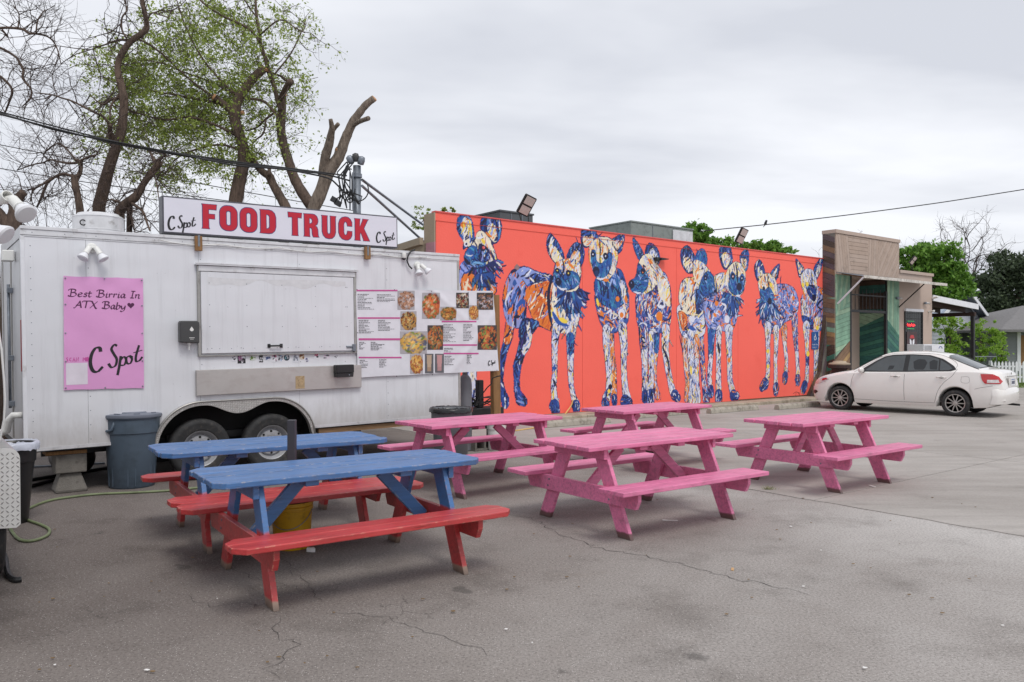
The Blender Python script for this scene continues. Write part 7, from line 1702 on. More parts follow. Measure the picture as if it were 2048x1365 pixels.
for mat_, n_, lab in ((lt_w, 10, 'scattered pale crumbs of litter on the asphalt'), (lf, 60, 'scattered dark bits of bark and leaf on the asphalt')):
    mb = MB()
    for i in range(n_):
        g_ = ground(rr.uniform(60, 2040), rr.uniform(985, 1350)); s = rr.uniform(0.005, 0.012); a0 = rr.uniform(0, 3)
        mb.slab([(g_[0] + s * rr.uniform(0.6, 1.5) * math.cos(a0 + k * 1.05), g_[1] + s * rr.uniform(0.4, 1.1) * math.sin(a0 + k * 1.05)) for k in range(6)], 0.011, 0.014)
    o = mb.build('ground_debris', mat_); tag(o, lab, 'debris', None, 'stuff')
# weed tuft at the joint
m_weed = M('weed_blades', lin(116, 124, 62), 0.7, var=0.4, scale=30)
g = ground(1537, 981); rr = random.Random(4); mb = MB()
for k in range(70):
    a = rr.uniform(0, 6.28); x, y = rr.gauss(0, 0.035), rr.gauss(0, 0.015); h = rr.uniform(0.02, 0.05); l = rr.uniform(0.02, 0.06)
    mb.add([(x, y, 0), (x + 0.004, y + 0.003, 0), (x + l * math.cos(a), y + l * math.sin(a), h)], [(0, 1, 2)])
o = mb.build('weed_tuft', m_weed, None, loc=(g[0], g[1], 0.01)); tag(o, 'small weed tuft growing in the joint between asphalt and concrete', 'weed')
# pale hose against the mural's foot
hs2 = thing('yellow_hose', 'pale yellow hose hanging down the mural by the second dog and along its kerb', 'hose', (0, 0, 0))
P_ = [WL.m @ Vector((W(a, b, -0.06)[0], -0.06 - k_, W(a, b, -0.06 - k_)[1])) for a, b, k_ in ((1146, 800, 0), (1142, 812, 0), (1134, 822, 0.02), (1124, 831, 0.08), (1112, 838, 0.2))]
P2 = [Vector((*ground(a, b), 0.02)) for a, b in ((1095, 853), (1050, 861), (1000, 868))]
mb = MB(); mb.tube([tuple(p) for p in spline(P_ + P2, 5)], 0.014, 6); mb.build('hose', M('yellow_hose_rubber', lin(214, 176, 104), 0.5), hs2)
# ------------------------------------------------------------------ white saloon car
def lerp_tab(tab, x):
    for (x0, v0), (x1, v1) in zip(tab[:-1], tab[1:]):
        if x0 <= x <= x1: t = (x - x0) / (x1 - x0); return v0 + (v1 - v0) * t
    return tab[0][1] if x < tab[0][0] else tab[-1][1]
def smooth_tab(tab, n=8):
    P = spline([Vector(p) for p in tab], n); return [(p.x, p.y) for p in P]
ZTOP = smooth_tab([(-2.19, 0.70), (-2.15, 0.93), (-2.08, 1.015), (-1.95, 1.055), (-1.76, 1.075), (-1.40, 1.22), (-1.08, 1.355), (-0.80, 1.415), (-0.45, 1.445), (0.0, 1.44), (0.30, 1.40), (0.62, 1.24), (0.92, 1.05), (1.08, 0.985), (1.40, 0.93), (1.75, 0.84), (1.95, 0.75), (2.06, 0.64), (2.11, 0.50)])
WID = smooth_tab([(-2.19, 0.60), (-2.13, 0.72), (-2.0, 0.79), (-1.7, 0.825), (-1.2, 0.842), (0.0, 0.845), (1.0, 0.842), (1.4, 0.83), (1.7, 0.79), (1.9, 0.71), (2.03, 0.58), (2.11, 0.42)])
BELT = smooth_tab([(-2.19, 0.66), (-2.12, 0.86), (-2.0, 0.95), (-1.7, 0.99), (-1.0, 0.975), (0.0, 0.945), (0.95, 0.915), (1.3, 0.86), (1.7, 0.76), (1.95, 0.66), (2.11, 0.46)])
RWH, WX = 0.292, 1.275
def zbot(x):
    b = lerp_tab([(-2.19, 0.36), (-1.9, 0.22), (-1.6, 0.20), (1.6, 0.19), (1.95, 0.20), (2.11, 0.30)], x)
    for c in (-WX, WX):
        r = 0.345
        if abs(x - c) < r: b = max(b, 0.30 + math.sqrt(r * r - (x - c) ** 2))
    return b
def section(x):
    w_, zt, zb, be = lerp_tab(WID, x), lerp_tab(ZTOP, x), zbot(x), lerp_tab(BELT, x)
    be = min(be, zt - 0.03); g = max(0.0, min(1.0, (zt - be - 0.06) / 0.40))
    zu = zt - 0.045 - 0.02 * g; zu = max(zu, be + 0.012); wu = (w_ - 0.10) * (1 - g) + 0.545 * g
    zb1 = max(zb + 0.015, min(zb + 0.10, 0.36))
    zm = max(zb + 0.03, 0.52); zs = max(zm + 0.02, min(be - 0.10, 0.80)); zs = min(zs, be - 0.01)
    zm = min(zm, zs - 0.008); zb1 = min(zb1, zm - 0.008)
    return [(w_ - 0.07, zb), (w_ - 0.012, zb1), (w_, zm), (w_ - 0.008, zs), (w_ - 0.035, be - 0.005), (w_ - 0.075, be + 0.012), (wu, zu), (wu * 0.93, zu + (zt - zu) * 0.45), (wu * 0.6, zt - 0.012), (0.0, zt)]
def ysurf(x, z):
    s = section(x)
    for (y0, z0), (y1, z1) in zip(s[:-1], s[1:]):
        if z0 <= z <= z1: return y0 + (y1 - y0) * (z - z0) / max(1e-6, z1 - z0)
    return s[0][0] if z < s[0][1] else 0.0
m_carp = M('white_car_paint', lin(232, 228, 224), 0.22, var=0.015, scale=2, coat=0.6, dirt=(lin(205, 196, 186), 0.6, 0.35))
m_carg = M('tinted_car_glass', (0.075, 0.085, 0.09), 0.05, var=0.15, scale=2)
m_cartrim = M('black_car_trim', (0.015, 0.015, 0.016), 0.4)
m_lampr = M('red_tail_lens', lin(190, 22, 26), 0.12, var=0.12, scale=12, coat=0.8); m_lampc = M('clear_lamp_lens', lin(214, 206, 204), 0.1, 0.3, var=0.25, scale=25, coat=0.8)
m_alloy = M('silver_alloy', lin(186, 182, 178), 0.32, 0.7, var=0.1, scale=20)
m_seam = M('panel_gap', (0.03, 0.03, 0.03), 0.8)
def build_car(label, loc, rz):
    t = thing('parked_car', label, 'car', loc, rz)
    xs_ = sorted(set([round(v, 4) for v in list(np.linspace(-2.19, 2.11, 70)) + [c + 0.345 * math.cos(a) for c in (-WX, WX) for a in np.linspace(0.02, math.pi - 0.02, 22)]]))
    vs, fs = [], []; k = 10
    for x in xs_:
        s = section(x); vs += [(x, y, z) for y, z in s] + [(x, -y, z) for y, z in s[:-1][::-1]]
    m_ = 2 * k - 1
    for i in range(len(xs_) - 1):
        for j in range(m_ - 1): fs.append((i * m_ + j, (i + 1) * m_ + j, (i + 1) * m_ + j + 1, i * m_ + j + 1))
        fs.append((i * m_ + m_ - 1, (i + 1) * m_ + m_ - 1, (i + 1) * m_, i * m_))
    fs.append(tuple(range(m_))); fs.append(tuple(range((len(xs_) - 1) * m_, len(xs_) * m_))[::-1])
    mb = MB(); mb.add(vs, fs); body = mb.build('body', m_carp, t, smooth=True, autos=38)
    def patch_side(name, poly, mat, parent, off=0.005, n=24, sides=(1, -1)):
        for sd_ in sides:
            xa, xb = min(p[0] for p in poly), max(p[0] for p in poly); vs, fs = [], []; rows = 7
            for i in range(n + 1):
                x = xa + 1e-5 + (xb - xa - 2e-5) * i / n; zs = []
                for a, b in zip(poly, poly[1:] + poly[:1]):
                    if (a[0] - x) * (b[0] - x) <= 0 and abs(a[0] - b[0]) > 1e-9: zs.append(a[1] + (b[1] - a[1]) * (x - a[0]) / (b[0] - a[0]))
                lo_, hi_ = min(zs), max(zs)
                for r in range(rows): z = lo_ + (hi_ - lo_) * r / (rows - 1); vs.append((x, sd_ * (ysurf(x, z) + off), z))
            for i in range(n):
                for r in range(rows - 1): fs.append((i * rows + r, (i + 1) * rows + r, (i + 1) * rows + r + 1, i * rows + r + 1))
            mb = MB(); mb.add(vs, fs); mb.build(name, mat, parent, smooth=True)
    def line_side(name, pts, mat, wd=0.006, off=0.003, sides=(1, -1)):
        for sd_ in sides:
            P = spline([Vector(p) for p in pts], 6); L, Rr = ribbon(P, None, wd); n = len(L)
            mb = MB(); mb.add([(a.x, sd_ * (ysurf(a.x, a.y) + off), a.y) for a in L] + [(a.x, sd_ * (ysurf(a.x, a.y) + off), a.y) for a in Rr], [(i, i + 1, n + i + 1, n + i) for i in range(n - 1)]); mb.build(name, mat, t)
    # side glass on a black surround
    patch_side('window_surround', [(0.86, 0.945), (0.50, 1.20), (0.30, 1.315), (0.10, 1.355), (-0.30, 1.37), (-0.70, 1.352), (-0.98, 1.27), (-1.22, 1.12), (-1.28, 1.04), (-1.18, 1.0), (-0.25, 0.962)], m_cartrim, t, 0.006, 40)
    patch_side('side_window', [(0.70, 0.975), (0.45, 1.185), (0.26, 1.29), (0.10, 1.325), (-0.17, 1.343), (-0.17, 0.985), (0.2, 0.972)], m_carg, t, 0.010)
    patch_side('side_window', [(-0.27, 0.99), (-0.27, 1.345), (-0.66, 1.33), (-0.90, 1.26), (-0.92, 1.01)], m_carg, t, 0.010)
    patch_side('side_window', [(-0.945, 1.012), (-0.93, 1.245), (-1.12, 1.135), (-1.20, 1.06), (-1.14, 1.02)], m_carg, t, 0.010)
    # seats seen through the glass as darker shapes
    m_seat = M('dark_headrest', (0.02, 0.022, 0.024), 0.2)
    for pts in ([(-0.40, 1.02), (-0.36, 1.20), (-0.46, 1.26), (-0.60, 1.25), (-0.66, 1.18), (-0.62, 1.02)], [(-0.74, 1.03), (-0.70, 1.20), (-0.78, 1.25), (-0.88, 1.22), (-0.89, 1.03)], [(0.18, 1.0), (0.06, 1.02), (0.04, 1.10), (0.16, 1.10)]): patch_side('headrest', pts, m_seat, t, 0.0115, 10)
    # door gaps, sill, fuel flap, handles
    line_side('door_gap', [(0.93, 0.90), (0.99, 0.70), (1.0, 0.45), (0.92, 0.30)], m_seam); line_side('door_gap', [(-0.22, 0.95), (-0.21, 0.6), (-0.22, 0.27)], m_seam)
    line_side('door_gap', [(-1.30, 1.05), (-1.22, 0.90), (-1.05, 0.74), (-0.93, 0.55), (-0.86, 0.29)], m_seam); line_side('door_gap', [(0.92, 0.285), (0.0, 0.27), (-0.86, 0.28)], m_seam)
    line_side('door_gap', [(-1.25, 1.03), (-1.28, 1.16), (-1.08, 1.30), (-0.80, 1.375), (-0.3, 1.395), (0.12, 1.378), (0.4, 1.28), (0.8, 1.03), (0.95, 0.93)], m_seam, 0.005)
    line_side('bumper_gap', [(-1.66, 0.62), (-1.8, 0.66), (-2.0, 0.70)], m_seam, 0.005); line_side('fuel_flap_gap', [(-1.40, 0.88), (-1.54, 0.88), (-1.55, 0.76), (-1.41, 0.76), (-1.40, 0.88)], m_seam, 0.004, 0.003, (1,))
    for xc in (-0.02, -1.0):
        for sd_ in (1, -1):
            z = 0.86; y = ysurf(xc, z) * sd_; MB().tube([(xc + 0.10, y + sd_ * 0.004, z), (xc + 0.08, y + sd_ * 0.03, z + 0.005), (xc - 0.07, y + sd_ * 0.03, z + 0.005), (xc - 0.10, y + sd_ * 0.004, z)], 0.013, 8).build('door_handle', m_carp, t, smooth=True)
            q = Matrix.Translation((xc, y + sd_ * 0.001, z - 0.002)) @ Matrix.Diagonal((1, 0.2, 0.45, 1)); MB().lathe([(0, -0.06), (0.05, -0.03), (0.055, 0), (0.05, 0.03), (0, 0.06)], 12, q).build('handle_cup', m_seam, t)
    # windscreen and rear glass
    def glass_top(name, xa, xb, fa, fb, mat, off, par=t):
        vs, fs = [], []; n, m2 = 16, 14
        for i in range(n + 1):
            x = xa + (xb - xa) * i / n; s = section(x); f = fa + (fb - fa) * i / n
            prof_ = [(-p[0], p[1]) for p in s[6:]] + [(p[0], p[1]) for p in s[6:-1][::-1]]
            yw = s[6][0] * f
            for j in range(m2 + 1):
                y = -yw + 2 * yw * j / m2; z = prof_[0][1]
                for (y0, z0), (y1, z1) in zip(prof_[:-1], prof_[1:]):
                    if y0 - 1e-9 <= y <= y1 + 1e-9: z = z0 + (z1 - z0) * (y - y0) / max(1e-9, y1 - y0)
                vs.append((x + (0.6 * off if x > 0 else -0.6 * off), y, z + off))
        for i in range(n):
            for j in range(m2): fs.append((i * (m2 + 1) + j, (i + 1) * (m2 + 1) + j, (i + 1) * (m2 + 1) + j + 1, i * (m2 + 1) + j + 1))
        mb = MB(); mb.add(vs, fs); mb.build(name, mat, par, smooth=True)
    glass_top('rear_window_seal', -1.72, -1.06, 1.0, 1.0, m_cartrim, 0.004); glass_top('rear_window', -1.70, -1.085, 0.97, 0.97, m_carg, 0.008)
    glass_top('windscreen_seal', 0.36, 1.0, 1.0, 1.0, m_cartrim, 0.004); glass_top('windscreen', 0.38, 0.98, 0.97, 0.97, m_carg, 0.008)
    # tail lamps wrap the corner
    patch_side('tail_lamp', [(-1.77, 0.955), (-1.80, 0.82), (-1.86, 0.745), (-2.14, 0.745), (-2.155, 0.80), (-2.10, 0.90), (-2.0, 0.955)], m_lampr, t, 0.012, 20)
    patch_side('reversing_lens', [(-1.90, 0.83), (-1.90, 0.765), (-2.12, 0.77), (-2.10, 0.835)], m_lampc, t, 0.018, 10)
    patch_side('headlamp', [(1.55, 0.74), (1.62, 0.80), (1.80, 0.77), (1.98, 0.70), (2.03, 0.62), (1.85, 0.62), (1.65, 0.68)], m_lampc, t, 0.010, 20)
    patch_side('indicator_lens', [(1.58, 0.735), (1.63, 0.775), (1.74, 0.76), (1.74, 0.70)], m_lampr, t, 0.016, 8)
    patch_side('fog_recess', [(1.86, 0.42), (1.92, 0.46), (2.03, 0.45), (2.05, 0.38), (1.95, 0.36)], m_cartrim, t, 0.006, 10)
    # rear: bootlid plate recess, plate, badge, bar, exhaust, bumper step
    MB().box(-2.204, -2.18, -0.40, 0.40, 0.885, 0.91).build('boot_handle_bar', m_alloy, t, bevel=0.004)
    MB().prism([(-0.30, 0.66), (0.30, 0.66), (0.34, 0.87), (-0.34, 0.87)], 0.004, Matrix(((0, 1, 0, -2.198), (1, 0, 0, 0), (0, 0, 1, 0), (0, 0, 0, 1)))).build('plate_recess', m_carp, t)
    pl_ = MB().box(-2.208, -2.200, -0.155, 0.155, 0.69, 0.845).build('number_plate', m_whitep, t)
    MB().box(-2.2105, -2.2085, -0.14, 0.14, 0.82, 0.835).build('plate_header', m_sblue, pl_)
    rr = random.Random(3)
    for k in range(6): y0 = -0.13 + k * 0.045; MB().box(-2.2105, -2.2085, y0, y0 + 0.026, 0.725, 0.795).build('plate_character', M('plate_ink', lin(40, 46, 80), 0.5) if k == 0 else bpy.data.materials['plate_ink'], pl_)
    MB().lathe([(0.03, 0), (0.03, 0.006), (0.022, 0.006), (0.022, 0.0)], 16, Matrix.Translation((-2.168, 0, 0.955)) @ Euler((0, R(-90), 0)).to_matrix().to_4x4()).build('badge', m_alloy, t)
    vs = []; nb_ = 24
    for i in range(nb_ + 1):
        th_ = -math.pi / 2 + math.pi * i / nb_; y = 0.795 * math.copysign(abs(math.sin(th_)) ** 0.8, th_); x = -1.99 - 0.245 * abs(math.cos(th_)) ** 0.6
        vs += [(x + 0.05, y * 0.97, 0.66), (x, y, 0.60), (x - 0.005, y * 1.005, 0.45), (x + 0.04, y * 0.99, 0.30), (x + 0.12, y * 0.9, 0.27)]
    mb = MB(); mb.add(vs, [(5 * i + j, 5 * i + j + 1, 5 * i + 6 + j, 5 * i + 5 + j) for i in range(nb_) for j in range(4)]); mb.add([vs[5 * i] for i in range(nb_ + 1)] + [], [tuple(range(nb_ + 1))])
    mb.build('rear_bumper', m_carp, t, smooth=True, autos=40)
    MB().tube([(-2.0, -0.45, 0.25), (-2.24, -0.45, 0.24)], 0.025, 10).build('exhaust', m_blackm, t)
    # mirrors
    for sd_ in (1, -1):
        y = ysurf(0.72, 0.96) * sd_; MB().lathe([(0, -0.10), (0.05, -0.085), (0.068, -0.02), (0.066, 0.04), (0.05, 0.08), (0, 0.09)], 14, Matrix.Translation((0.74, y + sd_ * 0.12, 0.985)) @ Euler((R(90), 0, 0)).to_matrix().to_4x4() @ Matrix.Diagonal((0.8, 1, 1, 1))).build('mirror', m_carp, t, smooth=True); MB().box(0.70, 0.78, min(y, y + sd_ * 0.06), max(y, y + sd_ * 0.06), 0.93, 0.96).build('mirror_foot', m_cartrim, t)
    # underside, wheel housings, wheels
    MB().box(-1.85, 1.9, -0.55, 0.55, 0.20, 0.40).build('underbody', m_dark, t)
    for xc in (-WX, WX):
        MB().box(xc - 0.36, xc + 0.36, -0.60, 0.60, 0.2, 0.66).build('wheel_housing', m_dark, t)
        for sd_ in (1, -1):
            wv_ = tyre_rim(t, xc, RWH, -1 if sd_ > 0 else 1, R_=RWH, w_=0.185, rr_=0.20, y=sd_ * 0.735, spokes=10)
            h = 0.0925
            mb = MB(); mb.lathe([(0.188, h - 0.035), (0.188, h - 0.004), (0.202, h - 0.001), (0.207, h - 0.008), (0.205, -h + 0.02)], 36, None, False); rim_ = mb.build('rim', m_alloy, wv_, smooth=True, autos=40)
            MB().lathe([(0.0, 0.0), (0.19, 0.0)], 24, Matrix.Translation((0, 0, h - 0.07))).build('brake_disc', m_dark, wv_)
            for q in range(10):
                a = 2 * math.pi * q / 10; m4 = Matrix.Translation((0, 0, h - 0.03)) @ Euler((0, 0, a)).to_matrix().to_4x4()
                MB().prism([(0.03, -0.012), (0.19, -0.012), (0.19, 0.010), (0.03, 0.016)], 0.020, m4 , -0.010).build('spoke', m_alloy, rim_)
            MB().lathe([(0.045, -0.02), (0.045, 0.012), (0.025, 0.018), (0, 0.018)], 16, Matrix.Translation((0, 0, h - 0.03))).build('hub_cap', m_alloy, wv_)
    return t
car = build_car('white saloon car parked with its nose to the storefront at the right', (9.50, 18.93, 0.011), R(135))
# a second white car glimpsed at the far left edge, behind the trailer end
c2 = copy_tree(car); c2.location = (-11.25, 16.2, 0); c2.rotation_euler = (0, 0, R(20)); c2['label'] = 'white car glimpsed at the far left edge behind the trailer end'
# ------------------------------------------------------------------ trees
def bark(name, c1, c2):
    m, nt, b, oc = base_mat(name)
    v = noise(nt, mapped(nt, oc, (7, 7, 1.6)), 3.0, 7, 0.7, 0.3); l = noise(nt, oc, 1.3, 4)
    c = ramp(nt, v, [(0.32, c1), (0.68, c2)]); c = mixc(nt, ramp(nt, l, [(0.45, 0.0), (0.75, 0.5)]), c, tuple(x * 1.35 for x in c2))
    nt.links.new(c, b.inputs['Base Color']); b.inputs['Roughness'].default_value = 0.92; bump(nt, b, v, 0.9, 0.04); return m
m_bark = bark('grey_brown_bark', lin(52, 42, 36), lin(112, 94, 82)); m_bark2 = bark('pale_weathered_bark', lin(78, 68, 60), lin(148, 134, 120)); m_twig = M('thin_twig_bark', lin(72, 60, 56), 0.9, var=0.2, scale=3)
m_cut = M('fresh_cut_wood', lin(186, 142, 104), 0.8, var=0.2, scale=12)
def leafmat(name, c1, c2, tr=0.35):
    m = bpy.data.materials.new(name); m.use_nodes = True; nt = m.node_tree; b = nt.nodes['Principled BSDF']; a = nt.nodes.new('ShaderNodeAttribute'); a.attribute_name = 'paint'
    c = ramp(nt, a.outputs['Fac'], [(0.0, c1), (1.0, c2)]); nt.links.new(c, b.inputs['Base Color']); b.inputs['Roughness'].default_value = 0.6
    t = nt.nodes.new('ShaderNodeBsdfTranslucent'); nt.links.new(c, t.inputs[0]); mx = nt.nodes.new('ShaderNodeMixShader'); mx.inputs[0].default_value = tr
    nt.links.new(b.outputs[0], mx.inputs[1]); nt.links.new(t.outputs[0], mx.inputs[2]); nt.links.new(mx.outputs[0], nt.nodes['Material Output'].inputs[0]); return m
m_spring = leafmat('spring_leaf', lin(112, 132, 52), lin(182, 198, 104), 0.5); m_lush = leafmat('bright_leaf', lin(66, 110, 38), lin(136, 178, 74)); m_oak = leafmat('dark_evergreen_leaf', lin(38, 50, 36), lin(84, 100, 68), 0.2); m_lime = leafmat('lime_leaf', lin(92, 136, 36), lin(168, 200, 84), 0.4)
def leaves(P, size, mat, parent, name='foliage', seed=0, elong=1.8):
    """one small folded face per leaf, at points P, random attitude and tone"""
    r = np.random.default_rng(seed); P = np.asarray(P); n = len(P)
    a = r.normal(size=(n, 3)); a /= np.linalg.norm(a, axis=1)[:, None]; b = np.cross(a, r.normal(size=(n, 3))); b /= np.linalg.norm(b, axis=1)[:, None]
    s = size * r.uniform(0.6, 1.4, (n, 1)); u, v = a * s * elong / 2, b * s / 2
    V = np.stack([P - u, P + v, P + u, P - v], 1).reshape(-1, 3); Fq = np.arange(4 * n).reshape(n, 4)
    tone = np.clip(r.normal(0.5, 0.25, n), 0, 1); C = np.repeat(tone, 4)[:, None] * np.ones((1, 3))
    o = mesh_np(name, V, Fq, mat, parent, 'stuff', col=C); return o
def limb(pts, Y, dY=0.0, seed=0, n=10, knob=0.05):
    """photo polyline (x, y, width in px) at depth Y -> spline points and radii"""
    rr = random.Random(seed); P = []
    for i, p in enumerate(pts): q = pt(p[0], p[1], Y + dY * i / max(1, len(pts) - 1)); P.append((q, p[2] / F * Y / 2))
    if len(P) < 3: return [p[0] for p in P], [p[1] for p in P]
    pos = [p[0] for p in P]; E = [pos[0] * 2 - pos[1]] + pos + [pos[-1] * 2 - pos[-2]]; out_, rad = [], []
    for i in range(1, len(E) - 2):
        for k in range(4):
            t = k / 4; a, b, c, d = E[i - 1], E[i], E[i + 1], E[i + 2]
            out_.append(0.5 * ((2 * b) + (c - a) * t + (2 * a - 5 * b + 4 * c - d) * t * t + (3 * b - a - 3 * c + d) * t ** 3)); rad.append((P[i - 1][1] * (1 - t) + P[i][1] * t) * (1 + rr.uniform(-1, 1) * knob))
    out_.append(pos[-1]); rad.append(P[-1][1]); return out_, rad
TW = None
def twigs(mb, start, d, ln, r, depth, rr, tips, droop=0.0, kids=3):
    d = d.normalized(); P = [start]; n = 4
    for i in range(n):
        d = (d + Vector((rr.gauss(0, .26), rr.gauss(0, .26), rr.gauss(0, .22) - droop))).normalized(); P.append(P[-1] + d * ln / n)
    mb.tube(P, [r * (1 - 0.7 * i / n) for i in range(n + 1)], 3 if depth < 2 else 4, False)
    tips.append(P[-1]); tips.append(P[2])
    if depth > 0:
        for k in range(kids):
            i = rr.randint(1, n); q = Vector((rr.gauss(0, 1), rr.gauss(0, 0.7), rr.gauss(0, 1))); twigs(mb, P[i], d * 0.8 + q.normalized() * 0.8, ln * rr.uniform(0.45, 0.75), max(0.003, r * 0.55), depth - 1, rr, tips, droop, kids)
def tree(name, label, cat, Y, limbs, seed, twig=None, base=None, mat=None, cuts=(), group=None):
    rr = random.Random(seed); p0 = pt(limbs[0][0][0], limbs[0][0][1], Y); t = thing(name, label, cat, (p0.x, Y, 0), 0, group); off = Vector((p0.x, Y, 0)); mb = MB(); tips = []; mt = MB()
    for li, l in enumerate(limbs):
        P, r = limb(l, Y, l_dy.get((name, li), rr.uniform(-0.6, 0.6) if li else 0), seed + li); P = [p - off for p in P]
        if li == 0 or l[0][1] > 395: P = [Vector((P[0].x * 0.6, 0.0, -0.05))] + P; r = [r[0] * 1.25] + r
        mb.tube(P, r, 10 if r[0] > 0.04 else 6)
        if twig:
            n_, ln, rd, dp, dr = twig
            for k in range(max(1, int(n_ * len(P) / 14))):
                i = rr.randint(len(P) // 3, len(P) - 1); d = Vector((rr.gauss(0, 1), rr.gauss(0, 0.6), rr.gauss(0.15, 0.8)))
                if r[i] < 0.16: twigs(mt, P[i], d, ln * rr.uniform(0.5, 1.2), rd, dp, rr, tips, dr)
    mb.build('trunk', mat or m_bark, t, smooth=True)
    if twig: o = mt.build('twigs', m_twig, t); o['kind'] = 'stuff'
    for c in cuts:
        q = pt(c[0], c[1], Y) - off; d = Vector((c[3], -0.35, c[4])).normalized(); m4 = Matrix.Translation(q) @ d.to_track_quat('Z', 'Y').to_matrix().to_4x4(); rd = c[2] / F * Y / 2
        MB().lathe([(rd * 1.02, -0.03), (rd * 0.98, 0.012), (0, 0.02)], 12, m4).build('cut_face', m_cut, t)
    return t, off, tips
l_dy = {}
# left: bare gnarled tree with the tall bent limb
tree('bare_tree', 'tall gnarled tree with a bent main limb rising behind the roof vent', 'tree', 15.0, [
 [(198, 413, 25), (220, 330, 22), (241, 268, 19), (248, 207, 17), (243, 175, 15), (236, 145, 13), (237, 124, 13), (246, 104, 13), (262, 83, 12), (290, 62, 12), (293, 45, 10), (284, 0, 9), (276, -60, 7)],
 [(226, 290, 12), (220, 262, 10), (221, 251, 7)], [(221, 251, 6), (204, 232, 5), (186, 224, 4.5), (145, 203, 4), (125, 197, 3.5), (103, 190, 3), (69, 186, 2)], [(240, 196, 6), (224, 199, 5), (210, 208, 4), (198, 206, 3), (180, 190, 2)],
 [(238, 190, 5), (222, 212, 4), (220, 240, 3.5)], [(262, 83, 6), (244, 80, 5), (226, 84, 4), (204, 92, 3), (180, 100, 2)], [(256, 82, 4), (244, 60, 4), (244, 36, 3.5), (254, 20, 3), (248, 0, 2.5)], [(284, 78, 5), (300, 30, 3), (320, 30, 3), (336, 36, 2)]],
 11, (6, 1.0, 0.011, 2, 0.0))
tree('bare_tree', 'small bare forked tree left of the roof vent, its branches arching left', 'tree', 14.2, [
 [(160, 420, 15), (156, 395, 14), (150, 368, 14), (148, 351, 12)], [(150, 365, 9), (160, 345, 9), (162, 327, 8), (155, 320, 7)], [(146, 353, 6), (130, 349, 6), (117, 351, 6), (104, 358, 6), (94, 368, 5.5), (84, 392, 5), (74, 415, 3.5)],
 [(104, 358, 4), (80, 372, 3.5), (66, 382, 3), (60, 404, 2)], [(155, 326, 5), (138, 327, 5), (118, 324, 4), (100, 320, 4), (86, 326, 3), (69, 329, 3), (34, 341, 2)], [(152, 322, 5), (140, 306, 4), (126, 292, 4), (114, 288, 3), (100, 296, 3), (86, 310, 2)],
 [(162, 321, 5), (176, 315, 4), (192, 311, 3), (196, 304, 2)]], 12, (9, 0.9, 0.009, 2, 0.0))
tree('bare_tree', 'leaning bare tree with a broken top between the roof vent and the sign', 'tree', 14.4, [
 [(238, 424, 20), (252, 408, 19), (269, 396, 18), (280, 382, 15), (286, 370, 13), (300, 350, 13), (316, 330, 14), (320, 322, 12)], [(314, 328, 8), (306, 317, 7), (300, 305, 5), (290, 296, 3)], [(318, 322, 5), (326, 314, 4), (334, 310, 2)],
 [(246, 410, 7), (236, 404, 5), (222, 400, 4), (208, 404, 3)], [(262, 406, 7), (274, 414, 6), (286, 424, 5), (294, 446, 4), (300, 462, 3)], [(256, 412, 5), (262, 436, 4), (268, 460, 3)], [(304, 345, 4), (312, 362, 3), (318, 400, 2)]], 13, (9, 0.8, 0.010, 2, 0.06))
tree('broken_tree', 'dark broken trunk at the far left edge, behind the flood light', 'tree', 13.4, [
 [(20, 520, 34), (24, 480, 30), (30, 440, 26), (30, 418, 22), (36, 398, 18), (48, 384, 16)], [(22, 470, 22), (8, 440, 22), (-14, 415, 20), (-40, 380, 14)], [(14, 440, 8), (22, 415, 6), (10, 405, 5), (0, 412, 4)]], 14, (4, 0.6, 0.010, 2, 0.0))
tree('bare_tree', 'bare branches reaching in from beyond the top left edge', 'tree', 14.8, [
 [(-160, 560, 40), (-120, 300, 34), (-80, 160, 22), (-40, 90, 12)], [(-60, 80, 8), (-20, 62, 6), (0, 57, 5), (20, 56, 5), (45, 59, 5), (58, 67, 5), (72, 68, 4), (96, 74, 3.5), (112, 92, 3), (122, 128, 2)], [(-90, 80, 8), (-30, 90, 6), (0, 96, 5), (31, 114, 5), (40, 128, 5), (47, 141, 5), (46, 158, 4.5), (62, 179, 4), (60, 198, 4), (44, 214, 2)],
 [(-90, 130, 8), (-30, 140, 6), (0, 153, 5), (24, 179, 5), (18, 205, 4), (10, 226, 3)], [(4, 60, 4), (16, 74, 3), (8, 70, 2)], [(72, 66, 3), (76, 40, 3), (90, 20, 2)], [(36, 56, 3), (38, 30, 2.5), (26, 10, 2)]], 15, (8, 0.9, 0.009, 2, 0.02))
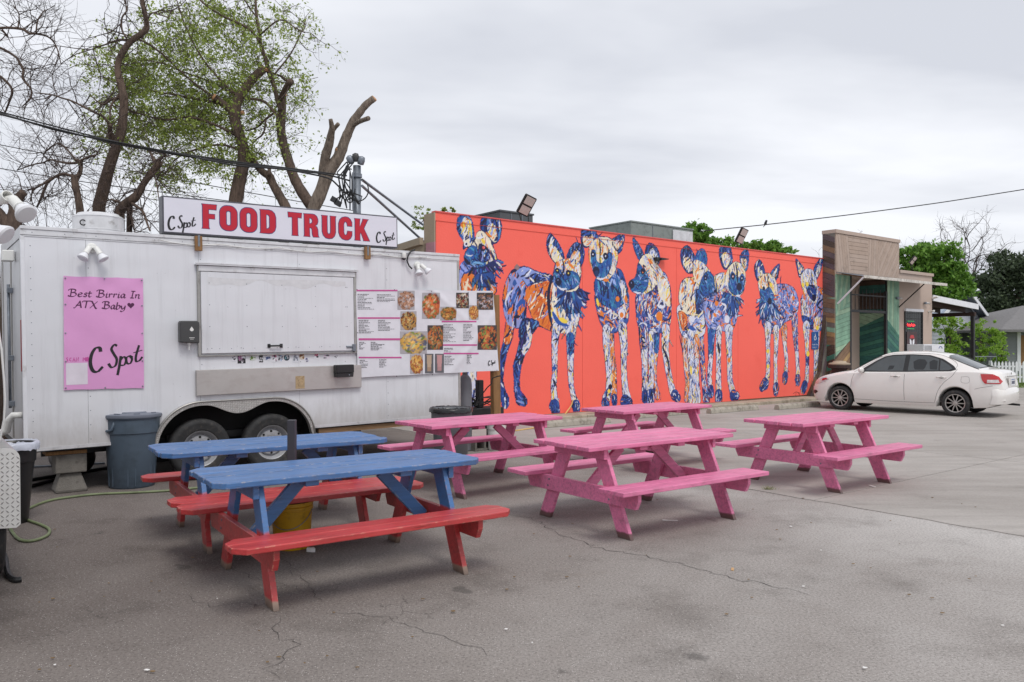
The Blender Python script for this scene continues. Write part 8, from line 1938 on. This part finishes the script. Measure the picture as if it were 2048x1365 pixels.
# centre: leafy elm with pruned limbs
tL, offL, tips = tree('leafy_tree', 'spring green tree with pruned limbs rising behind the FOOD TRUCK sign', 'tree', 16.0, [
 [(471, 405, 28), (478, 365, 26), (486, 329, 24), (487, 305, 23), (484, 284, 21), (472, 250, 21), (470, 232, 23), (474, 206, 19), (486, 185, 18), (504, 160, 18), (529, 136, 17)], [(470, 232, 16), (455, 214, 13), (441, 204, 13), (427, 194, 13)],
 [(574, 418, 19), (558, 390, 18), (545, 367, 17), (538, 352, 18), (526, 345, 14), (512, 330, 14), (498, 312, 14)], [(538, 350, 8), (539, 338, 7)],
 [(628, 418, 24), (606, 388, 22), (588, 355, 20), (578, 325, 19), (567, 290, 18), (562, 262, 18), (562, 238, 19), (565, 210, 15), (566, 190, 14)], [(562, 222, 8), (556, 205, 9), (549, 175, 9), (538, 145, 9), (530, 115, 8), (522, 93, 8), (518, 62, 7), (513, 32, 6), (511, 0, 5), (508, -50, 4)],
 [(560, 200, 10), (570, 180, 12), (582, 163, 13)], [(574, 162, 6), (560, 152, 5), (540, 147, 4)], [(558, 238, 6), (546, 222, 6), (532, 206, 6), (512, 199, 5), (490, 197, 5), (461, 185, 4), (430, 168, 4), (397, 155, 3.5), (360, 142, 3), (332, 129, 2.5), (290, 120, 2)],
 [(519, 84, 6), (508, 68, 5), (493, 55, 5), (466, 42, 5), (439, 29, 4.5), (406, 6, 4), (380, -20, 3)], [(514, 35, 4), (502, 20, 3.5), (490, 0, 3), (480, -30, 2)], [(550, 225, 5), (530, 240, 5), (514, 255, 4), (493, 262, 3)], [(532, 240, 4), (526, 268, 4), (508, 284, 3), (500, 310, 2)],
 [(478, 240, 6), (440, 210, 5), (400, 200, 5), (350, 190, 4), (300, 180, 3), (260, 150, 2)], [(484, 200, 5), (440, 160, 5), (400, 110, 4), (370, 50, 3), (350, -10, 2)], [(470, 270, 6), (430, 250, 5), (380, 235, 5), (330, 240, 4), (280, 228, 3), (230, 210, 2)],
 [(480, 300, 5), (440, 290, 4), (390, 300, 4), (350, 320, 3), (330, 350, 2)], [(540, 160, 4), (580, 110, 3), (600, 70, 3), (612, 40, 2)], [(520, 70, 4), (560, 40, 3), (590, 56, 3), (610, 66, 2)], [(440, 205, 5), (380, 160, 4), (300, 90, 4), (220, 60, 2)]],
 21, (4, 1.0, 0.009, 2, 0.02), cuts=((529, 136, 17, 0.6, 0.9), (427, 194, 13, -0.8, 0.5), (566, 189, 14, 0, 1), (582, 162, 13, 0.5, 1), (486, 283, 10, 1, 0), (486, 226, 9, 1, 0.2)))
# small leafed sprays: denser to the left and middle, thin at the edges
rr = random.Random(5); blobs = [(430, 130, 110, 110, 210), (350, 180, 120, 110, 300), (300, 240, 90, 80, 210), (420, 260, 90, 70, 230), (470, 320, 50, 40, 70), (220, 190, 60, 90, 110), (380, 40, 110, 60, 170), (520, 90, 70, 90, 90), (580, 90, 40, 80, 34), (590, 190, 34, 50, 44), (590, 300, 26, 40, 20), (200, 290, 30, 30, 26), (330, 330, 60, 36, 60), (260, 130, 70, 60, 100), (540, 20, 70, 40, 34), (470, 200, 90, 60, 100), (360, 370, 40, 20, 14), (600, 50, 30, 40, 20)]
mt = MB(); LP = []
for cx_, cy, rx, ry, n_ in blobs:
    for k in range(int(n_ * 0.40)):
        a, q = rr.uniform(0, 6.28), rr.uniform(0, 1) ** 0.6; x, y = cx_ + rx * q * math.cos(a), cy + ry * q * math.sin(a)
        if x > 620 or (x > 540 and rr.random() < 0.35): continue
        Yq = 16.0 + max(-0.6, rr.gauss(1.0, 0.9)); p = pt(x, y, Yq) - offL; d = Vector((rr.gauss(0, 1), rr.gauss(0, 0.8), rr.gauss(0, 0.7))).normalized(); tp = []
        twigs(mt, p - d * 0.3, d, 0.62, 0.006, 1, rr, tp, 0.02, 3)
        for c in tp:
            if rr.random() < 0.55:
                for _ in range(rr.randint(5, 12)): LP.append((c.x + rr.gauss(0, .055), c.y + rr.gauss(0, .055), c.z + rr.gauss(0, .05)))
for tp in tips:
    if rr.random() < 0.30:
        for _ in range(3): LP.append((tp.x + rr.gauss(0, .07), tp.y + rr.gauss(0, .07), tp.z + rr.gauss(0, .07)))
o = mt.build('leaf_twigs', m_twig, tL); o['kind'] = 'stuff'
leaves(LP, 0.036, m_spring, tL, 'crown', 1)
tree('pruned_tree', 'bare pruned trunk forking by the metal mast, behind the end of the sign', 'tree', 15.4, [
 [(626, 420, 26), (642, 384, 26), (655, 348, 26), (668, 328, 24), (680, 310, 21), (688, 286, 20), (697, 264, 18), (707, 243, 17), (719, 226, 15), (732, 210, 14), (748, 197, 13)], [(707, 252, 9), (718, 244, 9), (737, 237, 9)], [(646, 352, 20), (650, 318, 18), (658, 290, 17), (662, 270, 14), (664, 256, 11), (661, 239, 8)], [(663, 266, 8), (670, 256, 8), (677, 248, 8)],
 [(668, 328, 18), (676, 312, 17), (679, 300, 18)]], 31, None, mat=m_bark2, cuts=((748, 197, 13, 0.9, 0.8), (737, 237, 9, 1, 0.15), (679, 299, 17, 0.2, 1)))
# ------------------------------------------------------------------ background crowns made of leaf clumps
def crown_tree(name, label, Y, trunk, clumps, size, mat, seed, dens=1.0, twig=None, cat='tree', group=None, depth=1.0):
    rr = np.random.default_rng(seed); p0 = pt(trunk[0][0], trunk[0][1], Y); t = thing(name, label, cat, (p0.x, Y, 0), 0, group); off = np.array([p0.x, Y, 0]); mb = MB()
    P, r = limb(trunk, Y); P = [Vector((0, 0, -0.05))] + [p - Vector(off) for p in P]; mb.tube(P, [r[0] * 1.2] + r, 8)
    A = []
    for cx_, cy, rx, ry in clumps:
        c = np.array(pt(cx_, cy, Y)) - off; ax, az = rx / F * Y, ry / F * Y; ay = (ax + az) / 2 * depth
        mb.tube([P[-1], tuple((np.array(P[-1]) + c) / 2 + np.array([0, 0, -az * 0.2])), tuple(c)], [r[-1] * 0.7, r[-1] * 0.45, r[-1] * 0.15], 5, False)
        n_sub = max(6, int(26 * dens))
        for _ in range(n_sub):                # sub-clumps near the surface leave gaps between them
            d = rr.normal(size=3); d /= np.linalg.norm(d); s = c + d * np.array([ax, ay, az]) * rr.uniform(0.35, 1.12); rs = (ax + az) / 2 * rr.uniform(0.12, 0.36)
            m_ = int(260 * dens * (rs / size) ** 2 / 60) + 30; q = rr.normal(size=(m_, 3)) * 0.62; A.append(s + q * rs * np.array([1.1, 1.1, 0.75]))
    mb.build('trunk', m_bark, t, smooth=True); leaves(np.concatenate(A), size, mat, t, 'crown', seed); return t
crown_tree('green_tree', 'bright green leafy tree behind the taupe shop roof', 40, [(1850, 740, 16), (1855, 620, 14), (1858, 560, 12)], [(1815, 510, 24, 28), (1850, 505, 36, 26), (1890, 520, 36, 34), (1905, 550, 30, 28), (1840, 545, 40, 36), (1925, 575, 24, 24), (1880, 580, 36, 26), (1820, 560, 26, 30)], 0.115, m_lush, 41, 1.3)
crown_tree('dark_oak', 'dark evergreen oak behind the grey house at the right edge', 52, [(2030, 740, 22), (2035, 640, 20), (2035, 600, 18)], [(2000, 560, 44, 46), (2044, 545, 44, 48), (2020, 610, 56, 48), (1980, 600, 30, 36), (2090, 570, 44, 66), (2060, 640, 60, 36), (1990, 640, 30, 26)], 0.13, m_oak, 42, 1.5)
crown_tree('green_tree', 'green tree tops showing over the middle of the mural wall', 34, [(1440, 760, 14), (1430, 600, 12), (1425, 540, 9)], [(1392, 466, 24, 20), (1415, 478, 24, 16), (1440, 488, 26, 12), (1380, 462, 22, 12), (1370, 480, 20, 14)], 0.10, m_lush, 43, 0.7)
crown_tree('green_tree', 'ragged green tree tops over the right half of the mural wall', 30, [(1520, 760, 12), (1525, 600, 10), (1525, 540, 7)], [(1475, 494, 20, 10), (1510, 494, 24, 10), (1545, 492, 20, 9), (1570, 503, 20, 7), (1532, 502, 24, 8)], 0.09, m_lush, 44, 0.5)
for i, (lab, x_, y0, cl, sz) in enumerate((('lime green shrub behind the porch, left of its black post', 1900, 735, [(1890, 660, 20, 22), (1912, 650, 20, 20), (1896, 695, 24, 20), (1920, 690, 16, 22), (1880, 640, 14, 14)], 0.065), ('lime green shrub between the porch post and the picket fence', 1962, 738, [(1958, 660, 12, 26), (1972, 690, 16, 20), (1990, 690, 16, 22), (1985, 660, 14, 18), (1962, 712, 14, 10)], 0.06),
        ('lime green sapling in front of the grey house corner', 2004, 740, [(2000, 700, 10, 24), (2006, 675, 8, 14), (1998, 720, 10, 12)], 0.06))):
    crown_tree('lime_shrub', lab, 33 + i * 1.5, [(x_, y0, 5), (x_, y0 - 40, 4), (x_, y0 - 60, 3)], cl, sz, m_lime, 50 + i, 0.5, cat='shrub', group='lime green shrubs by the houses')
crown_tree('hedge_tree', 'green tree at the far left edge beyond the trailer', 26, [(-8, 760, 8), (-8, 700, 7)], [(-4, 650, 22, 24), (2, 670, 20, 18), (-20, 640, 24, 24)], 0.12, m_lush, 60, 1.0)
crown_tree('roof_shrub', 'pale leafed twiggy tree behind the left corner of the mural wall', 19, [(850, 560, 5), (850, 470, 4), (848, 440, 3)], [(838, 428, 12, 14), (852, 448, 12, 12), (832, 452, 10, 12), (862, 430, 12, 10), (884, 420, 12, 7), (905, 420, 8, 5)], 0.028, m_spring, 61, 0.05)
def bare(label, Y, x, y, top, spread, seed, n):
    rr = random.Random(seed); p0 = pt(x, y, Y); t = thing('bare_tree', label, 'tree', (p0.x, Y, 0), 0); mb = MB(); h = pt(x, top, Y).z; tp = []; rt = 9 / F * Y / 2
    mb.tube([(0, 0, -0.05), (0.1, 0, h * 0.4), (0, 0, h * 0.62)], [rt * 1.4, rt, rt * 0.8], 7)
    for k in range(n): twigs(mb, Vector((0, 0, h * rr.uniform(0.5, 0.64))), Vector((rr.gauss(0, spread), rr.gauss(0, 0.4), 1)), h * 0.33, rt * 0.35, 3, rr, tp, 0.0, 4)
    o = mb.build('branches', m_twig, t)
bare('bare pale winter tree standing above the white house roof', 58, 1915, 740, 452, 0.8, 71, 11)
bare('bare winter tree top between the mural and the storefront parapet', 40, 1630, 740, 492, 0.5, 72, 4)
# ------------------------------------------------------------------ mast, wires
ms = thing('service_mast', 'galvanised electric service mast with three cable hoods, behind the end of the sign', 'mast', (pt(714, 430, 13.2).x, 13.2, 0))
o_ = Vector(ms.location)
def ml(x, y, Y=13.2): return pt(x, y, Y) - o_
mb = MB(); zt_ = ml(714, 332).z; mb.tube([(0, 0, 0), (0, 0, zt_)], 0.066, 14); mb.build('mast_pipe', m_galv, ms, smooth=True)
for i, (x_, y_) in enumerate(((702, 322), (712, 318), (722, 324))):
    mb = MB(); mb.lathe([(0.0, 0.10), (0.05, 0.08), (0.062, 0.02), (0.055, -0.04), (0.02, -0.05), (0.0, -0.05)], 14, Matrix.Translation(ml(x_, y_, 13.15)) @ Euler((R(25), R(-30 + i * 25), 0)).to_matrix().to_4x4()); mb.build('cable_hood', m_darkgrey if i % 2 else m_galv, ms, smooth=True)
for x_ in (700, 706): mb = MB(); mb.tube([ml(x_, 345, 13.12), ml(x_, 420, 13.12)], 0.014, 6); mb.build('side_conduit', m_galv, ms)
mb = MB(); q = ml(714, 352); mb.lathe([(0.085, -0.03), (0.085, 0.03)], 12, Matrix.Translation((0, 0, q.z))); mb.build('clamp', m_galv, ms)
for (a, b) in (((724, 360), (846, 450)), ((724, 372), (850, 486))):
    mb = MB(); mb.tube([ml(*a), pt(b[0], b[1], 16.6) - o_], 0.024, 6); mb.build('stay_brace', m_galv, ms)
rr = random.Random(8)
for k in range(7):
    x1, y1 = 700 + rr.uniform(-8, 10), 326 + rr.uniform(-4, 6); xm, ym = 690 + rr.uniform(-12, 14), 372 + rr.uniform(-14, 14); x2, y2 = 684 + rr.uniform(-14, 34), 400 + rr.uniform(-14, 12)
    P_ = [ml(x1, y1, 13.1), ml(xm - 4, (y1 + ym) / 2, 13.05), ml(xm, ym, 13.0), ml(x2 + 4, y2 + 8, 13.05), ml(x2 + rr.uniform(-6, 14), y2 - 8, 13.1), ml(700, 384, 13.1)]
    mb = MB(); mb.tube([tuple(p) for p in spline(P_, 5)] if False else P_ , 0.011, 5); mb.build('hanging_cable', m_cable, ms)
def loop(cx_, cy, rx, ry, a0, a1):
    P_ = [ml(cx_ + rx * math.cos(a), cy + ry * math.sin(a), 13.05) for a in np.linspace(a0, a1, 16)]; mb = MB(); mb.tube(P_, 0.011, 5); mb.build('hanging_cable', m_cable, ms)
loop(716, 380, 21, 23, -1.2, 2.6); loop(700, 372, 12, 34, 1.2, 5.0); loop(694, 378, 16, 22, 0.0, 3.6)
for x_, y_ in ((668, 400), (676, 407)): MB().box(-0.05, 0.05, -0.03, 0.03, -0.045, 0.045, Matrix.Translation(ml(x_, y_, 13.05)) @ Euler((0, R(30), 0)).to_matrix().to_4x4()).build('cable_lug', m_black, ms)
def wire(name, label, pts, Ys, r, group=None, mat=m_cable, dip=0):
    t = thing(name, label, 'wire', (0, 0, 0), 0, group); n = len(pts); P_ = []
    for i in range(n - 1):
        for k in range(8):
            f = k / 8; P_.append(pt(pts[i][0] * (1 - f) + pts[i + 1][0] * f, pts[i][1] * (1 - f) + pts[i + 1][1] * f, Ys[0] + (Ys[1] - Ys[0]) * (i + f) / (n - 1)))
    P_.append(pt(*pts[-1], Ys[1])); P_ = [p for p in P_]
    for _ in range(3): P_ = [P_[0]] + [(P_[i - 1] + P_[i] * 2 + P_[i + 1]) / 4 for i in range(1, len(P_) - 1)] + [P_[-1]]
    mb = MB(); mb.tube(P_, r, 6); mb.build('wire', mat, t); return t
B = [(-60, 208), (0, 224), (120, 256), (230, 284), (350, 306), (470, 324), (570, 336), (650, 346), (694, 352)]
wire('overhead_cable', 'thick upper black cable of the bundle running to the service mast', B, (12.6, 13.15), 0.012, 'bundle of cables to the service mast')
wire('overhead_cable', 'second black cable of the bundle, sagging just below the top one', [(x, y + 5 - 0.004 * x) for x, y in B[:-1]] + [(700, 362)], (12.5, 13.1), 0.014, 'bundle of cables to the service mast')
wire('overhead_cable', 'lowest black cable of the bundle, ending in the tangle at the mast', [(x, y + 3 + 5 * math.sin(x / 60)) for x, y in B[:-2]] + [(660, 356), (688, 384), (700, 392)], (12.55, 13.05), 0.014, 'bundle of cables to the service mast')
wire('thin_wire', 'thin wire crossing behind the sign, the upper one', [(-20, 286), (200, 330), (400, 368), (600, 404), (720, 424)], (22, 24), 0.012, 'thin wires behind the sign')
wire('thin_wire', 'thin wire crossing behind the sign, the lower one', [(-20, 334), (150, 362), (300, 382), (500, 408), (640, 424)], (22, 24), 0.012, 'thin wires behind the sign')
for i, y_ in enumerate((556, 588, 602)): wire('thin_wire', 'short stretch of wire at the left edge, number %s from the top' % ('one', 'two', 'three')[i], [(-40, y_ - 6), (-10, y_ - 2), (60, y_ + 6)], (24, 24), 0.010, 'wires at the left edge')
wire('telephone_wire', 'thin wire over the mural rising to the right edge', [(1400, 463), (1530, 450), (1700, 430), (1880, 406), (2100, 371)], (30, 30), 0.018)
bd = thing('bird', 'small dark bird perched on the wire over the mural', 'bird', tuple(pt(1531, 447, 30)))
mb = MB(); mb.lathe([(0, -0.10), (0.04, -0.05), (0.055, 0.0), (0.04, 0.06), (0.045, 0.09), (0.03, 0.125), (0, 0.135)], 12, Euler((0, R(20), 0)).to_matrix().to_4x4()); mb.tube([(-0.02, 0, -0.06), (-0.09, 0, -0.15)], [0.02, 0.008], 5); mb.tube([(0.05, 0, 0.10), (0.085, 0, 0.095)], [0.012, 0.002], 5); mb.build('body', m_black, bd, smooth=True)
# ------------------------------------------------------------------ houses, fences
m_tin = M('metal_roof_sheet', lin(172, 182, 196), 0.4, 0.4, var=0.08, scale=2); m_side = M('white_siding', lin(186, 190, 198), 0.6, var=0.05); m_gsid = M('grey_siding', lin(128, 132, 134), 0.65, var=0.06); m_shg = M('grey_shingles', lin(118, 116, 116), 0.9, var=0.15, scale=8, bmp=0.5, bscale=20)
HF = Frame((25.8, 45.0, 0), (0, 0, UA)); hw, ze, zr = 4.33, 2.66, 4.95
hs_ = thing('white_house', 'white house with a pale metal gable roof beyond the porch', 'house', HF.loc, UA)
MB().prism([(-hw + 0.3, 0), (hw - 0.3, 0), (hw - 0.3, ze), (0, zr - 0.25), (-hw + 0.3, ze)], 9.0, None, 0.3).build('wall', m_side, hs_)
for k in range(12): z = 0.3 + k * 0.2; MB().box(-hw + 0.28, hw - 0.28, 0.27, 0.299, z, z + 0.16).build('siding_board', m_side, hs_)
for s in (-1, 1):
    MB().prism([(0, zr), (s * hw, ze - 0.12), (s * hw, ze - 0.04), (0, zr + 0.08)], 10.0, None, -0.2).build('roof', m_tin, hs_)
    for k in range(16): y_ = -0.15 + k * 0.65; MB().prism([(0, zr + 0.081), (s * hw, ze - 0.039), (s * hw, ze), (0, zr + 0.12)], 0.04, None, y_).build('roof_seam', m_tin, hs_)
    MB().prism([(0, zr - 0.22), (s * hw, ze - 0.36), (s * hw, ze - 0.121), (0, zr - 0.001)], 0.05, None, -0.26).build('barge_board', m_whitep, hs_)
MB().prism([(-1.9, 3.5), (1.9, 3.5), (0, zr - 0.35)], 0.05, None, 0.2).build('gable_face', m_blackm, hs_)
for x_ in (-1.6, 1.2): f_ = MB().box(x_, x_ + 0.9, 0.2, 0.26, 0.9, 2.2).build('window', m_glassd, hs_); MB().box(x_ - 0.08, x_ + 0.98, 0.19, 0.262, 2.201, 2.3).build('window_trim', m_whitep, f_)
GF = Frame((pt(2010, 700, 42).x, 42, 0), (0, 0, R(4)))
gh = thing('grey_house', 'low grey house with a shingle hip roof at the right edge', 'house', GF.loc, R(4))
MB().box(0, 9, 0, 8, 0, 2.38).build('wall', m_gsid, gh)
for k in range(15): z = 0.1 + k * 0.15; MB().box(-0.02, 9, -0.03, -0.001, z, z + 0.135).build('siding_board', m_gsid, gh)
mb = MB(); mb.add([(-0.85, -0.85, 2.4), (9.8, -0.85, 2.4), (9.8, 8.8, 2.4), (-0.85, 8.8, 2.4), (4.0, 4.0, 3.9), (5.2, 4.0, 3.9), (-0.85, -0.85, 2.27), (9.8, -0.85, 2.27), (9.8, 8.8, 2.27), (-0.85, 8.8, 2.27)], [(0, 1, 5, 4), (1, 2, 5), (2, 3, 4, 5), (3, 0, 4), (6, 7, 1, 0), (7, 8, 2, 1), (8, 9, 3, 2), (9, 6, 0, 3), (6, 9, 8, 7)]); mb.build('roof', m_shg, gh)
xw = GF.at(2033, 700)[0]; f_ = MB().box(xw + 0.2, xw + 1.6, -0.06, -0.035, 0.5, 2.1).build('window_board', m_rawwood, gh); MB().box(xw, xw + 0.19, -0.07, -0.032, 0.2, 2.3).build('window_trim', m_whitep, f_); MB().box(xw + 0.191, xw + 1.6, -0.07, -0.032, 0.35, 0.499).build('window_trim', m_whitep, f_)
pf_ = thing('picket_fence', 'white picket fence in front of the grey house', 'fence', (pt(1982, 760, 32).x, 32, 0), R(6))
for k in range(16):
    x_ = k * 0.155; MB().prism([(x_, 0.06), (x_ + 0.085, 0.06), (x_ + 0.085, 0.84), (x_ + 0.0425, 0.93), (x_, 0.84)], 0.02).build('picket', m_whitep, pf_)
for z in (0.25, 0.68): MB().box(-0.05, 2.5, 0.021, 0.05, z, z + 0.07).build('rail', m_whitep, pf_)
for x_ in (0.0, 2.3): MB().box(x_, x_ + 0.09, 0.051, 0.14, 0, 0.95).build('post', m_whitep, pf_)
gt = thing('metal_gate', 'thin grey metal tube gate behind the car boot', 'gate', (pt(1955, 750, 31).x, 31.4, 0), R(8))
for z in (0.3, 0.7, 1.12): mb = MB(); mb.tube([(0, 0, z), (1.1, 0, z)], 0.02, 6); mb.build('tube_rail', m_galv, gt)
for k in range(5): mb = MB(); mb.tube([(k * 0.275, 0, 0.1), (k * 0.275, 0, 1.12)], 0.012, 5); mb.build('tube_bar', m_galv, gt)
# red signboard and shed glimpsed at the left edge
rs = thing('red_sign_board', 'red edged board and dark shed glimpsed at the far left edge behind the trailer', 'sign', (pt(0, 700, 21).x, 21, 0))
MB().box(-1.5, 0.13, 0, 0.3, 1.75, 1.95).build('roof_strip', m_whitep, rs); MB().box(0.08, 0.15, -0.02, 0.05, 0.9, 2.3).build('red_post', m_redp, rs); MB().box(-1.5, 0.06, 0.05, 0.3, 0, 1.7).build('shed', m_soff, rs); MB().box(-0.6, 0.05, -0.02, 0.04, 1.3, 1.62).build('poster_board', m_oldwood, rs)
# pipes and barrel between car and storefront
pp = thing('wall_barrel', 'dark metal barrel with a pale lid by the buttress, behind the car bonnet', 'barrel', (pt(1679, 740, 21.2).x, 21.2, 0))
MB().lathe([(0.2, 0), (0.24, 0.03), (0.24, 0.8), (0.2, 0.86), (0.2, 0.95), (0.3, 0.98), (0.3, 1.06)], 20).build('drum', m_soff, pp, smooth=True, autos=35); MB().lathe([(0.27, 1.061), (0.28, 1.10), (0.18, 1.12), (0.16, 1.16), (0, 1.17)], 20).build('lid', m_beige, pp, smooth=True, autos=35)
# dry brush at the foot of the storefront corner
rr = random.Random(6); mb = MB()
for k in range(220):
    a = rr.uniform(0, 6.28); l = rr.uniform(0.3, 1.0); x, y = rr.gauss(0, 0.12), rr.gauss(0, 0.10); mb.add([(x, y, 0), (x + 0.008, y, 0), (x + 0.3 * l * math.cos(a), y + 0.3 * l * math.sin(a), l)], [(0, 1, 2)])
q = WL.m @ Vector((W(1652, 780, -0.5)[0], -0.4, 0)); o = mb.build('dry_brush', M('dry_grass_blades', lin(142, 118, 88), 0.8, var=0.3), None, loc=tuple(q)); tag(o, 'tuft of dry brush at the corner of mural and storefront', 'dry grass')
# lawn blades along the near edge of the lawn
m_blade = M('grass_blades', lin(92, 116, 46), 0.8, var=0.4, scale=20); r_ = np.random.default_rng(3); n_ = 26000
P_ = np.stack([r_.uniform(17, 30, n_), r_.uniform(29, 40, n_), np.full(n_, 0.01)], -1); P_ = P_[(P_[:, 1] > 28.8 + (P_[:, 0] - 16.5) * 0.26)]
a = r_.uniform(0, 6.28, len(P_)); d = np.stack([np.cos(a), np.sin(a), a * 0], -1); h = r_.uniform(0.03, 0.08, (len(P_), 1)); V = np.stack([P_ - d * 0.01, P_ + d * 0.01, P_ + d * 0.02 + np.concatenate([h * 0, h * 0, h], 1)], 1).reshape(-1, 3)
o = mesh_np('lawn_grass', V, np.arange(len(V)).reshape(-1, 3), m_blade, None, 'stuff'); tag(o, 'short grass of the lawn in front of the houses at the right', 'grass')
